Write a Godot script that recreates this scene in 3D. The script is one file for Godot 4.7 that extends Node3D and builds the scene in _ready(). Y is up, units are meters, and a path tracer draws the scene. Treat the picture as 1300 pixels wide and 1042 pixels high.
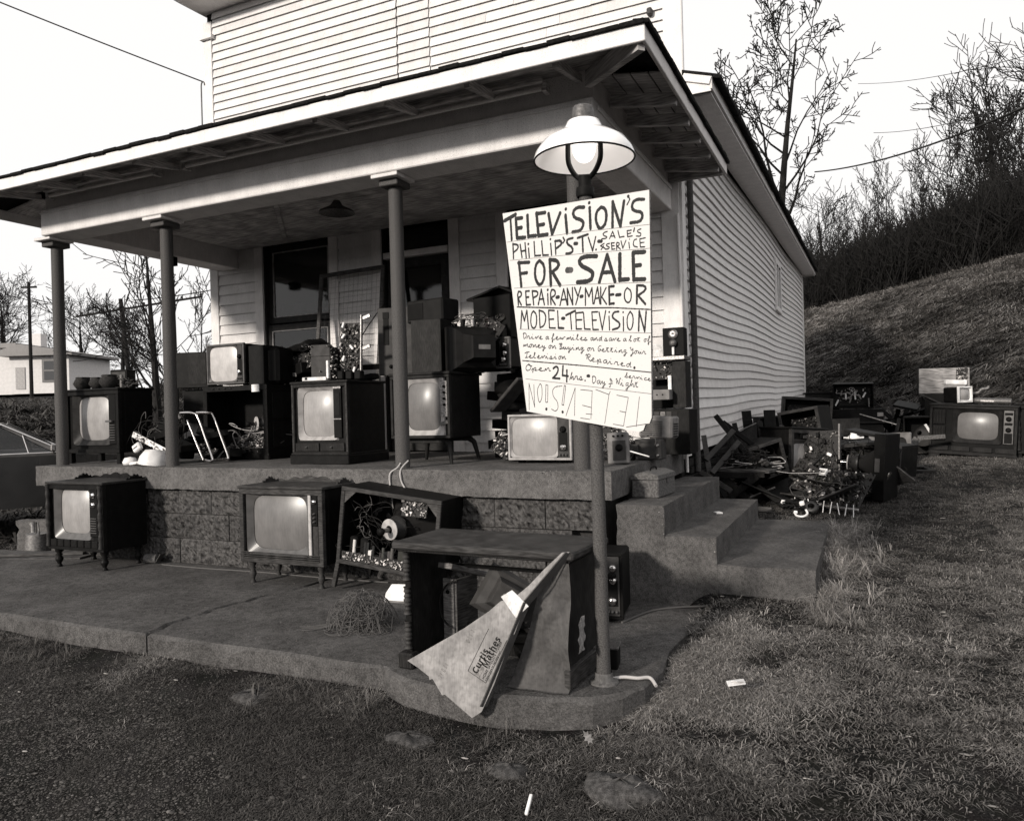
extends Node3D

# ---------------------------------------------------------------- mesh builder
class MB:
	var v := PackedVector3Array()
	var n := PackedVector3Array()
	var c := PackedColorArray()
	var u := PackedVector2Array()
	var i := PackedInt32Array()
	var col := Color(1, 1, 1)
	func vert(p: Vector3, nn: Vector3, uv := Vector2.ZERO) -> int:
		v.append(p); n.append(nn); c.append(col); u.append(uv)
		return v.size() - 1
	# a b c d counter-clockwise seen from outside
	func quad(a: Vector3, b: Vector3, cc: Vector3, d: Vector3, uvs := []):
		var nn := (b - a).cross(cc - a)
		if nn.length_squared() < 1e-16:
			nn = (cc - a).cross(d - a)
		nn = nn.normalized()
		var k := v.size()
		if uvs.is_empty():
			vert(a, nn); vert(b, nn); vert(cc, nn); vert(d, nn)
		else:
			vert(a, nn, uvs[0]); vert(b, nn, uvs[1]); vert(cc, nn, uvs[2]); vert(d, nn, uvs[3])
		i.append_array(PackedInt32Array([k, k + 2, k + 1, k, k + 3, k + 2]))
	func tri(a: Vector3, b: Vector3, cc: Vector3):
		var nn := (b - a).cross(cc - a).normalized()
		var k := v.size()
		vert(a, nn); vert(b, nn); vert(cc, nn)
		i.append_array(PackedInt32Array([k, k + 2, k + 1]))
	# box with chamfered edges
	func box(at: Vector3, size: Vector3, b := Basis(), bev := 0.0):
		var h := size * 0.5
		bev = min(bev, min(h.x, min(h.y, h.z)) * 0.45)
		var ax := [Vector3(1, 0, 0), Vector3(0, 1, 0), Vector3(0, 0, 1)]
		for k in 3:
			var a1: Vector3 = ax[(k + 1) % 3]
			var a2: Vector3 = ax[(k + 2) % 3]
			var h1: float = h[(k + 1) % 3] - bev
			var h2: float = h[(k + 2) % 3] - bev
			for s in [-1.0, 1.0]:
				var o: Vector3 = ax[k] * h[k] * s
				var e1: Vector3 = a1 * h1 * s
				var e2: Vector3 = a2 * h2
				quad(at + b * (o - e1 - e2), at + b * (o + e1 - e2), at + b * (o + e1 + e2), at + b * (o - e1 + e2))
		if bev > 0.0:
			for k in 3:
				var A: Vector3 = ax[k]
				var B: Vector3 = ax[(k + 1) % 3]
				var D: Vector3 = ax[(k + 2) % 3]
				var la: float = h[k] - bev
				for s in [-1.0, 1.0]:
					for t in [-1.0, 1.0]:
						var p1: Vector3 = B * h[(k + 1) % 3] * s + D * (h[(k + 2) % 3] - bev) * t
						var p2: Vector3 = B * (h[(k + 1) % 3] - bev) * s + D * h[(k + 2) % 3] * t
						var q := A * la
						if A.cross(p2 - p1).dot(p1 + p2) > 0.0:
							quad(at + b * (p1 - q), at + b * (p1 + q), at + b * (p2 + q), at + b * (p2 - q))
						else:
							quad(at + b * (p2 - q), at + b * (p2 + q), at + b * (p1 + q), at + b * (p1 - q))
			for sx in [-1.0, 1.0]:
				for sy in [-1.0, 1.0]:
					for sz in [-1.0, 1.0]:
						var c1 := Vector3(h.x * sx, (h.y - bev) * sy, (h.z - bev) * sz)
						var c2 := Vector3((h.x - bev) * sx, h.y * sy, (h.z - bev) * sz)
						var c3 := Vector3((h.x - bev) * sx, (h.y - bev) * sy, h.z * sz)
						if sx * sy * sz > 0:
							tri(at + b * c1, at + b * c2, at + b * c3)
						else:
							tri(at + b * c1, at + b * c3, at + b * c2)
	# bar between two points, w across, t thick (t along up hint)
	func bar(a: Vector3, b: Vector3, w: float, t: float, up := Vector3.UP, bev := 0.002):
		var d := (b - a)
		var l := d.length()
		d = d / l
		var s := up.cross(d)
		if s.length() < 0.01:
			s = Vector3.RIGHT.cross(d)
		s = s.normalized()
		box((a + b) * 0.5, Vector3(w, t, l), Basis(s, d.cross(s), d), bev)
	func tube(pts: Array, rad, sides := 8, cap := true):
		var m := pts.size()
		if m < 2: return
		var base := v.size()
		var d0: Vector3 = (pts[1] - pts[0]).normalized()
		var side := d0.cross(Vector3.UP)
		if side.length() < 0.05: side = d0.cross(Vector3.RIGHT)
		side = side.normalized()
		for k in m:
			var d: Vector3
			if k == 0: d = d0
			elif k == m - 1: d = (pts[k] - pts[k - 1]).normalized()
			else: d = (pts[k + 1] - pts[k - 1]).normalized()
			side = (side - d * side.dot(d)).normalized()
			var up := d.cross(side)
			var r: float = rad if (rad is float or rad is int) else rad[k]
			for j in sides:
				var a := TAU * j / sides
				var o := side * cos(a) + up * sin(a)
				vert(pts[k] + o * r, o)
		for k in m - 1:
			for j in sides:
				var j2 := (j + 1) % sides
				var a0 := base + k * sides + j
				var a1 := base + k * sides + j2
				var b0 := a0 + sides
				var b1 := a1 + sides
				i.append_array(PackedInt32Array([a0, b1, a1, a0, b0, b1]))
		if cap:
			for e in 2:
				var k: int = 0 if e == 0 else m - 1
				var d: Vector3 = (pts[0] - pts[1]).normalized() if e == 0 else (pts[m - 1] - pts[m - 2]).normalized()
				var ce := vert(pts[k], d)
				var fst := v.size()
				for j in sides:
					vert(v[base + k * sides + j], d)
				for j in sides:
					var j2 := (j + 1) % sides
					if e == 0: i.append_array(PackedInt32Array([ce, fst + j, fst + j2]))
					else: i.append_array(PackedInt32Array([ce, fst + j2, fst + j]))
	# profile of (radius, height), bottom to top, turned round y of xf
	func lathe(prof: Array, sides := 16, xf := Transform3D()):
		var base := v.size()
		var m := prof.size()
		for k in m:
			var p: Vector2 = prof[k]
			var t: Vector2 = (prof[min(k + 1, m - 1)] - prof[max(k - 1, 0)])
			var nr := Vector2(t.y, -t.x).normalized()
			for j in sides:
				var a := TAU * j / sides
				var o := Vector3(cos(a), 0, sin(a))
				vert(xf * (o * p.x + Vector3(0, p.y, 0)), (xf.basis * (o * nr.x + Vector3(0, nr.y, 0))).normalized())
		for k in m - 1:
			for j in sides:
				var j2 := (j + 1) % sides
				var a0 := base + k * sides + j
				var a1 := base + k * sides + j2
				i.append_array(PackedInt32Array([a0, a1, a0 + sides, a1, a1 + sides, a0 + sides]))
	# polygon (x,y, counter-clockwise) pushed from z=0 back to z=-depth
	func prism(poly: PackedVector2Array, depth: float, xf := Transform3D()):
		var ids := Geometry2D.triangulate_polygon(poly)
		for k in range(0, ids.size(), 3):
			var a := poly[ids[k]]; var b := poly[ids[k + 1]]; var d := poly[ids[k + 2]]
			if (b - a).cross(d - a) < 0:
				var t := b; b = d; d = t
			tri(xf * Vector3(a.x, a.y, 0), xf * Vector3(b.x, b.y, 0), xf * Vector3(d.x, d.y, 0))
			tri(xf * Vector3(a.x, a.y, -depth), xf * Vector3(d.x, d.y, -depth), xf * Vector3(b.x, b.y, -depth))
		var m := poly.size()
		for k in m:
			var a := poly[k]; var b := poly[(k + 1) % m]
			quad(xf * Vector3(a.x, a.y, 0), xf * Vector3(a.x, a.y, -depth), xf * Vector3(b.x, b.y, -depth), xf * Vector3(b.x, b.y, 0))
	# smooth sheet: f(s,t) -> Vector3, s and t in 0..1
	func sheet(nu: int, nv: int, f: Callable, flip := false):
		var base := v.size()
		for a in nu + 1:
			for b in nv + 1:
				var s := float(a) / nu; var t := float(b) / nv
				var p: Vector3 = f.call(s, t)
				var e := 0.004
				var ds: Vector3 = f.call(min(s + e, 1.0), t) - f.call(max(s - e, 0.0), t)
				var dt: Vector3 = f.call(s, min(t + e, 1.0)) - f.call(s, max(t - e, 0.0))
				var nn := ds.cross(dt).normalized()
				vert(p, -nn if flip else nn, Vector2(s, 1.0 - t))
		for a in nu:
			for b in nv:
				var q := base + a * (nv + 1) + b
				var r := q + nv + 1
				if flip: i.append_array(PackedInt32Array([q, r, q + 1, r, r + 1, q + 1]))
				else: i.append_array(PackedInt32Array([q, q + 1, r, r, q + 1, r + 1]))
	func mesh() -> ArrayMesh:
		var a := []
		a.resize(Mesh.ARRAY_MAX)
		a[Mesh.ARRAY_VERTEX] = v; a[Mesh.ARRAY_NORMAL] = n; a[Mesh.ARRAY_COLOR] = c; a[Mesh.ARRAY_TEX_UV] = u; a[Mesh.ARRAY_INDEX] = i
		var m := ArrayMesh.new()
		m.add_surface_from_arrays(Mesh.PRIMITIVE_TRIANGLES, a)
		return m

# ---------------------------------------------------------------- scene helpers
var M := {}
var T := {}
var taken := {}
var rng := RandomNumberGenerator.new()
var fn := FastNoiseLite.new()

func R(a: float, b: float) -> float:
	return rng.randf_range(a, b)

func numbered(called: String) -> String:
	if not taken.has(called):
		taken[called] = 0
		return called
	taken[called] += 1
	return "%s_%03d" % [called, taken[called]]

func put(called: String, mb, mat, parent: Node = self, label := "") -> MeshInstance3D:
	var o := MeshInstance3D.new()
	o.mesh = mb.mesh() if mb is MB else mb
	o.material_override = M[mat] if mat is String else mat
	o.name = numbered(called) if parent == self else called
	parent.add_child(o, true)
	if label: o.set_meta("label", label)
	return o

func thing(called: String, label: String, category: String, at := Vector3.ZERO, turn := 0.0, group := "", tilt := Vector3.ZERO) -> Node3D:
	var o := Node3D.new()
	o.name = numbered(called)
	add_child(o)
	o.position = at
	o.rotation = Vector3(deg_to_rad(tilt.x), deg_to_rad(turn), deg_to_rad(tilt.z))
	o.set_meta("label", label); o.set_meta("category", category)
	if group: o.set_meta("group", group)
	return o

func tag(o: Node, label: String, category: String, group := "", kind := ""):
	o.set_meta("label", label); o.set_meta("category", category)
	if group: o.set_meta("group", group)
	if kind: o.set_meta("kind", kind)

func struct(called: String, mb, mat, label := "") -> MeshInstance3D:
	var o := put(called, mb, mat)
	o.set_meta("kind", "structure")
	if label: o.set_meta("label", label)
	return o

func boxp(called: String, parent: Node, at: Vector3, size: Vector3, mat, bev := 0.003, b := Basis()) -> MeshInstance3D:
	var m := MB.new()
	m.box(Vector3.ZERO, size, Basis(), bev)
	var o := put(called, m, mat, parent)
	o.transform = Transform3D(b, at)
	return o

func rot(x: float, y := 0.0, z := 0.0) -> Basis:
	return Basis.from_euler(Vector3(deg_to_rad(x), deg_to_rad(y), deg_to_rad(z)))

# ---------------------------------------------------------------- textures and materials
func tint(l: float, w := 1.0) -> Color:
	return Color(min(l * (1.0 + 0.03 * w), 1.0), l * (1.0 - 0.01 * w), l * (1.0 - 0.025 * w)).linear_to_srgb()

func noise_img(w: int, h: int, freq: float, sd: int, oct := 4) -> Image:
	var f := FastNoiseLite.new()
	f.seed = sd; f.frequency = freq; f.fractal_octaves = oct
	f.noise_type = FastNoiseLite.TYPE_SIMPLEX
	return f.get_seamless_image(w, h)

# several grey layers multiplied: layers = [[image, low, high, power], ...]
func blend(size: int, layers: Array) -> ImageTexture:
	var data := PackedFloat32Array()
	data.resize(size * size)
	data.fill(1.0)
	for L in layers:
		var im: Image = L[0]
		im.convert(Image.FORMAT_L8)
		if im.get_width() != size or im.get_height() != size:
			im.resize(size, size, Image.INTERPOLATE_CUBIC)
		var by := im.get_data()
		var lut := PackedFloat32Array()
		for q in 256:
			var t := pow(smoothstep(0.12, 0.88, q / 255.0), L[3])
			lut.append(lerpf(L[1], L[2], t))
		for q in data.size():
			data[q] *= lut[by[q]]
	var out := PackedByteArray()
	out.resize(size * size)
	for q in data.size():
		out[q] = int(clampf(pow(data[q], 0.4545), 0.0, 1.0) * 255.0)
	var img := Image.create_from_data(size, size, false, Image.FORMAT_L8, out)
	img.convert(Image.FORMAT_RGB8)
	return ImageTexture.create_from_image(img)

func make_textures():
	var n1 := noise_img(512, 512, 0.006, 1, 5)
	var n2 := noise_img(512, 512, 0.03, 2, 4)
	var n3 := noise_img(512, 512, 0.16, 3, 2)
	var n4 := noise_img(512, 512, 0.4, 4, 1)
	var grain := noise_img(48, 512, 0.12, 5, 4)
	grain.resize(512, 512, Image.INTERPOLATE_CUBIC)
	var grainv := noise_img(512, 48, 0.12, 6, 4)
	grainv.resize(512, 512, Image.INTERPOLATE_CUBIC)
	var drip := noise_img(512, 96, 0.05, 7, 4)
	drip.resize(512, 512, Image.INTERPOLATE_CUBIC)
	var nb := noise_img(1024, 1024, 0.004, 12, 5)
	var nf := noise_img(1024, 1024, 0.45, 13, 1)
	var nm := noise_img(1024, 1024, 0.03, 14, 5)
	var np := noise_img(1024, 1024, 0.13, 15, 2)
	T.concrete = blend(1024, [[nb, 0.7, 1.0, 1.0], [nm, 0.6, 1.0, 0.5], [np, 0.55, 1.0, 0.7], [nf, 0.35, 1.0, 0.8]])
	T.wood = blend(512, [[grain, 0.45, 1.0, 1.0], [n1, 0.65, 1.0, 1.0]])
	T.woodv = blend(512, [[grainv, 0.45, 1.0, 1.0], [n1, 0.65, 1.0, 1.0]])
	T.paint = blend(512, [[n1, 0.9, 1.0, 1.0], [drip, 0.93, 1.0, 0.7], [n3, 0.35, 1.0, 0.06], [n4, 0.95, 1.0, 1.0]])
	T.rust = blend(512, [[n2, 0.4, 1.0, 0.8], [n3, 0.55, 1.0, 0.5]])
	T.plastic = blend(512, [[n1, 0.7, 1.0, 1.0], [n3, 0.8, 1.0, 0.5]])
	T.dirt = blend(512, [[n1, 0.4, 1.0, 1.0], [n3, 0.35, 1.0, 1.0], [n4, 0.4, 1.0, 1.0]])
	T.card = blend(512, [[n1, 0.7, 1.0, 1.0], [grainv, 0.86, 1.0, 1.0], [n2, 0.75, 1.0, 0.6]])
	T.bark = blend(512, [[drip, 0.5, 1.0, 1.0], [n3, 0.6, 1.0, 1.0]])
	T.rock = blend(512, [[n2, 0.35, 1.0, 1.0], [n3, 0.4, 1.0, 0.8], [n4, 0.6, 1.0, 1.0]])
	T.screen = blend(512, [[n1, 0.84, 1.0, 1.0], [n3, 0.78, 1.0, 0.15], [drip, 0.88, 1.0, 1.0]])

func mk(called: String, l: float, rough := 0.8, tex := "", scale := 1.0, metal := 0.0, bump := 0.0, opts := {}) -> StandardMaterial3D:
	var m := StandardMaterial3D.new()
	m.albedo_color = tint(l, opts.get("warm", 1.0))
	m.roughness = rough
	m.metallic = metal
	m.metallic_specular = opts.get("spec", 0.5 if metal > 0.0 or rough < 0.3 else 0.22)
	if tex:
		m.albedo_texture = T[tex]
		m.uv1_triplanar = true
		m.uv1_world_triplanar = opts.get("world", false)
		m.uv1_scale = Vector3.ONE * scale
		if bump > 0.0:
			m.heightmap_enabled = true
			m.heightmap_texture = T[tex]
			m.heightmap_scale = bump
	if opts.has("coat"):
		m.clearcoat_enabled = true
		m.clearcoat = opts.coat
		m.clearcoat_roughness = opts.get("coat_rough", 0.1)
	if opts.get("vc", false): m.vertex_color_use_as_albedo = true
	M[called] = m
	return m

func make_materials():
	# concrete, soil, masonry
	mk("slab", 0.24, 0.95, "concrete", 0.6, 0, 0.35, {"world": true})
	mk("patio", 0.17, 0.92, "concrete", 0.4, 0, 0.3, {"world": true})
	mk("step", 0.2, 0.95, "concrete", 0.7, 0, 0.6, {"world": true})
	mk("block", 0.17, 0.95, "rock", 1.6, 0, 0.5, {"world": true})
	mk("block_dark", 0.14, 0.95, "rock", 1.9, 0, 0.6, {"world": true})
	mk("mortar", 0.1, 1.0, "concrete", 2.0, 0, 0, {"world": true})
	mk("soil", 1.0, 1.0, "dirt", 0.9, 0, 0.8, {"world": true, "vc": true, "warm": 0.0})
	mk("stone", 0.14, 0.95, "rock", 2.0, 0, 0.5)
	mk("brick", 0.05, 0.95, "rock", 3.0, 0, 0.4)
	# house
	mk("siding", 0.76, 0.7, "paint", 0.9, 0, 0.12, {"world": true, "warm": 0.6})
	mk("siding_b", 0.69, 0.75, "paint", 1.1, 0, 0.15, {"world": true, "warm": 0.8})
	mk("siding_c", 0.73, 0.75, "paint", 0.7, 0, 0.12, {"world": true, "warm": 0.7})
	mk("trim", 0.8, 0.65, "paint", 1.3, 0, 0.1, {"world": true, "warm": 0.7})
	mk("casing", 0.78, 0.7, "paint", 1.5, 0, 0.1, {"world": true})
	mk("beam", 0.76, 0.7, "paint", 1.1, 0, 0.1, {"world": true, "warm": 0.8})
	mk("frieze", 0.74, 0.85, "paint", 1.0, 0, 0.1, {"world": true})
	mk("soffit", 0.62, 0.9, "wood", 0.8, 0, 0.2, {"world": true})
	mk("ceiling", 0.6, 0.9, "wood", 0.7, 0, 0.15, {"world": true})
	mk("roofing", 0.03, 0.95, "rock", 2.0, 0, 0.5, {"world": true})
	mk("post", 0.11, 0.6, "rust", 6.0, 0.0, 0.05)
	mk("conduit", 0.1, 0.6, "rust", 3.0, 0, 0.1)
	mk("sash", 0.035, 0.5, "wood", 2.0)
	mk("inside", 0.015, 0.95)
	mk("curtain", 0.2, 0.9, "card", 1.5)
	# sets
	mk("cab_black", 0.007, 0.55, "wood", 2.2, 0, 0.03)
	mk("cab_dark", 0.012, 0.5, "woodv", 2.2, 0, 0.04)
	mk("cab_brown", 0.026, 0.55, "woodv", 2.0, 0, 0.05)
	mk("cab_worn", 0.062, 0.6, "wood", 1.6, 0, 0.08)
	mk("cab_trim", 0.045, 0.45, "wood", 2.4, 0, 0.04)
	mk("ply", 0.33, 0.8, "wood", 1.0, 0, 0.05)
	mk("board_old", 0.11, 0.85, "wood", 1.4, 0, 0.1)
	mk("board_pale", 0.26, 0.85, "wood", 1.6, 0, 0.1)
	mk("bezel", 0.11, 0.35, "plastic", 3.0, 0.2)
	mk("bezel_pale", 0.42, 0.4, "plastic", 3.0)
	mk("screen", 0.31, 0.3, "screen", 1.7, 0, 0, {"coat": 0.3, "coat_rough": 0.4, "spec": 0.35})
	mk("screen_dark", 0.15, 0.3, "screen", 1.7, 0, 0, {"coat": 0.3, "coat_rough": 0.4, "spec": 0.35})
	mk("screen_pale", 0.52, 0.3, "screen", 1.7, 0, 0, {"coat": 0.3, "coat_rough": 0.4, "spec": 0.35})
	mk("chrome", 0.62, 0.18, "", 1, 1.0)
	mk("metal", 0.4, 0.38, "rust", 3.0, 0.8)
	mk("metal_dull", 0.16, 0.55, "rust", 3.0, 0.6, 0.05)
	mk("grille", 0.04, 0.7, "plastic", 6.0)
	mk("black", 0.006, 0.6, "plastic", 3.0)
	mk("plastic", 0.014, 0.5, "plastic", 2.0)
	mk("plastic_grey", 0.06, 0.55, "plastic", 2.5)
	mk("plastic_pale", 0.2, 0.55, "plastic", 2.5)
	mk("white", 0.85, 0.4, "plastic", 2.0, 0, 0, {"warm": 0.4})
	mk("enamel", 0.86, 0.22, "", 1, 0, 0, {"warm": 0.3, "coat": 0.6})
	mk("glass_tube", 0.02, 0.1, "", 1, 0, 0, {"coat": 1.0})
	mk("aquadag", 0.015, 0.5)
	mk("copper", 0.05, 0.5, "rust", 5.0, 0.4)
	mk("pcb", 0.05, 0.6, "rust", 6.0)
	mk("parts_mix", 1.0, 0.5, "", 1, 0, 0, {"vc": true, "warm": 0.0})
	mk("wire_dark", 0.015, 0.6)
	mk("wire_pale", 0.38, 0.55)
	mk("wire_mid", 0.09, 0.6)
	mk("cardboard", 0.31, 0.9, "card", 1.6, 0, 0.06)
	mk("cardboard_dark", 0.1, 0.9, "card", 2.2, 0, 0.1)
	mk("paper", 0.8, 0.85, "card", 2.0, 0, 0, {"warm": 0.4})
	mk("ink", 0.012, 0.9)
	mk("rusty", 0.13, 0.8, "rust", 2.5, 0.1, 0.2)
	mk("galvanised", 0.22, 0.55, "rust", 2.0, 0.4, 0.1)
	mk("cloth", 0.02, 0.95, "dirt", 3.0)
	mk("clay", 0.07, 0.8, "rock", 3.0)
	mk("car_paint", 0.018, 0.25, "plastic", 1.0, 0, 0, {"coat": 0.8})
	mk("car_top", 0.13, 0.4, "plastic", 1.0, 0, 0, {"coat": 0.5})
	mk("tyre", 0.015, 0.9)
	mk("bark", 0.03, 0.95, "bark", 1.5, 0, 0.4)
	mk("straw", 1.0, 0.9, "", 1, 0, 0, {"vc": true, "warm": 0.0})
	mk("far_roof", 0.28, 0.9, "paint", 0.3, 0, 0, {"world": true})
	M.straw.backlight_enabled = true
	M.straw.backlight = Color(0.1, 0.095, 0.09)
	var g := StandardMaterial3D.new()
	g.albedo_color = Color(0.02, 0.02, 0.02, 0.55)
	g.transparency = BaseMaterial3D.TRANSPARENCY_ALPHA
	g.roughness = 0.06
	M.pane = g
	var b := StandardMaterial3D.new()
	b.albedo_color = Color(0.95, 0.94, 0.93)
	b.emission_enabled = true
	b.emission = Color(1, 0.97, 0.94)
	b.emission_energy_multiplier = 1.6
	M.bulb = b

# ---------------------------------------------------------------- ground
func prof(z: float) -> float:
	var zs := [8.0, 4.0, 2.4, 1.65, 0.9, 0.0, -2.2, -6.0, -12.0, -20.0, -60.0]
	var hs := [-0.6, -0.4, -0.22, -0.13, -0.02, 0.08, 0.25, 0.58, 0.85, 1.05, 1.2]
	if z >= zs[0]: return hs[0]
	for k in 10:
		if z >= zs[k + 1]:
			var t: float = (z - zs[k + 1]) / (zs[k] - zs[k + 1])
			return lerpf(hs[k + 1], hs[k], t)
	return hs[10]

func gy(x: float, z: float) -> float:
	var p := prof(z)
	var edge := 0.62 if z > 0.0 else lerpf(0.62, 0.0, clampf(-z / 0.3, 0, 1))
	var m := smoothstep(edge - 0.22, edge + 0.12, x)
	var h := lerpf(minf(p, -0.13), p, m)
	# mound of matted grass beside the lamp
	h += 0.03 * exp(-((x - 0.95) * (x - 0.95) / 0.12 + (z - 1.25) * (z - 1.25) / 0.25))
	# hill behind the yard
	var zf := clampf(-19.5 + (x + 0.5) * 2.1, -22.0, -8.5)
	if x > -9.0 and z < zf:
		var t := clampf((zf - z) / (zf + 26.5), 0.0, 1.0)
		var crest := 4.75 + 0.2 * clampf(x, -9.0, 14.0)
		t = t * 0.75 + 0.25 * smoothstep(0.0, 1.0, t)
		h = lerpf(h, crest, t * smoothstep(-9.0, -4.0, x))
		if z < -26.5: h += minf((-26.5 - z) * 0.09, 10.0) * smoothstep(-9.0, -3.0, x)
	# bank on the street's far side
	if x < -9.0:
		var s := (x + 12.6) * -0.9 + (z + 4.8) * -0.43
		h += 1.8 * smoothstep(0.0, 5.2, s) + maxf(s - 6.0, 0.0) * 0.035
		h += 2.4 * smoothstep(-11.2, -14.5, z) * smoothstep(-11.0, -13.5, x) * smoothstep(-21.5, -16.5, x)
	return h

func ground():
	var xs := PackedFloat32Array()
	var zs := PackedFloat32Array()
	var x := -8.0
	while x < 6.0:
		xs.append(x); x += 0.075
	var st := 0.12
	while x < 160.0:
		xs.append(x); x += st; st = minf(st * 1.12, 8.0)
	x = -8.1; st = 0.15
	while x > -180.0:
		xs.insert(0, x); x -= st; st = minf(st * 1.1, 8.0)
	var z := 5.5
	while z > -9.0:
		zs.append(z); z -= 0.075
	st = 0.12
	while z > -220.0:
		zs.append(z); z -= st; st = minf(st * 1.08, 8.0)
	z = 5.6; st = 0.15
	while z < 60.0:
		zs.insert(0, z); z += st; st = minf(st * 1.25, 8.0)
	var m := MB.new()
	var nx := xs.size(); var nz := zs.size()
	for a in nx:
		for b in nz:
			var px := xs[a]; var pz := zs[b]
			var far := absf(px) > 9.0 or pz < -9.0
			var nf := fn.get_noise_2d(px * 14.0, pz * 14.0)
			var nl := fn.get_noise_2d(px * 3.0 + 70.0, pz * 3.0)
			var y := gy(px, pz) + nf * (0.12 if far else 0.022) + nl * 0.03
			if absf(px) > 60.0 or pz < -60.0: y += fn.get_noise_2d(px * 0.35, pz * 0.35) * 7.0
			var dx := gy(px + 0.05, pz) - gy(px - 0.05, pz)
			var dz := gy(px, pz + 0.05) - gy(px, pz - 0.05)
			# soil: dark earth, gravel greyer and a little paler toward the road
			var road := smoothstep(1.95, 2.4, pz + nl * 0.5 - 0.08 * px)
			var L := lerpf(0.03, 0.04, road) * (1.0 + 0.5 * nf + 0.4 * nl)
			if far: L = 0.04 * (1.0 + 0.8 * nf)
			m.col = Color(L * 1.05, L * 0.99, L * 0.95)
			m.vert(Vector3(px, y, pz), Vector3(-dx / 0.1 - nf * 0.0, 1, -dz / 0.1).normalized())
	for a in nx - 1:
		for b in nz - 1:
			var q := a * nz + b
			# x grows with a, z falls with b
			m.i.append_array(PackedInt32Array([q, q + 1, q + nz, q + 1, q + nz + 1, q + nz]))
	struct("ground", m, "soil", "dark earth and gravel ground with matted dead grass")

# box of old concrete: subdivided, edges worn by noise
func rough_box(m: MB, lo: Vector3, hi: Vector3, cell := 0.08, wear := 0.012, chip := 0.03):
	var size := hi - lo
	var ctr := (lo + hi) * 0.5
	for k in 3:
		for s in [-1.0, 1.0]:
			var k1 := (k + 1) % 3; var k2 := (k + 2) % 3
			var n1: int = clampi(int(size[k1] / cell), 1, 120)
			var n2: int = clampi(int(size[k2] / cell), 1, 120)
			var base := m.v.size()
			for a in n1 + 1:
				for b in n2 + 1:
					var p := Vector3.ZERO
					p[k] = lo[k] if s < 0 else hi[k]
					p[k1] = lo[k1] + size[k1] * a / n1
					p[k2] = lo[k2] + size[k2] * b / n2
					var on := 0
					for e in 3:
						if absf(p[e] - lo[e]) < 1e-4 or absf(p[e] - hi[e]) < 1e-4: on += 1
					var w := fn.get_noise_3dv(p * 60.0) * wear * 0.5
					var dir := Vector3.ZERO
					for e in 3:
						if absf(p[e] - lo[e]) < 1e-4: dir[e] = 1.0
						elif absf(p[e] - hi[e]) < 1e-4: dir[e] = -1.0
					if on >= 2:
						var c := maxf(0.0, fn.get_noise_3dv(p * 150.0 + Vector3(9, 3, 5)) * 1.5 - 0.12)
						w += 0.3 * wear + c * chip * (1.3 if on == 3 else 1.0)
					p += dir * w
					var nn := Vector3.ZERO
					nn[k] = s
					m.vert(p, nn)
			for a in n1:
				for b in n2:
					var q := base + a * (n2 + 1) + b
					var r := q + n2 + 1
					var pn: Vector3 = (m.v[r] - m.v[q]).cross(m.v[q + 1] - m.v[q]).normalized() * s
					m.n[q] = (m.n[q] + pn * 0.6).normalized()
					if s > 0: m.i.append_array(PackedInt32Array([q, q + 1, r, r, q + 1, r + 1]))
					else: m.i.append_array(PackedInt32Array([q, r, q + 1, r, r + 1, q + 1]))

# ---------------------------------------------------------------- concrete work
const SL := 0.875       # top of the porch slab
const ZW := -2.28       # front wall of the house

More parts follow.
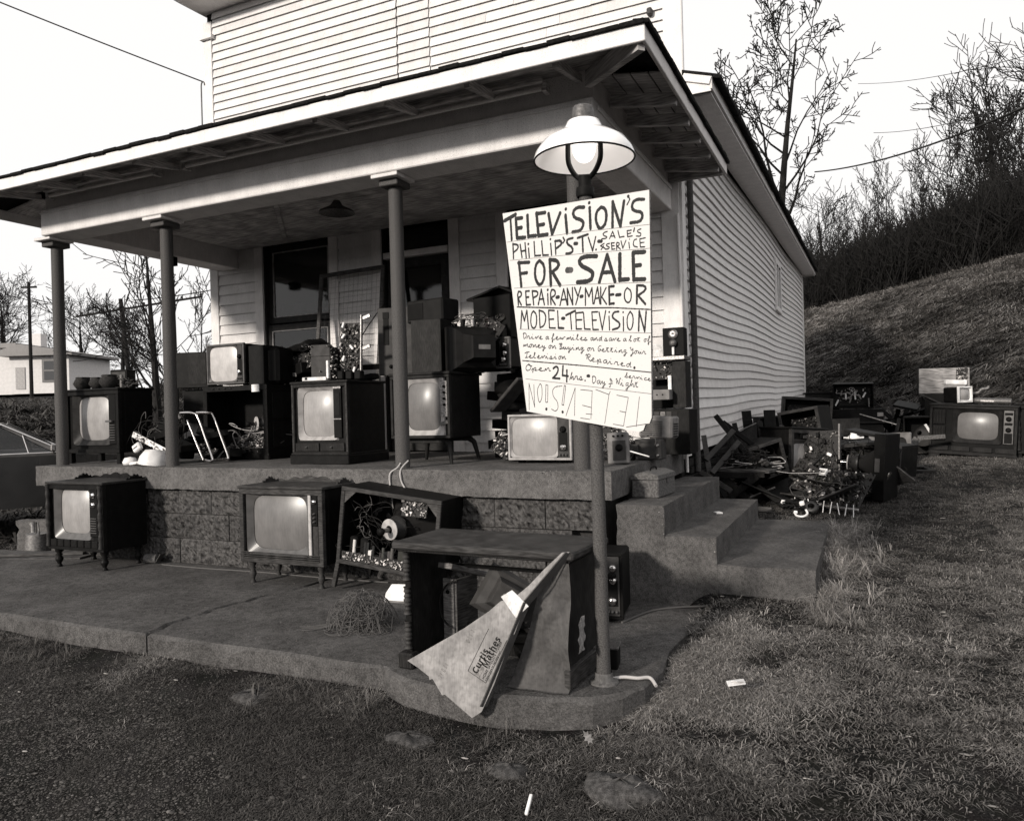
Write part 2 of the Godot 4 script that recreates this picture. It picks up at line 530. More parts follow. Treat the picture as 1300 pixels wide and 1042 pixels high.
func concrete_work():
	# lower pavement: outline with a worn rounded end and a crack across it
	var front := 1.67
	var crack := func(t): return Vector2(-2.36 - 0.15 * sin(t * 2.4) + 0.012 * sin(t * 21.0) - 0.008 * sin(t * 47.0), 0.32 + t * 1.35)
	var left := PackedVector2Array([Vector2(-8.6, 0.15), Vector2(-8.6, front + 0.03)])
	for k in 14:
		left.append(Vector2(-8.0 + k * 0.38, front + 0.012 * sin(k * 2.1)))
	var lft2 := PackedVector2Array()
	for p in left:
		if p.x < crack.call(1.0).x - 0.02: lft2.append(p)
	for k in 25: lft2.append(crack.call(1.0 - k / 24.0) + Vector2(-0.008, 0))
	lft2.append(Vector2(-2.345, -0.12)); lft2.append(Vector2(-5.9, -0.12))
	var right := PackedVector2Array([Vector2(-2.335, -0.12)])
	for k in 25: right.append(crack.call(k / 24.0) + Vector2(0.006, 0))
	for p in [Vector2(-2.3, front), Vector2(-1.9, front + 0.012), Vector2(-1.4, front - 0.006), Vector2(-1.0, front + 0.01), Vector2(-0.72, front), Vector2(-0.66, front + 0.05), Vector2(-0.52, front + 0.12), Vector2(-0.3, front + 0.16), Vector2(0.0, front + 0.15), Vector2(0.25, front + 0.1), Vector2(0.42, front + 0.03), Vector2(0.53, front - 0.07), Vector2(0.6, front - 0.2), Vector2(0.62, 1.2), Vector2(0.58, 0.9), Vector2(0.6, 0.5), Vector2(0.66, 0.1), Vector2(0.62, -0.12)]:
		right.append(p)
	var pave := thing_struct("patio", "cracked grey concrete pavement below the porch")
	for pl in [lft2, right]:
		var m := MB.new()
		patio_slab(m, pl)
		put("slab_piece", m, "patio", pave)
	# porch slab
	var base := thing("porch_foundation", "thick concrete porch slab resting on rock-faced concrete blocks", "porch")
	var s := MB.new()
	rough_box(s, Vector3(-6.02, SL - 0.2, -2.3), Vector3(0.0, SL, 0.0), 0.05, 0.005, 0.008)
	put("slab", s, "slab", base)
	var core := MB.new()
	core.box(Vector3(-2.9, 0.28, -1.2), Vector3(5.6, 0.78, 2.06))
	put("mortar_core", core, "mortar", base)
	# rock-faced blocks, three courses
	var variants := []
	for q in 7:
		var bm := MB.new()
		var sd := q * 31.7
		var f := func(a, b):
			var ea: float = minf(minf(a, 1.0 - a) * 16.0, 1.0)
			var eb: float = minf(minf(b, 1.0 - b) * 9.0, 1.0)
			var e := minf(ea, eb)
			var nn := fn.get_noise_2d(a * 60.0 + sd, b * 34.0 + sd) + 0.8 * fn.get_noise_2d(a * 170.0 + sd, b * 110.0)
			return Vector3((a - 0.5) * 0.396, (b - 0.5) * 0.219, e * (0.012 + 0.026 * nn))
		bm.sheet(20, 11, f)
		bm.box(Vector3(0, 0, -0.05), Vector3(0.396, 0.219, 0.098))
		variants.append(bm.mesh())
	for cse in 3:
		var x0 := -5.72 + (0.2 if cse == 1 else 0.0)
		for k in 15:
			var cx := x0 + k * 0.4 + 0.2
			if cx > 0.0 - 0.12: continue
			var o := put("block", variants[rng.randi() % 7], "block" if (cse == 0 or rng.randf() < 0.3) else "block_dark", base)
			o.position = Vector3(cx, 0.113 + (2 - cse) * 0.225, -0.075 + R(-0.004, 0.006))
			if rng.randf() < 0.5: o.rotation.z = PI
	for k in 9:
		for cse in 3:
			var o := put("block", variants[(k + cse) % 7], "block_dark", base)
			o.position = Vector3(-5.72, 0.113 + cse * 0.225, -0.32 - k * 0.4 * 0.6)
			o.rotation.y = -PI / 2
			o.scale = Vector3(0.6, 1, 1)
	# steps going down to the right
	var stp := thing("concrete_steps", "three worn concrete steps going down from the porch end to the grass", "steps", Vector3(0, 0, 0))
	for d in [[0.012, 0.345, 0.648, 0.0], [0.2, 0.677, 0.451, 0.004], [0.5, 1.269, 0.277, 0.008]]:
		var m := MB.new()
		rough_box(m, Vector3(d[0], -0.25, -2.15), Vector3(d[1], d[2], -0.042 - d[3]), 0.03, 0.005, 0.012)
		put("step", m, "step", stp)
	# bare aggregate where the corners have worn away
	var ag := MB.new()
	for e in [[Vector3(0.338, 0.46, -0.05), Vector3(0.338, 0.64, -0.05), 120], [Vector3(0.67, 0.29, -0.054), Vector3(0.67, 0.445, -0.054), 90], [Vector3(-0.05, SL - 0.012, -0.008), Vector3(-0.5, SL - 0.006, -0.006), 150], [Vector3(-0.008, SL - 0.01, -0.03), Vector3(-0.01, SL - 0.01, -0.5), 60]]:
		for k in e[2]:
			var p: Vector3 = e[0].lerp(e[1], rng.randf()) + Vector3(R(-0.045, 0.004), R(-0.03, 0.004), R(-0.045, 0.004))
			var rr := R(0.003, 0.008)
			var L := R(0.05, 0.24)
			ag.col = Color(L * 1.02, L * 0.99, L * 0.97)
			ag.lathe([Vector2(0.0005, -rr * 0.7), Vector2(rr * 0.8, -rr * 0.3), Vector2(rr, 0.1 * rr), Vector2(rr * 0.6, rr * 0.6), Vector2(0.0005, rr * 0.75)], 6, Transform3D(rot(R(0, 180), R(0, 180), 0), p))
	var ago := put("aggregate", ag, "parts_mix", stp)
	ago.set_meta("kind", "stuff")
	var chipm := MB.new()
	chipm.box(Vector3(0.5, 0.458, -1.15), Vector3(0.05, 0.012, 0.07), rot(0, 30), 0.004)
	tag(put("paper_scrap", chipm, "paper"), "small pale scrap of paper on the middle concrete step", "scrap")

func thing_struct(called: String, label: String) -> Node3D:
	var o := Node3D.new()
	o.name = numbered(called)
	add_child(o)
	o.set_meta("kind", "structure"); o.set_meta("label", label)
	return o

func patio_slab(m: MB, poly: PackedVector2Array):
	# top as a fine grid clipped to the outline would be heavy: triangulated top, worn rounded rim
	var inner := PackedVector2Array()
	var n := poly.size()
	var area := 0.0
	for k in n: area += poly[k].cross(poly[(k + 1) % n])
	if area < 0: poly.reverse()
	for k in n:
		var a := poly[(k + n - 1) % n]; var b := poly[k]; var c := poly[(k + 1) % n]
		var t := ((b - a).normalized() + (c - b).normalized()).normalized()
		inner.append(b + Vector2(-t.y, t.x) * 0.02)
	var ids := Geometry2D.triangulate_polygon(inner)
	for k in range(0, ids.size(), 3):
		var a := inner[ids[k]]; var b := inner[ids[k + 1]]; var c := inner[ids[k + 2]]
		if (b - a).cross(c - a) > 0:
			var q := b; b = c; c = q
		m.tri(Vector3(a.x, 0, a.y), Vector3(b.x, 0, b.y), Vector3(c.x, 0, c.y))
	for k in n:
		var a := inner[k]; var b := inner[(k + 1) % n]
		var oa := poly[k]; var ob := poly[(k + 1) % n]
		var seg: int = maxi(1, int(oa.distance_to(ob) / 0.06))
		for q in seg:
			var t0 := float(q) / seg; var t1 := float(q + 1) / seg
			var pts := []
			for t in [t0, t1]:
				var i2 := inner[k].lerp(inner[(k + 1) % n], t); var o2 := oa.lerp(ob, t)
				var w := maxf(0.0, fn.get_noise_2d(o2.x * 40.0, o2.y * 40.0)) * 0.05
				pts.append([Vector3(i2.x, 0, i2.y), Vector3(o2.x, -0.012 - w, o2.y), Vector3(o2.x, -0.3, o2.y)])
			m.quad(pts[0][0], pts[0][1], pts[1][1], pts[1][0])
			m.quad(pts[0][1], pts[0][2], pts[1][2], pts[1][1])

# ---------------------------------------------------------------- house
func clap(l: float, h := 0.105) -> MB:
	# one clapboard along x, face to +z, thick lower edge
	var m := MB.new()
	var p := PackedVector2Array([Vector2(0.0, 0.02), Vector2(0.02, 0.018), Vector2(0.025, 0.0), Vector2(0.03, 0.0), Vector2(0.029, 0.006), Vector2(0.006, h + 0.012), Vector2(0.0, h + 0.012)])
	# polygon in (z, y): swept along x
	var a := -l / 2; var b := l / 2
	for k in p.size():
		var q := p[k]; var r := p[(k + 1) % p.size()]
		m.quad(Vector3(b, q.y, q.x), Vector3(b, r.y, r.x), Vector3(a, r.y, r.x), Vector3(a, q.y, q.x))
	for e in [a, b]:
		for k in range(1, p.size() - 1):
			if e > 0: m.tri(Vector3(e, p[0].y, p[0].x), Vector3(e, p[k + 1].y, p[k + 1].x), Vector3(e, p[k].y, p[k].x))
			else: m.tri(Vector3(e, p[0].y, p[0].x), Vector3(e, p[k].y, p[k].x), Vector3(e, p[k + 1].y, p[k + 1].x))
	return m

var clap_cache := {}
func clapboard(parent: Node, x0: float, x1: float, y: float, z: float, mat: String, h := 0.105):
	if x1 - x0 < 0.03: return
	var key := "%d_%d" % [int((x1 - x0) * 200), int(h * 1000)]
	if not clap_cache.has(key): clap_cache[key] = clap(x1 - x0, h).mesh()
	var o := put("siding_board", clap_cache[key], mat, parent)
	o.position = Vector3((x0 + x1) / 2, y + R(-0.002, 0.002), z + R(0, 0.002))
	o.rotation.z = R(-0.0012, 0.0012)

func opening(house: Node, called: String, x0: float, x1: float, y0: float, y1: float, cw := 0.125, head := 0.17) -> Node3D:
	# casing round an opening whose clear hole is x0..x1, y0..y1
	var w := Node3D.new()
	w.name = called
	house.add_child(w, true)
	w.position = Vector3(0, 0, ZW)
	boxp("casing", w, Vector3(x0 - cw / 2, (y0 + y1) / 2, 0.03), Vector3(cw, y1 - y0, 0.03), "casing")
	boxp("casing", w, Vector3(x1 + cw / 2, (y0 + y1) / 2, 0.03), Vector3(cw, y1 - y0, 0.03), "casing")
	boxp("head_casing", w, Vector3((x0 + x1) / 2, y1 + head / 2, 0.034), Vector3(x1 - x0 + cw * 2 + 0.03, head, 0.038), "casing")
	boxp("drip_cap", w, Vector3((x0 + x1) / 2, y1 + head + 0.011, 0.042), Vector3(x1 - x0 + cw * 2 + 0.08, 0.022, 0.06), "casing")
	for s in [[x0, 1.0], [x1, -1.0]]:
		boxp("jamb", w, Vector3(s[0] + s[1] * 0.01, (y0 + y1) / 2, -0.05), Vector3(0.02, y1 - y0, 0.13), "sash")
	return w

func house():
	var H := thing("store_house", "white clapboard storefront house with a deep porch roof on steel posts", "house", Vector3.ZERO)
	var xl := -5.91; var xr := 0.024
	# openings in the front wall: x0 x1 y0 y1 of the hole incl. casing
	var holes := [[-5.19, -3.93, 1.5, 3.555], [-3.45, -2.335, 0.8, 3.66], [-1.9, -0.66, 1.5, 3.57]]
	var y := SL - 0.03
	var row := 0
	while y < 3.72:
		var segs := [[xl + 0.12, xr - 0.17]]
		for hh in holes:
			if y + 0.1 > hh[2] and y < hh[3]:
				var out := []
				for sg in segs:
					if hh[0] > sg[0] and hh[1] < sg[1]:
						out.append([sg[0], hh[0] + 0.006]); out.append([hh[1] - 0.006, sg[1]])
					else: out.append(sg)
				segs = out
		for sg in segs:
			clapboard(H, sg[0], sg[1], y, ZW, ["siding_b", "siding_c"][rng.randi() % 2], 0.125)
		y += 0.125; row += 1
	# upper false front, with a boarded-up opening
	y = 3.70
	while y < 6.42:
		var mats := ["siding", "siding_b", "siding_c"]
		if y > 4.02:
			clapboard(H, xl + 0.12, -3.06, y, ZW, mats[rng.randi() % 3])
			clapboard(H, -3.045, -2.645, y + 0.012, ZW - 0.004, mats[rng.randi() % 3])
			var xj := R(-2.2, -0.5)
			clapboard(H, -2.63, xj, y, ZW, mats[rng.randi() % 3]); clapboard(H, xj + 0.003, xr - 0.1, y + R(-0.003, 0.003), ZW, mats[rng.randi() % 3])
		elif rng.randf() < 0.6:
			var xs := R(-4.0, -1.0)
			clapboard(H, xl + 0.12, xs, y, ZW, mats[rng.randi() % 3]); clapboard(H, xs + 0.003, xr - 0.1, y, ZW, mats[rng.randi() % 3])
		else:
			clapboard(H, xl + 0.12, xr - 0.1, y, ZW, mats[rng.randi() % 3])
		y += 0.105
	boxp("corner_board", H, Vector3(xl + 0.05, 2.2, ZW + 0.012), Vector3(0.13, 2.8, 0.05), "trim")
	boxp("corner_board", H, Vector3(xl + 0.05, 4.95, ZW + 0.012), Vector3(0.13, 2.7, 0.05), "trim")
	boxp("corner_board", H, Vector3(xr - 0.085, 2.2, ZW + 0.012), Vector3(0.17, 2.8, 0.05), "trim")
	boxp("corner_board", H, Vector3(xr - 0.02, 4.95, ZW + 0.012), Vector3(0.17, 2.7, 0.05), "trim")
	boxp("corner_board", H, Vector3(xr + 0.012, 5.0, ZW - 0.1), Vector3(0.03, 2.6, 0.2), "trim")
	boxp("corner_cap", H, Vector3(xl + 0.06, 6.1, ZW + 0.03), Vector3(0.2, 0.05, 0.1), "trim")
	# wall backing
	var wb := MB.new()
	for sg in [[xl, -5.06, 0.7, 3.72], [-4.06, -3.33, 0.7, 3.72], [-2.46, -1.78, 0.7, 3.72], [-0.78, xr - 0.02, 0.7, 3.72], [-5.06, -4.06, 0.7, 1.56], [-5.06, -4.06, 3.385, 3.72], [-3.33, -2.46, 3.48, 3.72], [-1.78, -0.78, 0.7, 1.56], [-1.78, -0.78, 3.4, 3.72], [xl + 0.01, xr - 0.02, 3.722, 6.5]]:
		wb.box(Vector3((sg[0] + sg[1]) / 2, (sg[2] + sg[3]) / 2, ZW - 0.1), Vector3(sg[1] - sg[0], sg[3] - sg[2], 0.18))
	put("front_wall", wb, "inside", H)
	var cor := MB.new()
	cor.prism(PackedVector2Array([Vector2(-6.42, 6.72), Vector2(-5.95, 6.42), Vector2(0.1, 6.42), Vector2(0.55, 6.72), Vector2(0.55, 6.86), Vector2(-6.42, 6.86)]), 0.5, Transform3D(Basis(), Vector3(0, 0, ZW + 0.45)))
	put("cornice", cor, "trim", H)
	# side wall: wavy old clapboards that climb with the lot
	var y0n := 0.836; var y1n := 4.2; var y0f := 1.03; var y1f := 4.93
	var rows := 32
	var zf := -18.2
	for k in rows:
		var m := MB.new()
		var t := float(k) / rows; var t2 := float(k + 1) / rows
		var pr := [Vector2(0.022, 0.0), Vector2(0.022, 0.05), Vector2(0.005, 1.12)]
		var segs := 40
		var wave := func(z: float, tt: float): return 0.013 * sin(z * 0.75 + 0.8 + tt * 0.6) * smoothstep(-2.6, -6.5, z) + 0.02 * fn.get_noise_2d(z * 5.0, tt * 9.0)
		var prev := []
		for sidx in segs + 1:
			var z := lerpf(ZW - 0.03, zf, pow(float(sidx) / segs, 1.25))
			var w := (z - ZW) / (zf - ZW)
			var yb: float = lerpf(lerpf(y0n, y1n, t), lerpf(y0f, y1f, t), w) + wave.call(z, t)
			var yt: float = lerpf(lerpf(y0n, y1n, t2), lerpf(y0f, y1f, t2), w) + wave.call(z, t2)
			var bx: float = 0.012 * sin(z * 0.8 + t * 3.0) * smoothstep(-2.6, -6.0, z)
			var cur := [Vector3(xr - 0.02 + bx, yb, z), Vector3(xr + 0.012 + bx, yb, z), Vector3(xr + 0.012 + bx, yb + (yt - yb) * 0.06, z), Vector3(xr - 0.012 + bx, yt + (yt - yb) * 0.06, z)]
			if prev:
				for e in 3: m.quad(cur[e], cur[e + 1], prev[e + 1], prev[e])
			prev = cur
		put("siding_board", m, ["siding", "siding_b", "siding_c"][rng.randi() % 3], H)
	var sw := MB.new()
	var a := Vector3(xr - 0.045, 0.2, ZW - 0.03); var b := Vector3(xr - 0.045, 0.2, zf)
	sw.box(Vector3(xr - 0.12, 2.17, (ZW + zf) / 2 - 0.1), Vector3(0.14, 3.96, zf - ZW - 0.2).abs())
	put("side_wall", sw, "inside", H)
	boxp("corner_board", H, Vector3(xr + 0.01, 2.6, ZW - 0.05), Vector3(0.035, 3.55, 0.14), "trim")
	boxp("corner_board", H, Vector3(xr + 0.01, 2.98, zf + 0.05), Vector3(0.04, 3.9, 0.14), "trim")
	for k in 22:   # foundation bricks under the side wall
		for r in 3:
			boxp("brick", H, Vector3(xr - 0.03, 0.6 + r * 0.078, ZW - 0.15 - k * 0.22 - (0.11 if r % 2 else 0.0)), Vector3(0.09, 0.068, 0.21), "brick", 0.006)
	# side window near the back
	var swn := Node3D.new(); swn.name = "side_window"; H.add_child(swn, true)
	swn.position = Vector3(xr + 0.012, 3.62, -11.2)
	for d in [[0.0, 0.46, 1.0, 0.1], [0.0, -0.46, 1.0, 0.1]]:
		boxp("casing", swn, Vector3(0.01, d[1], 0), Vector3(0.04, 0.09, 0.98), "trim")
	for s in [-1, 1]: boxp("casing", swn, Vector3(0.01, 0, s * 0.44), Vector3(0.04, 0.83, 0.1), "trim")
	boxp("pane", swn, Vector3(0.0, 0, 0), Vector3(0.02, 0.83, 0.78), "glass_tube")
	boxp("muntin", swn, Vector3(0.014, 0, 0), Vector3(0.02, 0.83, 0.04), "trim")
	# front left window
	var w := opening(H, "front_window", -5.06, -4.06, 1.62, 3.385)
	boxp("sill", w, Vector3(-4.56, 1.57, 0.05), Vector3(1.32, 0.06, 0.14), "casing")
	for d in [[1.65, 2.42, -0.03], [2.44, 3.38, -0.065]]:
		var sash := Node3D.new(); sash.name = "sash"; w.add_child(sash, true)
		sash.position = Vector3(-4.56, (d[0] + d[1]) / 2, d[2])
		var hh: float = d[1] - d[0]
		for s in [-1, 1]:
			boxp("stile", sash, Vector3(s * 0.455, 0, 0), Vector3(0.06, hh, 0.035), "sash")
			boxp("rail", sash, Vector3(0, s * (hh / 2 - 0.035), 0), Vector3(0.85, 0.07, 0.035), "sash")
			boxp("putty_line", sash, Vector3(s * 0.415, 0, 0.006), Vector3(0.012, hh - 0.15, 0.02), "bezel_pale")
			boxp("putty_line", sash, Vector3(0, s * (hh / 2 - 0.078), 0.006), Vector3(0.818, 0.012, 0.02), "bezel_pale")
		boxp("pane", sash, Vector3(0, 0, -0.004), Vector3(0.84, hh - 0.14, 0.006), "pane", 0.0)
	# a dim room behind the openings
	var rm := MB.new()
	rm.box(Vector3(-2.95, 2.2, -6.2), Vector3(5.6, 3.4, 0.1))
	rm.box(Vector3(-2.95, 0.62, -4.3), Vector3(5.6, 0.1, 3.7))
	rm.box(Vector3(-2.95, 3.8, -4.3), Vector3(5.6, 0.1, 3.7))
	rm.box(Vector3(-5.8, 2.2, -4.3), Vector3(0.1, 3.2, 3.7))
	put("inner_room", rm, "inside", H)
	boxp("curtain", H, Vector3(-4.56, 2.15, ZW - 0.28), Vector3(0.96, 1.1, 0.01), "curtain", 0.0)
	# door with transom
	var dr := opening(H, "doorway", -3.33, -2.46, SL, 3.485)
	boxp("transom_bar", dr, Vector3(-2.895, 3.07, -0.02), Vector3(0.83, 0.07, 0.1), "casing")
	boxp("transom_pane", dr, Vector3(-2.895, 3.29, -0.04), Vector3(0.8, 0.36, 0.006), "pane", 0.0)
	for s in [-1, 1]: boxp("transom_rail", dr, Vector3(-2.895, 3.29 + s * 0.175, -0.04), Vector3(0.82, 0.035, 0.03), "sash")
	var leaf := Node3D.new(); leaf.name = "door"; dr.add_child(leaf, true)
	leaf.position = Vector3(-2.895, 0, -0.05)
	boxp("bottom_panel", leaf, Vector3(0, SL + 0.52, 0), Vector3(0.81, 1.02, 0.04), "sash")
	for s in [-1, 1]: boxp("stile", leaf, Vector3(s * 0.35, 2.46, 0), Vector3(0.11, 1.12, 0.04), "sash")
	boxp("rail", leaf, Vector3(0, 2.98, 0), Vector3(0.59, 0.1, 0.04), "sash")
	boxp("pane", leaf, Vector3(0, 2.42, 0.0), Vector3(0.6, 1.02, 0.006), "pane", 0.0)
	for d in [[-0.2, 2.18, 0.1, 0.5, "paper"], [-0.06, 2.2, 0.12, 0.55, "curtain"], [0.12, 2.22, 0.2, 0.6, "curtain"], [0.25, 2.15, 0.06, 0.5, "curtain"]]:
		boxp("notice", leaf, Vector3(d[0], d[1], -0.02), Vector3(d[2], d[3], 0.002), "curtain", 0.0)
	# right window, mostly hidden by the sign
	var w2 := opening(H, "front_window", -1.77, -0.79, 1.62, 3.4)
	boxp("sill", w2, Vector3(-1.28, 1.57, 0.05), Vector3(1.3, 0.06, 0.14), "casing")
	boxp("sash", w2, Vector3(-1.28, 2.45, -0.04), Vector3(0.94, 0.06, 0.035), "sash")
	boxp("pane", w2, Vector3(-1.28, 2.51, -0.046), Vector3(0.94, 1.76, 0.006), "pane", 0.0)
	# ---- porch roof
	var ex := 0.466; var ez := 0.611; var ye := 3.52; var exl := -6.5
	var roof := Node3D.new(); roof.name = "porch_roof"; H.add_child(roof, true)
	var rb := MB.new()
	var yt := 4.0
	var A := Vector3(exl, ye, ez); var B := Vector3(ex, ye, ez); var C := Vector3(ex, ye, ZW + 0.03); var D := Vector3(exl, ye, ZW + 0.03)
	var E := Vector3(exl + 2.2, yt, ZW + 0.03); var F := Vector3(ex - 1.6, yt, ZW + 0.03)
	var up := Vector3(0, 0.018, 0)
	rb.quad(A + up, B + up, F + up, E + up)
	rb.tri(B + up, C + up, F + up); rb.tri(D + up, A + up, E + up)
	rb.quad(A, E, F, B); rb.tri(B, F, C); rb.tri(D, E, A)
	put("roof_sheet", rb, "roofing", roof)
	# ragged shingle lip along the front and right edges
	for seg in 46:
		var x0 := exl + seg * 0.1515
		var o := boxp("shingle", roof, Vector3(x0 + 0.076, ye + 0.012 + R(-0.003, 0.005), ez - 0.022), Vector3(0.15, 0.018 + R(0, 0.008), 0.09), "roofing", 0.003, rot(10, R(-1, 1), R(-1.0, 1.0)))
	for seg in 20:
		boxp("shingle", roof, Vector3(ex - 0.02, ye + 0.012 + R(-0.003, 0.006), ez - 0.06 - seg * 0.145), Vector3(0.1, 0.02 + R(0, 0.012), 0.144), "roofing", 0.004, rot(R(-1, 1), 0, -10 + R(-1.5, 1.5)))
	boxp("front_fascia", roof, Vector3((exl + ex) / 2, ye - 0.055, ez - 0.012), Vector3(ex - exl, 0.1, 0.024), "trim", 0.004)
	boxp("side_fascia", roof, Vector3(ex - 0.012, ye - 0.055, (ez - 0.026 + ZW) / 2), Vector3(0.024, 0.1, ez - 0.03 - ZW), "frieze", 0.004)
	boxp("side_fascia", roof, Vector3(exl + 0.012, ye - 0.055, (ez - 0.026 + ZW) / 2), Vector3(0.024, 0.1, ez - 0.03 - ZW), "frieze", 0.004)
	boxp("end_rafter", roof, Vector3((ex - 0.04) / 2 - 0.02, ye - 0.07, ZW + 0.08), Vector3(ex + 0.02, 0.11, 0.05), "soffit", 0.004)
	# deck boards under the overhang
	var nb := 5
	for k in nb:
		var zc := ez - 0.03 - (k + 0.5) * 0.115
		boxp("deck_board", roof, Vector3((exl + ex) / 2, ye - 0.008 + (k + 0.5) * 0.018, zc), Vector3(ex - exl - 0.06, 0.012, 0.108), "soffit", 0.002, rot(9))
	for k in 4:
		var xc := ex - 0.03 - (k + 0.5) * 0.125
		boxp("deck_board", roof, Vector3(xc, ye - 0.01 + (k + 0.5) * 0.018, (ez + ZW) / 2 - 0.33), Vector3(0.117, 0.012, ez - ZW - 0.7), "soffit", 0.002, rot(0, 0, -9))
	for k in 4:
		var xc := exl + 0.03 + (k + 0.5) * 0.125
		boxp("deck_board", roof, Vector3(xc, ye - 0.01 + (k + 0.5) * 0.018, (ez + ZW) / 2 - 0.33), Vector3(0.117, 0.012, ez - ZW - 0.7), "soffit", 0.002, rot(0, 0, 9))
	# rafter tails
	var rx := -5.7
	while rx < -0.1:
		boxp("rafter_tail", roof, Vector3(rx, ye - 0.045, 0.31), Vector3(0.04, 0.055, 0.46), "soffit", 0.003, rot(9))
		rx += 0.62
	for k in 5:
		boxp("lookout", roof, Vector3(0.2, ye - 0.06, -0.35 - k * 0.42), Vector3(0.48, 0.085, 0.045), "soffit", 0.003, rot(0, 0, -9))
	var hip := MB.new()
	hip.bar(Vector3(-0.06, ye - 0.02, 0.08), Vector3(ex - 0.03, ye - 0.085, ez - 0.04), 0.05, 0.11)
	put("hip_rafter", hip, "soffit", roof)
	# beam
	var yb := 3.147; var bl := -5.76; var xb := -0.045
	boxp("front_beam", roof, Vector3((bl + xb) / 2, yb + 0.125, -0.1), Vector3(xb - bl, 0.25, 0.3), "beam", 0.008)
	boxp("beam_moulding", roof, Vector3((bl + xb) / 2, yb + 0.213, 0.054), Vector3(xb - bl, 0.014, 0.012), "beam", 0.003)
	boxp("frieze_board", roof, Vector3((bl + xb) / 2, yb + 0.36, -0.08), Vector3(xb - bl - 0.01, 0.2, 0.16), "frieze", 0.004)
	boxp("side_beam", roof, Vector3(xb - 0.15, yb + 0.125, (-0.252 + ZW) / 2), Vector3(0.3, 0.25, -0.252 - ZW), "frieze", 0.008)
	boxp("side_beam", roof, Vector3(bl + 0.15, yb + 0.125, (-0.252 + ZW) / 2), Vector3(0.3, 0.25, -0.252 - ZW), "frieze", 0.008)
	boxp("frieze_board", roof, Vector3(xb - 0.09, yb + 0.36, (-0.17 + ZW) / 2), Vector3(0.16, 0.2, -0.18 - ZW), "frieze", 0.004)
	boxp("frieze_board", roof, Vector3(bl + 0.09, yb + 0.36, (-0.17 + ZW) / 2), Vector3(0.16, 0.2, -0.18 - ZW), "frieze", 0.004)
	boxp("side_moulding", roof, Vector3(xb + 0.008, yb + 0.2, (-0.1 + ZW) / 2 + 0.06), Vector3(0.014, 0.03, -0.1 - ZW), "frieze", 0.003)
	# ceiling boards run along the porch
	for k in 15:
		boxp("ceiling_board", roof, Vector3((bl + xb) / 2, yb + 0.235, -0.33 - k * 0.132), Vector3(xb - bl - 0.61, 0.016, 0.128), "ceiling", 0.003)
	boxp("ceiling_batten", roof, Vector3(-3.9, yb + 0.215, -1.25), Vector3(0.05, 0.02, 2.0), "ceiling", 0.003, rot(0, 38))
	# pipe-like light fitting hung below the eave
	for d in [[-5.5, -4.05], [-3.7, -0.35]]:
		var tb := MB.new()
		tb.tube([Vector3(d[0], yb + 0.33, 0.14), Vector3(d[1], yb + 0.33, 0.14)], 0.016, 8)
		var p := put("eave_pipe", tb, "frieze", roof)
		var tb2 := MB.new()
		tb2.box(Vector3((d[0] + d[1]) / 2, yb + 0.372, 0.17), Vector3(d[1] - d[0], 0.03, 0.05), Basis(), 0.004)
		put("pipe_housing", tb2, "soffit", roof)
		for e in d:
			boxp("pipe_bracket", roof, Vector3(e, yb + 0.34, 0.12), Vector3(0.035, 0.07, 0.08), "soffit")
	# posts
	for d in [[-5.8, -0.14], [-4.24, -0.12], [-1.735, -0.12], [-0.255, -0.14]]:
		var P := Node3D.new(); P.name = "porch_post"; H.add_child(P, true)
		P.position = Vector3(d[0], SL, d[1])
		var pm := MB.new()
		pm.lathe([Vector2(0.058, -0.004), Vector2(0.058, 0.6), Vector2(0.056, 1.4), Vector2(0.056, 2.19)], 18)
		put("shaft", pm, "post", P)
		boxp("cap_plate", P, Vector3(0, 2.256, 0.03), Vector3(0.24, 0.028, 0.26), "beam", 0.004)
		boxp("cap_block", P, Vector3(0, 2.215, 0.01), Vector3(0.17, 0.05, 0.19), "post", 0.006)
	boxp("light_box", roof, Vector3(-5.55, yb - 0.05, -1.3), Vector3(0.12, 0.1, 0.12), "black")
	# hanging porch lamp shade by the third post
	var pl := MB.new()
	pl.lathe([Vector2(0.17, 0), Vector2(0.16, 0.02), Vector2(0.06, 0.07), Vector2(0.03, 0.12)], 18)
	var plo := put("ceiling_lamp", pl, "metal_dull", roof)
	plo.position = Vector3(-2.9, 3.2, -0.9)
	# ---- main roof behind the false front
	var mr := Node3D.new(); mr.name = "main_roof"; H.add_child(mr, true)
	var nY := 4.3; var fY := 5.03; var eo := 0.36
	var q1 := Vector3(eo, nY, ZW + 0.06); var q2 := Vector3(eo, fY, zf - 0.5)
	var r1 := Vector3(-2.95, nY + 0.5, ZW - 0.22); var r2 := Vector3(-2.95, fY + 0.5, zf - 0.5)
	var l1 := Vector3(-6.3, nY, ZW - 0.22); var l2 := Vector3(-6.3, fY, zf - 0.5)
	var q1b := Vector3(eo, nY, ZW - 0.22)
	var th := Vector3(0, 0.05, 0)
	var mm := MB.new()
	mm.quad(q1b + th, q2 + th, r2 + th, r1 + th); mm.quad(r1 + th, r2 + th, l2 + th, l1 + th)
	mm.quad(r1, r2, q2, q1b); mm.quad(l1, l2, r2, r1)
	mm.quad(q1b, q2, q2 + th, q1b + th)
	# the strip of eave that shows in front of the false front's corner
	var s1 := Vector3(0.09, nY + 0.085, ZW + 0.06)
	mm.quad(q1 + th, q1b + th, s1 + th + Vector3(0, 0, -0.28), s1 + th); mm.quad(q1, q1 + th, s1 + th, s1)
	mm.quad(q1, q1b, q1b + th, q1 + th)
	put("roof_sheet", mm, "roofing", mr)
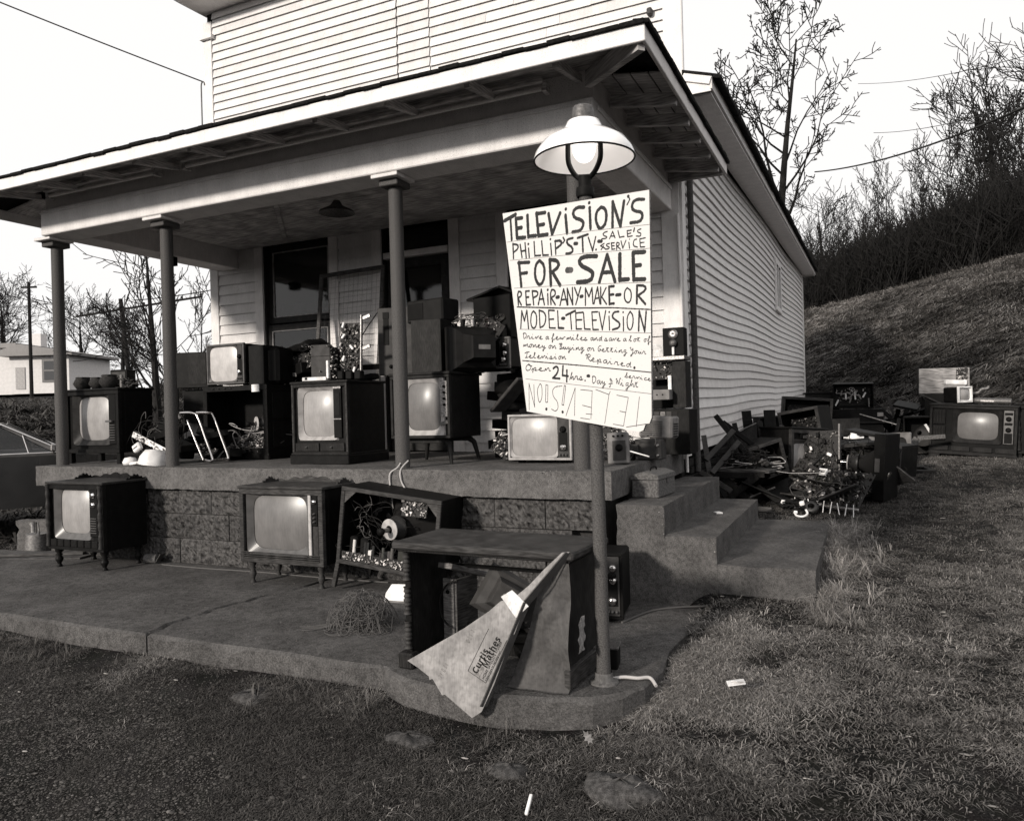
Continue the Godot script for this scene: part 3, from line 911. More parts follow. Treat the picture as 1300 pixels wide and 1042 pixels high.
	for k in 56:
		var t := (k + 0.5) / 56.0
		boxp("shingle", mr, Vector3(eo + 0.0, lerpf(nY, fY, t) + 0.03 + R(-0.004, 0.008), lerpf(ZW + 0.05, zf - 0.5, t)), Vector3(0.16, 0.03 + R(0, 0.02), 0.285), "roofing", 0.004, rot(R(-1, 1) + 2.4, 0, -17))
	var fs := MB.new()
	var fa := Vector3(eo - 0.01, nY - 0.09, ZW + 0.06); var fb := Vector3(eo - 0.01, fY - 0.09, zf - 0.5)
	fs.bar(fa + Vector3(0, 0.055, 0), fb + Vector3(0, 0.055, 0), 0.024, 0.11)
	put("eave_fascia", fs, "frieze", mr)
	var so := MB.new()
	so.bar(Vector3((eo + xr) / 2, nY - 0.1, ZW - 0.03), Vector3((eo + xr) / 2, fY - 0.1, zf - 0.5), eo - xr - 0.04, 0.02)
	put("eave_soffit", so, "casing", mr)
	boxp("eave_return", mr, Vector3(0.215, nY - 0.045, ZW + 0.045), Vector3(0.27, 0.13, 0.02), "trim", 0.002)
	var rk := MB.new()
	rk.bar(Vector3(eo - 0.01, nY - 0.02, ZW + 0.066), Vector3(0.1, nY + 0.06, ZW + 0.066), 0.02, 0.07)
	put("rake_board", rk, "trim", mr)
	# conduits and drainpipe on the side wall
	var cp := MB.new()
	cp.tube([Vector3(xr + 0.045, 0.66, ZW - 0.3), Vector3(xr + 0.045, 2.0, ZW - 0.29), Vector3(xr + 0.045, 4.1, ZW - 0.26)], 0.03, 10)
	put("drainpipe", cp, "conduit", H)
	var c2 := MB.new()
	c2.tube([Vector3(xr + 0.02, 0.68, ZW + 0.07), Vector3(xr + 0.012, 1.3, ZW + 0.06), Vector3(xr, 2.5, ZW + 0.06), Vector3(xr - 0.01, 3.1, ZW + 0.07)], 0.014, 8)
	put("conduit", c2, "trim", H)
	var c3 := MB.new()
	c3.tube([Vector3(xr + 0.06, 3.9, ZW + 0.02), Vector3(xr + 0.06, 5.2, ZW + 0.02), Vector3(xr + 0.06, 6.4, ZW + 0.02)], 0.022, 8)
	put("conduit", c3, "trim", H)
	boxp("insulator", H, Vector3(-0.2, 5.05, ZW + 0.05), Vector3(0.05, 0.07, 0.06), "plastic_grey", 0.015)
	# mast and service hook at the left corner
	var hk := MB.new()
	var hp := []
	for k in 9:
		var aa := PI * k / 8.0
		hp.append(Vector3(-5.95 - 0.03 * cos(aa), 5.52 + 0.05 * sin(aa), ZW + 0.04))
	hp.insert(0, Vector3(-5.98, 4.0, ZW + 0.04))
	hk.tube(hp, 0.009, 6)
	put("service_hook", hk, "metal_dull", H)

# ---------------------------------------------------------------- building blocks for sets and scrap
func sup(a: float, hx: float, hy: float, e: float) -> Vector2:
	var c := cos(a); var s := sin(a)
	return Vector2(signf(c) * pow(absf(c), 2.0 / e) * hx, signf(s) * pow(absf(s), 2.0 / e) * hy)

# bulged picture-tube face, facing +z, centred on at
func tube_face(m: MB, at: Vector3, w: float, h: float, bulge := 0.05, e := 5.0, b := Basis()):
	var na := 48; var nr := 8
	var base := m.v.size()
	for r in nr + 1:
		for a in na:
			var t := float(r) / nr
			var p := sup(TAU * a / na, w / 2 * t, h / 2 * t, lerpf(2.0, e, t))
			var z := bulge * (1.0 - t * t)
			var nn := Vector3(p.x * bulge * 2.0 / (w * w * 0.25), p.y * bulge * 2.0 / (h * h * 0.25), 1).normalized()
			m.vert(at + b * Vector3(p.x, p.y, z), b * nn)
	for r in nr:
		for a in na:
			var a2 := (a + 1) % na
			var q := base + r * na + a; var q2 := base + r * na + a2
			m.i.append_array(PackedInt32Array([q, q2, q + na, q2, q2 + na, q + na]))

# picture-frame ring between two rounded rectangles
func frame_ring(m: MB, at: Vector3, w0: float, h0: float, e0: float, z0: float, w1: float, h1: float, e1: float, z1: float):
	var na := 48
	for a in na:
		var t0 := TAU * a / na; var t1 := TAU * (a + 1) / na
		var o0 := sup(t0, w0 / 2, h0 / 2, e0); var o1 := sup(t1, w0 / 2, h0 / 2, e0)
		var i0 := sup(t0, w1 / 2, h1 / 2, e1); var i1 := sup(t1, w1 / 2, h1 / 2, e1)
		m.quad(at + Vector3(o0.x, o0.y, z0), at + Vector3(o1.x, o1.y, z0), at + Vector3(i1.x, i1.y, z1), at + Vector3(i0.x, i0.y, z1))

func knob(parent: Node, at: Vector3, r: float, mat := "chrome", called := "knob"):
	var m := MB.new()
	m.lathe([Vector2(r, 0), Vector2(r, 0.008), Vector2(r * 0.75, 0.012), Vector2(r * 0.7, 0.02), Vector2(0.0005, 0.021)], 14, Transform3D(rot(90), Vector3.ZERO))
	m.box(Vector3(0, 0, 0.022), Vector3(r * 0.3, r * 1.3, 0.006), Basis(), 0.001)
	var o := put(called, m, mat, parent)
	o.position = at
	return o

func rect_frame(m: MB, x0: float, x1: float, y0: float, y1: float, z: float, t: float, d: float):
	m.box(Vector3((x0 + x1) / 2, y1 - t / 2, z), Vector3(x1 - x0, t, d), Basis(), 0.003)
	m.box(Vector3((x0 + x1) / 2, y0 + t / 2, z), Vector3(x1 - x0, t, d), Basis(), 0.003)
	m.box(Vector3(x0 + t / 2, (y0 + y1) / 2, z), Vector3(t, y1 - y0 - t * 2, d), Basis(), 0.003)
	m.box(Vector3(x1 - t / 2, (y0 + y1) / 2, z), Vector3(t, y1 - y0 - t * 2, d), Basis(), 0.003)

func turned_leg(h: float, r := 0.026) -> MB:
	var m := MB.new()
	m.lathe([Vector2(r * 0.7, 0), Vector2(r * 0.85, h * 0.05), Vector2(r * 0.5, h * 0.14), Vector2(r * 0.55, h * 0.2), Vector2(r * 1.0, h * 0.36), Vector2(r * 1.05, h * 0.46), Vector2(r * 0.6, h * 0.6), Vector2(r * 1.0, h * 0.66), Vector2(r * 0.6, h * 0.72), Vector2(r * 1.05, h * 0.84), Vector2(r * 1.1, h)], 14)
	return m

func spindle(h: float, r := 0.02) -> MB:
	var m := MB.new()
	var pr := []
	var n := 42
	for k in n + 1:
		var t := float(k) / n
		var b := 0.65 + 0.35 * absf(sin(t * PI * 4.0)) * (0.7 + 0.3 * sin(t * 40.0))
		if absf(t - 0.5) < 0.06 or t < 0.04 or t > 0.96: b = 1.0
		pr.append(Vector2(r * b, h * t))
	m.lathe(pr, 12)
	return m

# console set facing +z, origin on the floor under its middle
# o: w h d leg legs cab trim screen [cx cy w h] panel [x w] tone
func console(t: Node3D, o: Dictionary):
	var w: float = o.w; var h: float = o.h; var d: float = o.d; var lg: float = o.get("leg", 0.0)
	var cab: String = o.get("cab", "cab_dark"); var trim: String = o.get("trim", "cab_trim")
	var zf := d / 2
	var y0 := lg; var yt := h
	var m := MB.new()
	m.box(Vector3(0, (y0 + yt - 0.02) / 2, -0.045), Vector3(w - 0.03, yt - 0.02 - y0, d - 0.09), Basis(), 0.004)
	for sx in [-1, 1]: m.box(Vector3(sx * (w / 2 - 0.022), (y0 + yt - 0.02) / 2, d / 2 - 0.06), Vector3(0.014, yt - 0.02 - y0, 0.06))
	var sc0: Array = o.screen
	# front board round the tube opening
	var fx0: float = sc0[0] - (sc0[2] + o.get("bez", 0.07)) / 2; var fx1: float = sc0[0] + (sc0[2] + o.get("bez", 0.07)) / 2
	var fy0: float = sc0[1] - (sc0[3] + o.get("bez", 0.07)) / 2; var fy1: float = sc0[1] + (sc0[3] + o.get("bez", 0.07)) / 2
	for q in [[-w / 2 + 0.02, fx0, y0, yt - 0.02], [fx1, w / 2 - 0.02, y0, yt - 0.02], [fx0, fx1, y0, fy0], [fx0, fx1, fy1, yt - 0.02]]:
		if q[1] - q[0] > 0.004 and q[3] - q[2] > 0.004: m.box(Vector3((q[0] + q[1]) / 2, (q[2] + q[3]) / 2, d / 2 - 0.036), Vector3(q[1] - q[0], q[3] - q[2], 0.022))
	put("cabinet", m, cab, t)
	var tp := MB.new()
	tp.box(Vector3(0, yt - 0.011, 0.0), Vector3(w + 0.02, 0.022, d + 0.015), Basis(), 0.006)
	put("top", tp, o.get("topmat", trim), t)
	var ff := MB.new()
	rect_frame(ff, -w / 2, w / 2, y0, yt - 0.024, zf - 0.02, o.get("frame", 0.04), 0.04)
	put("face_frame", ff, trim, t)
	var s: Array = o.screen
	var bw: float = s[2] + o.get("bez", 0.07); var bh: float = s[3] + o.get("bez", 0.07)
	var bz := MB.new()
	frame_ring(bz, Vector3(s[0], s[1], 0), bw, bh, 14, zf - 0.008, s[2] * 1.0, s[3] * 1.0, 5.0, zf - 0.045)
	frame_ring(bz, Vector3(s[0], s[1], 0), bw + 0.012, bh + 0.012, 30, zf - 0.03, bw, bh, 14, zf - 0.008)
	put("bezel", bz, o.get("bezel", "bezel"), t)
	var sc := MB.new()
	tube_face(sc, Vector3(s[0], s[1], zf - 0.05), s[2], s[3], 0.035)
	put("screen", sc, o.get("glass", "screen"), t)
	if o.has("panel"):
		var p: Array = o.panel   # x, width, y0, y1
		var pn := boxp("control_panel", t, Vector3(p[0], (p[2] + p[3]) / 2, zf - 0.014), Vector3(p[1], p[3] - p[2], 0.016), "black")
		var n: int = o.get("knobs", 2)
		for k in n:
			knob(pn, Vector3(0, (p[3] - p[2]) * (0.36 - 0.2 * k), 0.008), minf(p[1] * 0.34, 0.026))
		for k in 7:
			boxp("grille_slat", pn, Vector3(0, (p[3] - p[2]) * (-0.42 + 0.05 * k), 0.011), Vector3(p[1] * 0.75, 0.006, 0.006), "bezel", 0.001)
	var lt: String = o.get("legs", "")
	if lt == "turned":
		var lm := turned_leg(lg, o.get("leg_r", 0.026)).mesh()
		for sx in [-1, 1]:
			for sz in [-1, 1]:
				var l := put("leg", lm, trim, t)
				l.position = Vector3(sx * (w / 2 - 0.07), 0, sz * (d / 2 - 0.06))
	elif lt == "square":
		for sx in [-1, 1]:
			for sz in [-1, 1]:
				boxp("leg", t, Vector3(sx * (w / 2 - 0.035), lg / 2, sz * (d / 2 - 0.04)), Vector3(0.05, lg, 0.05), cab)
	elif lt == "splay":
		for sx in [-1, 1]:
			for sz in [-1, 1]:
				var lm := MB.new()
				lm.tube([Vector3(sx * (w / 2 - 0.015), 0, sz * (d / 2 - 0.04)), Vector3(sx * (w / 2 - 0.05), lg * 0.75, sz * (d / 2 - 0.07)), Vector3(sx * (w / 2 - 0.12), lg, sz * (d / 2 - 0.09))], [0.014, 0.024, 0.03], 8)
				put("leg", lm, trim, t)
		for sz in [-1, 1]:
			boxp("stretcher", t, Vector3(0, lg - 0.02, sz * (d / 2 - 0.08)), Vector3(w - 0.16, 0.045, 0.03), trim)
	elif lt == "plinth":
		boxp("plinth", t, Vector3(0, 0.04, 0.005), Vector3(w + 0.03, 0.08, d + 0.03), cab, 0.006)
		boxp("plinth_moulding", t, Vector3(0, 0.089, 0.004), Vector3(w + 0.012, 0.018, d + 0.014), trim, 0.006)

func gallery(t: Node3D, w: float, d: float, y: float, mat: String):
	# low scalloped rail along the back and short returns
	var m := MB.new()
	var wave := func(l: float, n: int) -> PackedVector2Array:
		var p := PackedVector2Array([Vector2(-l / 2, 0), Vector2(l / 2, 0)])
		for k in n + 1:
			var q := 1.0 - float(k) / n
			p.append(Vector2((q - 0.5) * l, 0.026 + 0.016 * cos((q - 0.5) * PI * 2.0) + 0.009 * sin(q * PI * 10.0)))
		return p
	m.prism(wave.call(w, 40), 0.014, Transform3D(Basis(), Vector3(0, y, -d / 2 + 0.02)))
	for s in [-1, 1]:
		m.prism(wave.call(d * 0.4, 14), 0.012, Transform3D(rot(0, 90), Vector3(s * (w / 2) - 0.006 * s, y, -d / 2 + 0.01 + d * 0.2)))
	put("gallery_rail", m, mat, t)

# small electronic parts scattered on a board in the xy plane, facing +z
func bits(m: MB, w: float, h: float, n: int, tall := 0.03, at := Vector3.ZERO, b := Basis(), bright := 0.25):
	for k in n:
		var p := Vector3(R(-w / 2, w / 2), R(-h / 2, h / 2), 0)
		var q := rng.randf()
		var L: float = R(0.3, 0.75) if q < bright * 0.6 else (R(0.05, 0.2) if q < bright + 0.2 else R(0.004, 0.03))
		m.col = Color(L * 1.04, L * 0.99, L * 0.96)
		var kind := rng.randi() % 4
		var z := R(0.3, 1.0) * tall
		if kind == 0:
			m.lathe([Vector2(0.006, 0), Vector2(0.006, z), Vector2(0.0005, z)], 7, Transform3D(b * rot(90), at + b * p))
		elif kind == 1:
			m.box(at + b * (p + Vector3(0, 0, z * 0.4)), Vector3(R(0.008, 0.03), R(0.006, 0.02), z * 0.8), b * rot(0, 0, R(0, 90)), 0.001)
		elif kind == 2:
			var l := R(0.012, 0.03)
			m.box(at + b * (p + Vector3(0, 0, 0.006)), Vector3(l, 0.005, 0.005), b * rot(0, 0, R(0, 180)), 0.0)
		else:
			m.box(at + b * (p + Vector3(0, 0, z * 0.5)), Vector3(0.003, 0.012, z), b * rot(0, 0, R(0, 180)), 0.0)
	m.col = Color(1, 1, 1)

func circuit(parent: Node, at: Vector3, b: Basis, w: float, h: float, n: int, called := "circuit_board", tall := 0.03, bright := 0.25) -> Node3D:
	var bd := boxp(called, parent, at, Vector3(w, h, 0.003), "pcb", 0.0, b)
	var m := MB.new()
	bits(m, w * 0.96, h * 0.96, n, tall, Vector3(0, 0, 0.002), Basis(), bright)
	var o := put("components", m, "parts_mix", bd)
	o.set_meta("kind", "stuff")
	return bd

func smooth_path(pts: Array, per := 5) -> Array:
	var out := []
	var n := pts.size()
	for k in n - 1:
		var p0: Vector3 = pts[max(k - 1, 0)]; var p1: Vector3 = pts[k]; var p2: Vector3 = pts[k + 1]; var p3: Vector3 = pts[min(k + 2, n - 1)]
		for j in per:
			out.append(p1.cubic_interpolate(p2, p0, p3, float(j) / per))
	out.append(pts[n - 1])
	return out

func wires(m: MB, c: Vector3, size: Vector3, n: int, r := 0.003, k := 9):
	for q in n:
		var pts := []
		var p := Vector3(R(-0.5, 0.5), R(-0.5, 0.5), R(-0.5, 0.5))
		var d := Vector3(R(-1, 1), R(-1, 1), R(-1, 1)).normalized()
		for j in k:
			pts.append(c + p * size)
			d = (d + Vector3(R(-1, 1), R(-1, 1), R(-1, 1)) * 0.75 - p * 0.9).normalized()
			p += d * R(0.1, 0.26)
		m.tube(smooth_path(pts, 3), r * R(0.6, 1.0), 4, false)

# back of a picture tube: funnel pointing along -z of the frame b, neck end toward +z
func tube_back(parent: Node, at: Vector3, b: Basis, w: float, h: float, d: float):
	var n := Node3D.new(); n.name = "picture_tube"; parent.add_child(n, true)
	n.transform = Transform3D(b, at)
	var m := MB.new()
	var prev := []
	for k in 9:
		var t := k / 8.0
		var f := pow(1.0 - t, 1.4)
		var hx := lerpf(0.03, w / 2, f); var hy := lerpf(0.03, h / 2, f)
		var ring := []
		for a in 25: 
			var p := sup(TAU * a / 24, hx, hy, lerpf(2.0, 5.0, f))
			ring.append(Vector3(p.x, p.y, -d + d * t))
		if prev:
			for a in 24: m.quad(prev[a], prev[a + 1], ring[a + 1], ring[a])
		prev = ring
	put("funnel", m, "aquadag", n)
	var nk := MB.new()
	nk.tube([Vector3(0, 0, -0.02), Vector3(0, 0, 0.13)], 0.018, 12)
	put("neck", nk, "glass_tube", n)
	var yk := MB.new()
	yk.lathe([Vector2(0.085, -0.05), Vector2(0.09, -0.03), Vector2(0.06, 0.0), Vector2(0.05, 0.03), Vector2(0.03, 0.035)], 20, Transform3D(rot(90), Vector3.ZERO))
	put("yoke", yk, "copper", n)
	var rg := MB.new()
	rg.lathe([Vector2(0.03, 0), Vector2(0.075, 0.0), Vector2(0.078, 0.006), Vector2(0.075, 0.012), Vector2(0.03, 0.012)], 24, Transform3D(rot(90), Vector3(0, 0, 0.04)))
	put("magnet_ring", rg, "bezel_pale", n)
	var sk := MB.new()
	sk.lathe([Vector2(0.026, 0), Vector2(0.026, 0.03), Vector2(0.001, 0.032)], 14, Transform3D(rot(90), Vector3(0, 0, 0.12)))
	put("socket", sk, "black", n)

# open box shell: walls only, open toward +z
func shell(parent: Node, w: float, h: float, d: float, th: float, mat, called := "cabinet") -> MeshInstance3D:
	var m := MB.new()
	m.box(Vector3(0, h - th / 2, 0), Vector3(w, th, d), Basis(), 0.003)
	m.box(Vector3(0, th / 2, 0), Vector3(w, th, d), Basis(), 0.003)
	for s in [-1, 1]: m.box(Vector3(s * (w / 2 - th / 2), h / 2, 0), Vector3(th, h - th * 2, d), Basis(), 0.003)
	m.box(Vector3(0, h / 2, -d / 2 + th / 2), Vector3(w - th * 2, h - th * 2, th), Basis(), 0.0)
	return put(called, m, mat, parent)

# plastic rear cover of a set: stepped hump, open toward -z; faces +z
func rear_cover(t: Node3D, w: float, h: float, d: float, mat: String):
	var m := MB.new()
	var prev := []
	for s in [[1.0, 1.0, 0.0], [1.0, 1.0, 0.3], [0.86, 0.84, 0.5], [0.6, 0.62, 0.56], [0.52, 0.5, 0.95], [0.48, 0.46, 1.0]]:
		var x: float = w / 2 * s[0]; var y: float = h / 2 * s[1]; var z: float = d * s[2]
		var ring := [Vector3(-x, h / 2 - y, z), Vector3(x, h / 2 - y, z), Vector3(x, h / 2 + y, z), Vector3(-x, h / 2 + y, z)]
		if prev:
			for k in 4: m.quad(prev[k], prev[(k + 1) % 4], ring[(k + 1) % 4], ring[k])
		prev = ring
	m.quad(prev[0], prev[1], prev[2], prev[3])
	put("housing", m, mat, t)
	for k in 6:
		boxp("vent_slat", t, Vector3(-w * 0.2 + k * w * 0.08, h * 0.87, d * 0.36), Vector3(w * 0.05, 0.012, 0.03), "black", 0.002, rot(-50))
	boxp("rear_label", t, Vector3(0, h * 0.5, d + 0.002), Vector3(w * 0.25, h * 0.1, 0.003), "plastic_pale", 0.0)
	boxp("jack_panel", t, Vector3(w * 0.3, h * 0.3, d * 0.53), Vector3(w * 0.12, h * 0.12, 0.02), "plastic_grey")

func portable(t: Node3D, w: float, h: float, d: float, case_mat: String, bez: String, glass: String, sw: float, panel := true):
	var m := MB.new()
	m.box(Vector3(0, h / 2, -0.01), Vector3(w - 0.012, h - 0.012, d - 0.02), Basis(), 0.012)
	put("case", m, case_mat, t)
	var bz := MB.new()
	rect_frame(bz, -w / 2, w / 2, 0, h, d / 2 - 0.01, 0.018, 0.03)
	put("front_frame", bz, bez, t)
	var cx := -w / 2 + 0.03 + sw / 2
	var sh := h - 0.06
	var rr := MB.new()
	frame_ring(rr, Vector3(cx, h / 2, 0), sw + 0.02, sh + 0.02, 16, d / 2 + 0.002, sw, sh, 6, d / 2 - 0.014)
	put("bezel", rr, bez, t)
	var sc := MB.new()
	tube_face(sc, Vector3(cx, h / 2, d / 2 - 0.018), sw, sh, 0.022, 6)
	put("screen", sc, glass, t)
	if panel:
		var px := (cx + sw / 2 + w / 2 - 0.01) / 2
		var pw := w / 2 - 0.02 - (cx + sw / 2) - 0.012
		var pn := boxp("control_panel", t, Vector3(px, h / 2, d / 2 - 0.002), Vector3(pw, h - 0.04, 0.012), "plastic_grey")
		boxp("dial_plate", pn, Vector3(0, -h * 0.1, 0.007), Vector3(pw * 0.75, h * 0.4, 0.006), "black")
		knob(pn, Vector3(0, -h * 0.22, 0.012), minf(pw * 0.36, 0.026))
		knob(pn, Vector3(0, h * 0.16, 0.008), minf(pw * 0.34, 0.026), "black")
		for k in 3: knob(pn, Vector3((k - 1) * pw * 0.28, -h * 0.38, 0.007), pw * 0.11, "bezel")
	for s in [-1, 1]: boxp("foot", t, Vector3(s * w * 0.36, -0.012, d * 0.25), Vector3(0.05, 0.026, 0.05), "black")

func plank(called: String, label: String, a: Vector3, b: Vector3, w: float, th: float, mat: String, up := Vector3.UP, group := ""):
	var m := MB.new()
	m.bar(Vector3.ZERO, b - a, w, th, up, 0.003)
	var o := put(called, m, mat)
	o.position = a
	tag(o, label, "board", group)
	return o

# ---------------------------------------------------------------- sets and scrap on the lower pavement
func on_patio():
	# A spindle-fronted console
	var t := thing("console_television", "dark console television with turned corner spindles and scalloped rail by the watering can", "television", Vector3(-4.81, 0, 0.225), 0, "discarded television sets")
	console(t, {"w": 0.74, "h": 0.775, "d": 0.46, "leg": 0.17, "legs": "turned", "cab": "cab_black", "trim": "cab_dark", "topmat": "cab_trim", "screen": [-0.035, 0.515, 0.39, 0.4], "bez": 0.1, "bezel": "bezel", "panel": [0.245, 0.1, 0.3, 0.72], "leg_r": 0.032})
	for s in [-1, 1]:
		var sp := put("spindle", spindle(0.55, 0.021), "cab_trim", t)
		sp.position = Vector3(s * 0.345, 0.2, 0.235)
	for k in 7:
		boxp("drawer_block", t, Vector3(-0.27 + k * 0.09, 0.232, 0.232), Vector3(0.08, 0.06, 0.02), "cab_dark", 0.008)
	gallery(t, 0.7, 0.46, 0.775, "cab_dark")
	# B lighter console with pale strip
	t = thing("console_television", "brown wood console television with pale metal strip and turned legs beside the open set", "television", Vector3(-2.525, 0, 0.195), 0, "discarded television sets")
	console(t, {"w": 0.815, "h": 0.77, "d": 0.41, "leg": 0.175, "legs": "turned", "cab": "cab_dark", "trim": "cab_worn", "screen": [-0.035, 0.487, 0.53, 0.42], "bez": 0.08, "bezel": "bezel", "glass": "screen_dark"})
	boxp("pale_strip", t, Vector3(0.285, 0.49, 0.196), Vector3(0.026, 0.49, 0.016), "bezel_pale")
	var cp := boxp("control_panel", t, Vector3(0.335, 0.6, 0.195), Vector3(0.05, 0.24, 0.016), "black")
	knob(cp, Vector3(0, 0.06, 0.008), 0.02)
	for k in 3: knob(cp, Vector3(0, -0.03 - k * 0.03, 0.008), 0.009, "bezel")
	boxp("speaker_cloth", t, Vector3(0.335, 0.36, 0.193), Vector3(0.05, 0.23, 0.012), "grille")
	for k in 4: boxp("reeded_bead", t, Vector3(0, 0.212 + k * 0.014, 0.206), Vector3(0.75, 0.008, 0.01), "cab_worn", 0.003)
	gallery(t, 0.76, 0.41, 0.77, "cab_worn")
	# C open-backed set leaning on a skewed cabinet
	t = thing("open_television", "tilted open-backed television cabinet showing picture tube neck and pale chassis", "television", Vector3(-1.63, 0.175, 0.12), 4, "discarded television sets", Vector3(0, 0, -7))
	shell(t, 0.82, 0.56, 0.44, 0.022, "cab_black")
	var fr := MB.new()
	rect_frame(fr, -0.41, 0.41, -0.01, 0.56, 0.222, 0.03, 0.02)
	put("rear_frame", fr, "cab_worn", t)
	for s in [-1, 1]:
		var gs := MB.new()
		gs.prism(PackedVector2Array([Vector2(0, 0), Vector2(-0.09 * s, 0), Vector2(0, -0.09)] if s > 0 else [Vector2(0, 0), Vector2(0, -0.09), Vector2(0.09, 0)]), 0.015, Transform3D(Basis(), Vector3(s * 0.38, 0.53, 0.225)))
		put("corner_gusset", gs, "board_old", t)
	for x in [-0.4, 0.4]:
		var lm := MB.new()
		lm.bar(Vector3(x, 0.02, 0.2), Vector3(x - 0.03, -0.165 + (0.06 if x > 0 else -0.035), 0.2), 0.032, 0.032)
		put("leg", lm, "cab_worn", t)
		var l2 := MB.new()
		l2.bar(Vector3(x * 0.8, 0.02, -0.15), Vector3(x * 0.8 - 0.02, -0.15 + (0.07 if x > 0 else -0.02), -0.15), 0.032, 0.032)
		put("leg", l2, "cab_dark", t)
	tube_back(t, Vector3(0.02, 0.3, 0.17), rot(4, -14), 0.6, 0.44, 0.3)
	var ch := MB.new()
	ch.box(Vector3(0, 0.045, 0.17), Vector3(0.74, 0.05, 0.1), Basis(), 0.003)
	put("chassis", ch, "metal_dull", t)
	circuit(t, Vector3(0.0, 0.055, 0.222), Basis(), 0.74, 0.06, 150, "tuner_strip", 0.012, 0.7)
	var cb := MB.new()
	for k in 26:
		var hh := R(0.03, 0.11)
		var L := R(0.5, 0.8) if rng.randf() < 0.3 else R(0.01, 0.12)
		cb.col = Color(L, L * 0.96, L * 0.93)
		if rng.randf() < 0.5: cb.lathe([Vector2(R(0.008, 0.016), 0), Vector2(0.012, hh), Vector2(0.0005, hh)], 10, Transform3D(Basis(), Vector3(R(-0.34, 0.34), 0.07, R(0.1, 0.2))))
		else: cb.box(Vector3(R(-0.34, 0.34), 0.07 + hh / 2, R(0.08, 0.19)), Vector3(R(0.02, 0.05), hh, R(0.02, 0.04)), rot(0, R(0, 90)), 0.002)
	var cbo := put("valves", cb, "parts_mix", t)
	cbo.set_meta("kind", "stuff")
	for k in 2: boxp("transformer", t, Vector3(-0.31 + k * 0.09, 0.13, 0.13), Vector3(0.07, 0.12, 0.09), "black", 0.012)
	circuit(t, Vector3(0.19, 0.47, 0.2), rot(-8, 0, 3), 0.2, 0.11, 70, "convergence_board", 0.015, 0.5)
	var wm := MB.new()
	wires(wm, Vector3(-0.1, 0.3, 0.12), Vector3(0.5, 0.42, 0.14), 16, 0.004)
	var wo := put("wiring", wm, "wire_dark", t); wo.set_meta("kind", "stuff")
	var wm2 := MB.new()
	wires(wm2, Vector3(-0.2, 0.36, 0.15), Vector3(0.3, 0.3, 0.1), 5, 0.004)
	put("cable_loop", wm2, "wire_mid", t)
	# two pale cables hanging over the slab edge behind it
	for k in 2:
		var m := MB.new()
		var x := -1.745 + k * 0.06
		m.tube(smooth_path([Vector3(x + 0.02, SL + 0.06, -0.09), Vector3(x + 0.02 - k * 0.02, SL + 0.012, -0.03), Vector3(x - 0.02 + k * 0.03, SL - 0.03, 0.014), Vector3(x - 0.025 + k * 0.05, SL - 0.1, 0.016), Vector3(x - 0.01 + k * 0.1, SL - 0.2, 0.018), Vector3(x + k * 0.12, SL - 0.3, 0.02)], 6), 0.0065, 7)
		tag(put("hanging_cable", m, "wire_pale"), ["pale cable hanging straight over the slab edge at the post", "pale cable curling outward over the slab edge at the post"][k], "cable")
	# D gutted cabinet at the corner
	t = thing("gutted_cabinet", "gutted wooden television cabinet with open front and broad worn top beside the lamp post", "cabinet", Vector3(-0.15, 0, 1.46), -2)
	var w := 0.9; var d := 0.4; var h := 0.65
	boxp("top", t, Vector3(0.01, h - 0.018, 0), Vector3(w + 0.1, 0.036, d + 0.08), "cab_worn", 0.008)
	boxp("top_moulding", t, Vector3(0.01, h - 0.043, 0), Vector3(w + 0.05, 0.014, d + 0.04), "cab_brown", 0.004)
	boxp("side_panel", t, Vector3(-w / 2 + 0.012, h / 2 - 0.02, -0.01), Vector3(0.022, h - 0.1, d - 0.06), "cab_brown")
	boxp("side_panel", t, Vector3(w / 2 - 0.012, h / 2 - 0.02, 0), Vector3(0.022, h - 0.1, d - 0.02), "cab_brown")
	boxp("bottom_rail", t, Vector3(w / 2 + 0.004, 0.06, 0.0), Vector3(0.03, 0.09, d + 0.02), "cab_worn")
	boxp("bottom_rail", t, Vector3(0, 0.03, -d / 2 + 0.02), Vector3(w, 0.05, 0.03), "cab_dark")
	boxp("foot_block", t, Vector3(-w / 2 + 0.01, 0.04, d / 2 - 0.02), Vector3(0.09, 0.08, 0.07), "cab_brown", 0.008)
	boxp("corner_post", t, Vector3(-w / 2 + 0.015, 0.335, d / 2 - 0.03), Vector3(0.035, 0.51, 0.02), "cab_dark")
	for k in 3:
		var sp := put("spindle", spindle(0.14, 0.02), "cab_worn", t)
		sp.position = Vector3(-w / 2 + 0.015, 0.1 + k * 0.175, d / 2 - 0.014)
	for s in [[0.14, 0.0], [0.46, 0.0]]: boxp("back_batten", t, Vector3(0, s[0], -d / 2 + 0.01), Vector3(w - 0.05, 0.02, 0.015), "cab_dark")
	# cardboard carton flap leaning on it, with print
	var cs := thing("carton_panel", "torn printed cardboard carton panel leaning on the gutted cabinet", "cardboard", Vector3(0.333, 0.653, 1.726))
	cs.basis = Basis(Vector3(0.99911, 0, -0.04213), Vector3(-0.00907, 0.97656, -0.21505), Vector3(0.04115, 0.21524, 0.97569))
	var pm := MB.new()
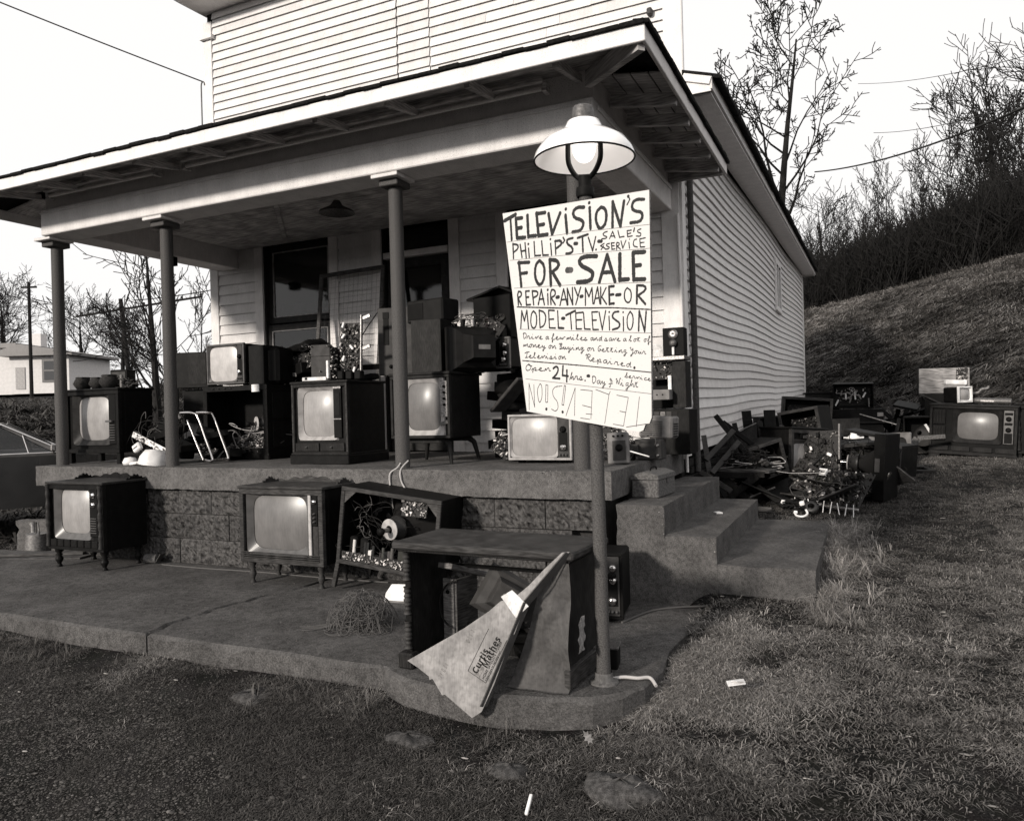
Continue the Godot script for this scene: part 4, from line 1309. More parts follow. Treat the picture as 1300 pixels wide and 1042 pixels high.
	pm.prism(PackedVector2Array([Vector2(-0.781, -0.538), Vector2(-0.72, -0.565), Vector2(-0.661, -0.597), Vector2(-0.655, -0.612), Vector2(-0.64, -0.606), Vector2(-0.584, -0.673), Vector2(-0.57, -0.668), Vector2(-0.425, -0.753), Vector2(-0.38, -0.721), Vector2(-0.326, -0.597), Vector2(-0.254, -0.385), Vector2(-0.24, -0.37), Vector2(-0.193, -0.231), Vector2(-0.13, -0.133), Vector2(-0.079, -0.074), Vector2(0.007, 0.007), Vector2(-0.03, 0.002), Vector2(-0.11, -0.075), Vector2(-0.182, -0.153), Vector2(-0.245, -0.206), Vector2(-0.318, -0.232), Vector2(-0.371, -0.279), Vector2(-0.494, -0.366), Vector2(-0.652, -0.461)]), 0.005)
	put("panel", pm, "cardboard", cs)
	var fl := MB.new()
	fl.bar(Vector3(-0.375, -0.70, -0.006), Vector3(-0.19, -0.23, -0.006), 0.05, 0.006, Vector3(1, 0, 0.3))
	fl.bar(Vector3(-0.19, -0.23, -0.004), Vector3(0.0, 0.0, -0.004), 0.05, 0.006, Vector3(1, 0, 0.3))
	put("folded_edge", fl, "cardboard_dark", cs)
	var tpm := MB.new()
	tpm.prism(PackedVector2Array([Vector2(-0.316, -0.211), Vector2(-0.236, -0.3), Vector2(-0.177, -0.244), Vector2(-0.262, -0.178)]), 0.002, Transform3D(Basis(), Vector3(0, 0, 0.003)))
	put("white_tape", tpm, "paper", cs)
	# print: runs up along the panel
	var up := Vector2(0.094, 0.2).normalized()
	var ang := atan2(up.y, up.x)
	var tb := Basis(Vector3(0, 0, 1), ang)
	var o0 := Vector3(-0.46, -0.552, 0.0)
	var line := func(s: String, along: float, across: float, size: float, bold: bool):
		var tm := TextMesh.new()
		var f := SystemFont.new()
		f.font_names = PackedStringArray(["Droid Sans"])
		if bold: f.font_weight = 700
		tm.font = f
		tm.text = s; tm.font_size = 64; tm.pixel_size = size / 64.0; tm.depth = 0.0012
		tm.horizontal_alignment = HORIZONTAL_ALIGNMENT_LEFT
		var o := put("print", tm, "ink", cs)
		o.transform = Transform3D(tb, o0 + tb * Vector3(along, -across, 0.0012))
	line.call("Curtis", 0.008, 0.033, 0.042, true)
	line.call("Mathes", 0.055, 0.06, 0.042, true)
	line.call("HOME SATELLITE SYSTEM", 0.008, 0.082, 0.0165, false)
	line.call("A Smart Choice For Your Living Room", 0.008, 0.097, 0.009, false)
	for d2 in [[0.0, 0.0, 0.215, 0.0], [0.0, 0.0, 0.0, 0.103], [0.0, 0.103, 0.215, 0.103]]:
		var bm := MB.new()
		bm.bar(Vector3(d2[0], -d2[1], 0), Vector3(d2[2], -d2[3], 0), 0.0015, 0.0015, Vector3(0, 0, 1), 0.0)
		var o := put("printed_border", bm, "ink", cs)
		o.transform = Transform3D(tb, o0 + Vector3(0, 0, 0.001))
	boxp("printed_block", cs, o0 + tb * Vector3(0.028, -0.05, 0.0006), Vector3(0.05, 0.028, 0.001), "metal_dull", 0.0, tb)
	# scrawled pencil digits
	var sc := MB.new()
	var dg := [[[0, 0, 0, 1]], [[0, 0, 0.5, 0], [0.5, 0, 0.5, 1], [0.5, 1, 0, 1], [0, 1, 0, 0]], [[0, 1, 0.5, 1], [0.5, 1, 0.1, 0.5], [0.1, 0.5, 0.5, 0.2], [0.5, 0.2, 0, 0]], [[0, 0, 0.1, 1]], [[0, 1, 0.5, 1], [0.5, 1, 0.2, 0]]]
	for q in [[0.11, 0.055], [-0.1, 0.1]]:
		for k in 5:
			for e in dg[(k + int(q[0] * 10)) % 5]:
				sc.bar(tb * Vector3(q[0] + k * 0.017 + e[0] * 0.012, q[1] + e[1] * 0.02, 0), tb * Vector3(q[0] + k * 0.017 + e[2] * 0.012, q[1] + e[3] * 0.02, 0), 0.0014, 0.001, Vector3(0, 0, 1), 0.0)
	var sco := put("pencil_scrawl", sc, "metal_dull", cs)
	sco.position = o0 + Vector3(0.0, 0, 0.001)
	# dark crumpled lining hanging at the right end
	var ln := MB.new()
	var f := func(s, u):
		var x0 := lerpf(-0.02, 0.215, pow(u, 0.8)); var x1 := lerpf(0.305, 0.325, u)
		var y := lerpf(-0.03, 0.6, u)
		var z := 1.672 + 0.02 * fn.get_noise_2d(s * 30.0, u * 50.0) + 0.012 * sin(u * 11.0 + s * 3.0) + 0.02 * smoothstep(0.12, 0.0, u)
		return Vector3(lerpf(x0, x1, s), maxf(y, 0.006), z + 0.02)
	ln.sheet(16, 30, f)
	tag(put("brown_paper_lining", ln, "cardboard_dark"), "creased dark brown paper hanging inside the gutted cabinet's right end", "paper")
	var rag := MB.new()
	rag.sheet(6, 10, func(s, u): return Vector3(0.338 + 0.012 * fn.get_noise_2d(s * 40, u * 60) + 0.01, lerpf(0.18, 0.34, u), 1.58 + s * 0.09 * (1.0 - 0.4 * u)))
	tag(put("torn_label", rag, "cardboard"), "torn pale paper label stuck to the gutted cabinet's right side", "paper")
	# in the cabinet
	t = thing("plank_box", "pale board with a drilled hole and dark cable inside the gutted cabinet", "board", Vector3(-0.5, 0, 1.28), -12)
	boxp("face_board", t, Vector3(0, 0.2, 0.06), Vector3(0.075, 0.4, 0.018), "board_pale")
	boxp("side_board", t, Vector3(0.046, 0.2, -0.03), Vector3(0.014, 0.4, 0.18), "board_old")
	boxp("top_board", t, Vector3(0.02, 0.43, -0.05), Vector3(0.1, 0.03, 0.34), "board_pale", 0.003, rot(-18))
	var hm := MB.new(); hm.lathe([Vector2(0.012, 0), Vector2(0.012, 0.004), Vector2(0.001, 0.004)], 12, Transform3D(rot(90), Vector3(0, 0.33, 0.07)))
	put("hole", hm, "black", t)
	var cm := MB.new(); cm.tube(smooth_path([Vector3(0.08, 0.4, 0.08), Vector3(0.02, 0.38, 0.09), Vector3(-0.03, 0.3, 0.1), Vector3(-0.02, 0.2, 0.1), Vector3(0.04, 0.14, 0.09)], 5), 0.005, 6)
	put("cable", cm, "wire_dark", t)
	t = thing("rear_cover", "grey moulded television rear cover lying inside the gutted cabinet", "television cover", Vector3(-0.3, 0.16, 1.2), 28, "", Vector3(-12, 0, -32))
	rear_cover(t, 0.34, 0.26, 0.2, "plastic_grey")
	t = thing("packing_crumple", "heap of black scrap under the grey rear cover in the gutted cabinet", "scrap", Vector3(-0.25, 0.0, 1.25))
	for k in 5: boxp("scrap_piece", t, Vector3(R(-0.15, 0.2), 0.05 + k * 0.025, R(-0.05, 0.05)), Vector3(R(0.15, 0.3), 0.05, R(0.1, 0.2)), "black", 0.01, rot(R(-10, 10), R(0, 90), R(-10, 10)))
	# E small set behind the lamp pole
	t = thing("portable_television", "dark portable television with two big knobs standing behind the lamp post", "television", Vector3(-0.05, 0.02, 0.36), 8, "discarded television sets")
	portable(t, 0.48, 0.4, 0.34, "cab_black", "black", "screen_dark", 0.33)
	knob(t, Vector3(0.18, 0.31, 0.17), 0.026, "chrome"); knob(t, Vector3(0.18, 0.235, 0.17), 0.026, "chrome")
	boxp("white_plate", t, Vector3(0.18, 0.24, 0.166), Vector3(0.06, 0.07, 0.004), "white")
	boxp("trim_line", t, Vector3(0.18, 0.1, 0.17), Vector3(0.055, 0.14, 0.004), "grille")
	t = thing("junction_box", "low black metal box on the pavement behind the lamp post", "box", Vector3(0.33, 0, 1.26), 10)
	boxp("body", t, Vector3(0, 0.05, 0), Vector3(0.16, 0.1, 0.12), "black", 0.006)
	boxp("lid", t, Vector3(0, 0.106, 0), Vector3(0.17, 0.012, 0.13), "metal_dull", 0.003)
	# heap of wire
	var hp := MB.new()
	for k in 150:
		var p := Vector3(R(-0.16, 0.16), R(0.02, 0.12), R(-0.12, 0.12))
		var hd := Vector3(R(-1, 1), R(-0.6, 0.6), R(-1, 1)).normalized()
		var pts := []
		for j in 12:
			var lim := 0.2 * sqrt(maxf(1.0 - (p.x * p.x + p.z * p.z * 1.5) / 0.055, 0.0)) + 0.01
			pts.append(Vector3(p.x, clampf(p.y, 0.005, lim * R(0.9, 1.12)), p.z))
			hd = (hd + Vector3(R(-1, 1), R(-0.8, 0.8), R(-1, 1)) * 0.6 - Vector3(p.x, p.y - 0.08, p.z) * 3.0).normalized()
			p += hd * R(0.03, 0.07)
		hp.tube(smooth_path(pts, 3), R(0.0011, 0.0026), 4, false)
	for k in 5: hp.tube(smooth_path([Vector3(-0.1, 0.02, 0.05), Vector3(-0.22, 0.008, 0.06 + k * 0.03), Vector3(-0.26 - R(0, 0.12), 0.006, 0.1 + k * 0.03)], 5), 0.0025, 5)
	var ho := put("wire_heap", hp, "wire_mid")
	ho.position = Vector3(-1.28, 0, 1.08)
	tag(ho, "tangled heap of stripped wire on the pavement before the open set", "wire")
	t = thing("white_cover", "white plastic cover lying on the pavement under the open set", "plastic cover", Vector3(-1.4, 0.0, 0.47), 6)
	var wc := MB.new()
	wc.prism(PackedVector2Array([Vector2(-0.11, 0), Vector2(0.11, 0), Vector2(0.11, 0.11), Vector2(0.06, 0.125), Vector2(-0.06, 0.12), Vector2(-0.1, 0.06)]), 0.08, Transform3D(rot(-14), Vector3(0, 0, 0.04)))
	put("shell", wc, "white", t)
	boxp("rim", t, Vector3(0, 0.005, 0.03), Vector3(0.21, 0.01, 0.06), "plastic_pale")
	# pipe stub and cable along the block wall
	t = thing("tin_can", "dented tin can lying against the block wall behind the spindled set", "can", Vector3(-4.36, 0.045, 0.03), 12)
	var can := MB.new()
	can.lathe([Vector2(0.001, 0), Vector2(0.042, 0), Vector2(0.044, 0.005), Vector2(0.042, 0.01), Vector2(0.042, 0.12), Vector2(0.044, 0.125), Vector2(0.001, 0.124)], 18, Transform3D(rot(0, 0, 90), Vector3(0.06, 0, 0)))
	put("body", can, "rusty", t)
	var lidm := MB.new(); lidm.box(Vector3(0.09, 0.015, 0), Vector3(0.003, 0.08, 0.08), rot(0, 0, -35), 0.0)
	put("bent_lid", lidm, "metal_dull", t)
	var wl := MB.new()
	wl.tube(smooth_path([Vector3(-4.2, 0.006, 0.06), Vector3(-3.7, 0.006, 0.07), Vector3(-3.1, 0.006, 0.04), Vector3(-2.4, 0.006, 0.05), Vector3(-1.8, 0.006, 0.03)], 8), 0.006, 6)
	tag(put("ground_wire", wl, "wire_mid"), "thin wire running along the foot of the block wall", "wire")
	var w2 := MB.new()
	w2.tube(smooth_path([Vector3(0.42, 0.006, 1.46), Vector3(0.48, 0.012, 1.42), Vector3(0.55, 0.012, 1.41), Vector3(0.6, 0.01, 1.38), Vector3(0.64, -0.01, 1.42)], 6), 0.0085, 7)
	tag(put("ground_cable", w2, "wire_pale"), "pale cable running from the lamp post foot to the grass", "cable")
	var w3 := MB.new()
	w3.tube(smooth_path([Vector3(0.2, 0.006, 0.5), Vector3(0.3, 0.008, 0.2), Vector3(0.45, 0.008, 0.05), Vector3(0.7, 0.03, 0.02)], 6), 0.007, 6)
	tag(put("ground_cable", w3, "wire_mid"), "dark cable on the pavement at the foot of the steps", "cable")
	# left of the pavement: watering can, block, planks
	t = thing("watering_can", "dented galvanised watering can standing on grass beside the spindled set", "watering can", Vector3(-6.35, gy(-6.35, -0.22) - 0.0, -0.22), -25)
	var wcn := MB.new()
	wcn.lathe([Vector2(0.001, 0.0), Vector2(0.115, 0.0), Vector2(0.125, 0.012), Vector2(0.12, 0.14), Vector2(0.105, 0.27), Vector2(0.11, 0.28), Vector2(0.1, 0.275), Vector2(0.001, 0.26)], 20)
	put("body", wcn, "galvanised", t)
	var spt := MB.new()
	spt.tube([Vector3(-0.1, 0.06, 0), Vector3(-0.2, 0.2, 0), Vector3(-0.28, 0.33, 0), Vector3(-0.3, 0.35, 0)], [0.05, 0.035, 0.024, 0.035], 10)
	put("spout", spt, "galvanised", t)
	var hn := MB.new()
	hn.tube(smooth_path([Vector3(-0.09, 0.27, 0.0), Vector3(-0.07, 0.38, 0), Vector3(0.02, 0.4, 0), Vector3(0.1, 0.33, 0), Vector3(0.1, 0.27, 0)], 5), 0.007, 7)
	put("handle", hn, "metal_dull", t)
	t = thing("concrete_block", "broken concrete slab standing behind the watering can", "concrete", Vector3(-6.75, gy(-6.75, -0.55) - 0.05, -0.55), 20)
	var cbm := MB.new()
	rough_box(cbm, Vector3(-0.28, 0, -0.07), Vector3(0.28, 0.42, 0.07), 0.05, 0.02, 0.06)
	put("slab", cbm, "slab", t)
	for k in 3:
		plank("old_plank", ["long weathered plank lying flat at the pavement's grassy edge", "short weathered plank beside the long one at the pavement edge", "thin split plank under the spindled set's corner"][k], Vector3(-6.6 + k * 0.2, -0.05 + k * 0.035, 0.5 - k * 0.12), Vector3(-5.15 - k * 0.12, -0.02 + k * 0.025, 0.12 - k * 0.1), 0.2 - k * 0.03, 0.025, ["board_pale", "board_old", "board_old"][k])

# ---------------------------------------------------------------- lamp post and painted sign
func lamp_and_sign():
	var t := thing("lamp_post", "steel lamp post with white enamel bell shade and lit bulb carrying the painted sign", "lamp", Vector3(0.405, 0, 1.485))
	var m := MB.new()
	m.tube([Vector3(0, -0.002, 0), Vector3(0, 0.1, 0), Vector3(-0.004, 1.2, 0), Vector3(-0.026, 2.34, 0)], [0.036, 0.033, 0.032, 0.031], 18)
	put("pole", m, "post", t)
	var fl := MB.new()
	fl.lathe([Vector2(0.07, 0.0), Vector2(0.068, 0.012), Vector2(0.045, 0.016), Vector2(0.04, 0.05)], 18)
	put("base_flange", fl, "rusty", t)
	var head := Node3D.new(); head.name = "lamp_head"; t.add_child(head, true)
	head.position = Vector3(-0.027, 2.34, 0)
	var col := MB.new()
	col.lathe([Vector2(0.04, -0.03), Vector2(0.044, -0.02), Vector2(0.042, 0.015), Vector2(0.03, 0.02), Vector2(0.032, 0.07)], 18)
	put("collar", col, "black", head)
	for s in [-1.0, 1.0]:
		var y := MB.new()
		y.tube(smooth_path([Vector3(0.01 * s, 0.05, 0), Vector3(0.05 * s, 0.085, 0), Vector3(0.078 * s, 0.14, 0), Vector3(0.082 * s, 0.2, 0), Vector3(0.078 * s, 0.26, 0)], 5), 0.0125, 10)
		put("yoke_arm", y, "black", head)
	var sh := MB.new()
	sh.lathe([Vector2(0.237, 0.148), Vector2(0.242, 0.154), Vector2(0.232, 0.185), Vector2(0.2, 0.23), Vector2(0.15, 0.262), Vector2(0.105, 0.278), Vector2(0.092, 0.298), Vector2(0.078, 0.328), Vector2(0.05, 0.338)], 40)
	put("shade", sh, "enamel", head)
	var si := MB.new()
	si.lathe([Vector2(0.045, 0.33), Vector2(0.072, 0.318), Vector2(0.085, 0.29), Vector2(0.1, 0.268), Vector2(0.145, 0.252), Vector2(0.194, 0.222), Vector2(0.224, 0.182), Vector2(0.236, 0.15)], 40)
	put("shade_lining", si, "enamel", head)
	var rim := MB.new()
	var rp := []
	for k in 41: rp.append(Vector3(cos(TAU * k / 40) * 0.239, 0.15, sin(TAU * k / 40) * 0.239))
	rim.tube(rp, 0.0045, 6, false)
	put("shade_rim", rim, "black", head)
	var cap := MB.new()
	cap.lathe([Vector2(0.052, 0.33), Vector2(0.056, 0.335), Vector2(0.05, 0.395), Vector2(0.044, 0.402), Vector2(0.001, 0.404)], 20)
	put("cap", cap, "metal_dull", head)
	var bl := MB.new()
	var bp := []
	for k in 13:
		var a := -PI / 2 + PI * k / 12
		bp.append(Vector2(maxf(cos(a) * 0.055, 0.0005), 0.2 + sin(a) * 0.065))
	bl.lathe(bp, 20)
	put("bulb", bl, "bulb", head)
	var lt := OmniLight3D.new()
	lt.name = "lamp_light"
	lt.light_energy = 0.028
	lt.light_color = Color(1.0, 0.97, 0.94)
	lt.light_size = 0.055
	lt.omni_range = 12.0
	lt.shadow_enabled = true
	head.add_child(lt)
	lt.position = Vector3(0, 0.2, 0)
	# painted board
	var px := 1100.0     # pixels per metre
	var lo := Vector2(9, 9); var hi := Vector2(-9, -9)
	for p in SIGN_OUTLINE:
		lo = lo.min(p); hi = hi.max(p)
	var W := int((hi.x - lo.x) * px) + 1; var Hh := int((hi.y - lo.y) * px) + 1
	var img := Image.create(W, Hh, false, Image.FORMAT_RGB8)
	img.fill(Color(0.79, 0.782, 0.775))
	var r2 := RandomNumberGenerator.new(); r2.seed = 5
	for k in 900:   # faint scuffs of the board
		var g := r2.randf_range(0.68, 0.78)
		img.fill_rect(Rect2i(r2.randi() % W, r2.randi() % Hh, r2.randi_range(1, 7), r2.randi_range(1, 3)), Color(g, g * 0.985, g * 0.97))
	for k in 3:     # creases in the card
		for x in W:
			var yy := int(Hh * [0.3, 0.545, 0.78][k] + 3.0 * fn.get_noise_2d(x * 0.2, k * 50.0) + x * [0.02, -0.01, 0.03][k])
			if yy > 0 and yy < Hh - 2 and fn.get_noise_2d(x * 1.5, k * 90.0) > -0.1: img.fill_rect(Rect2i(x, yy, 1, 1), Color(0.66, 0.65, 0.645))
	for s in SIGN_STROKES:
		var shade: int = s[0]
		var ink: float = [0.06, 0.22, 0.4][shade]
		var rad: float = maxf(s[1] * 0.0001 * px * 0.55, 1.3)
		for k in range(2, s.size() - 3, 2):
			var a := Vector2(s[k], s[k + 1]) * 0.001 * px; var b := Vector2(s[k + 2], s[k + 3]) * 0.001 * px
			var n := int(a.distance_to(b) / maxf(rad * 0.4, 0.8)) + 1
			for q in n + 1:
				var p := a.lerp(b, float(q) / n)
				var rr := rad * (1.0 + 0.16 * fn.get_noise_2d(p.x * 1.3, p.y * 1.3))
				var g := ink * (1.0 + 0.5 * fn.get_noise_2d(p.x * 2.5 + 40, p.y * 2.5))
				var ir := int(ceil(rr))
				for dy in range(-ir, ir + 1):
					var hw := rr * rr - dy * dy
					if hw <= 0.0: continue
					hw = sqrt(hw)
					img.fill_rect(Rect2i(int(p.x - hw), int(p.y) + dy, maxi(int(hw * 2.0), 1), 1), Color(g, g * 0.98, g * 0.97))
	var mat := StandardMaterial3D.new()
	mat.albedo_texture = ImageTexture.create_from_image(img)
	mat.roughness = 0.6
	M.sign = mat
	var sg := thing("painted_sign", "white hand-lettered television repair sign board fixed askew to the lamp post", "sign", Vector3(0.36781, 1.8, 1.53292))
	sg.basis = Basis(Vector3(0.92152, 0, 0.38833), Vector3.UP, Vector3(-0.38833, 0, 0.92152))
	var pm := MB.new()
	var poly := PackedVector2Array(SIGN_OUTLINE)
	var ids := Geometry2D.triangulate_polygon(poly)
	for k in range(0, ids.size(), 3):
		var q := [poly[ids[k]], poly[ids[k + 1]], poly[ids[k + 2]]]
		if (q[1] - q[0]).cross(q[2] - q[0]) < 0: q = [q[0], q[2], q[1]]
		var b := pm.v.size()
		for p in q: pm.vert(Vector3(p.x, p.y, 0.006), Vector3(0, 0, 1), Vector2((p.x - lo.x) * px / W, (hi.y - p.y) * px / Hh))
		pm.i.append_array(PackedInt32Array([b, b + 2, b + 1]))
	put("lettered_face", pm, "sign", sg)
	var pb := MB.new()
	poly.reverse()
	pb.prism(poly, 0.01, Transform3D(Basis(), Vector3(0, 0, 0.005)))
	put("board", pb, "board_pale", sg)
	for y in [0.3, -0.3]:
		var cl := MB.new()
		cl.tube(smooth_path([Vector3(0.045, y, -0.004), Vector3(0.05, y, -0.05), Vector3(0.015, y, -0.09), Vector3(-0.03, y, -0.05), Vector3(-0.03, y, -0.004)], 4), 0.003, 6)
		put("wire_tie", cl, "metal_dull", sg)
const SIGN_OUTLINE := [Vector2(-0.542, 0.536), Vector2(0.408, 0.440), Vector2(0.399, -0.100), Vector2(0.388, -0.544), Vector2(0.376, -0.568), Vector2(0.355, -0.571), Vector2(0.341, -0.599), Vector2(0.319, -0.607), Vector2(-0.021, -0.558), Vector2(-0.398, -0.503), Vector2(-0.467, -0.005)]
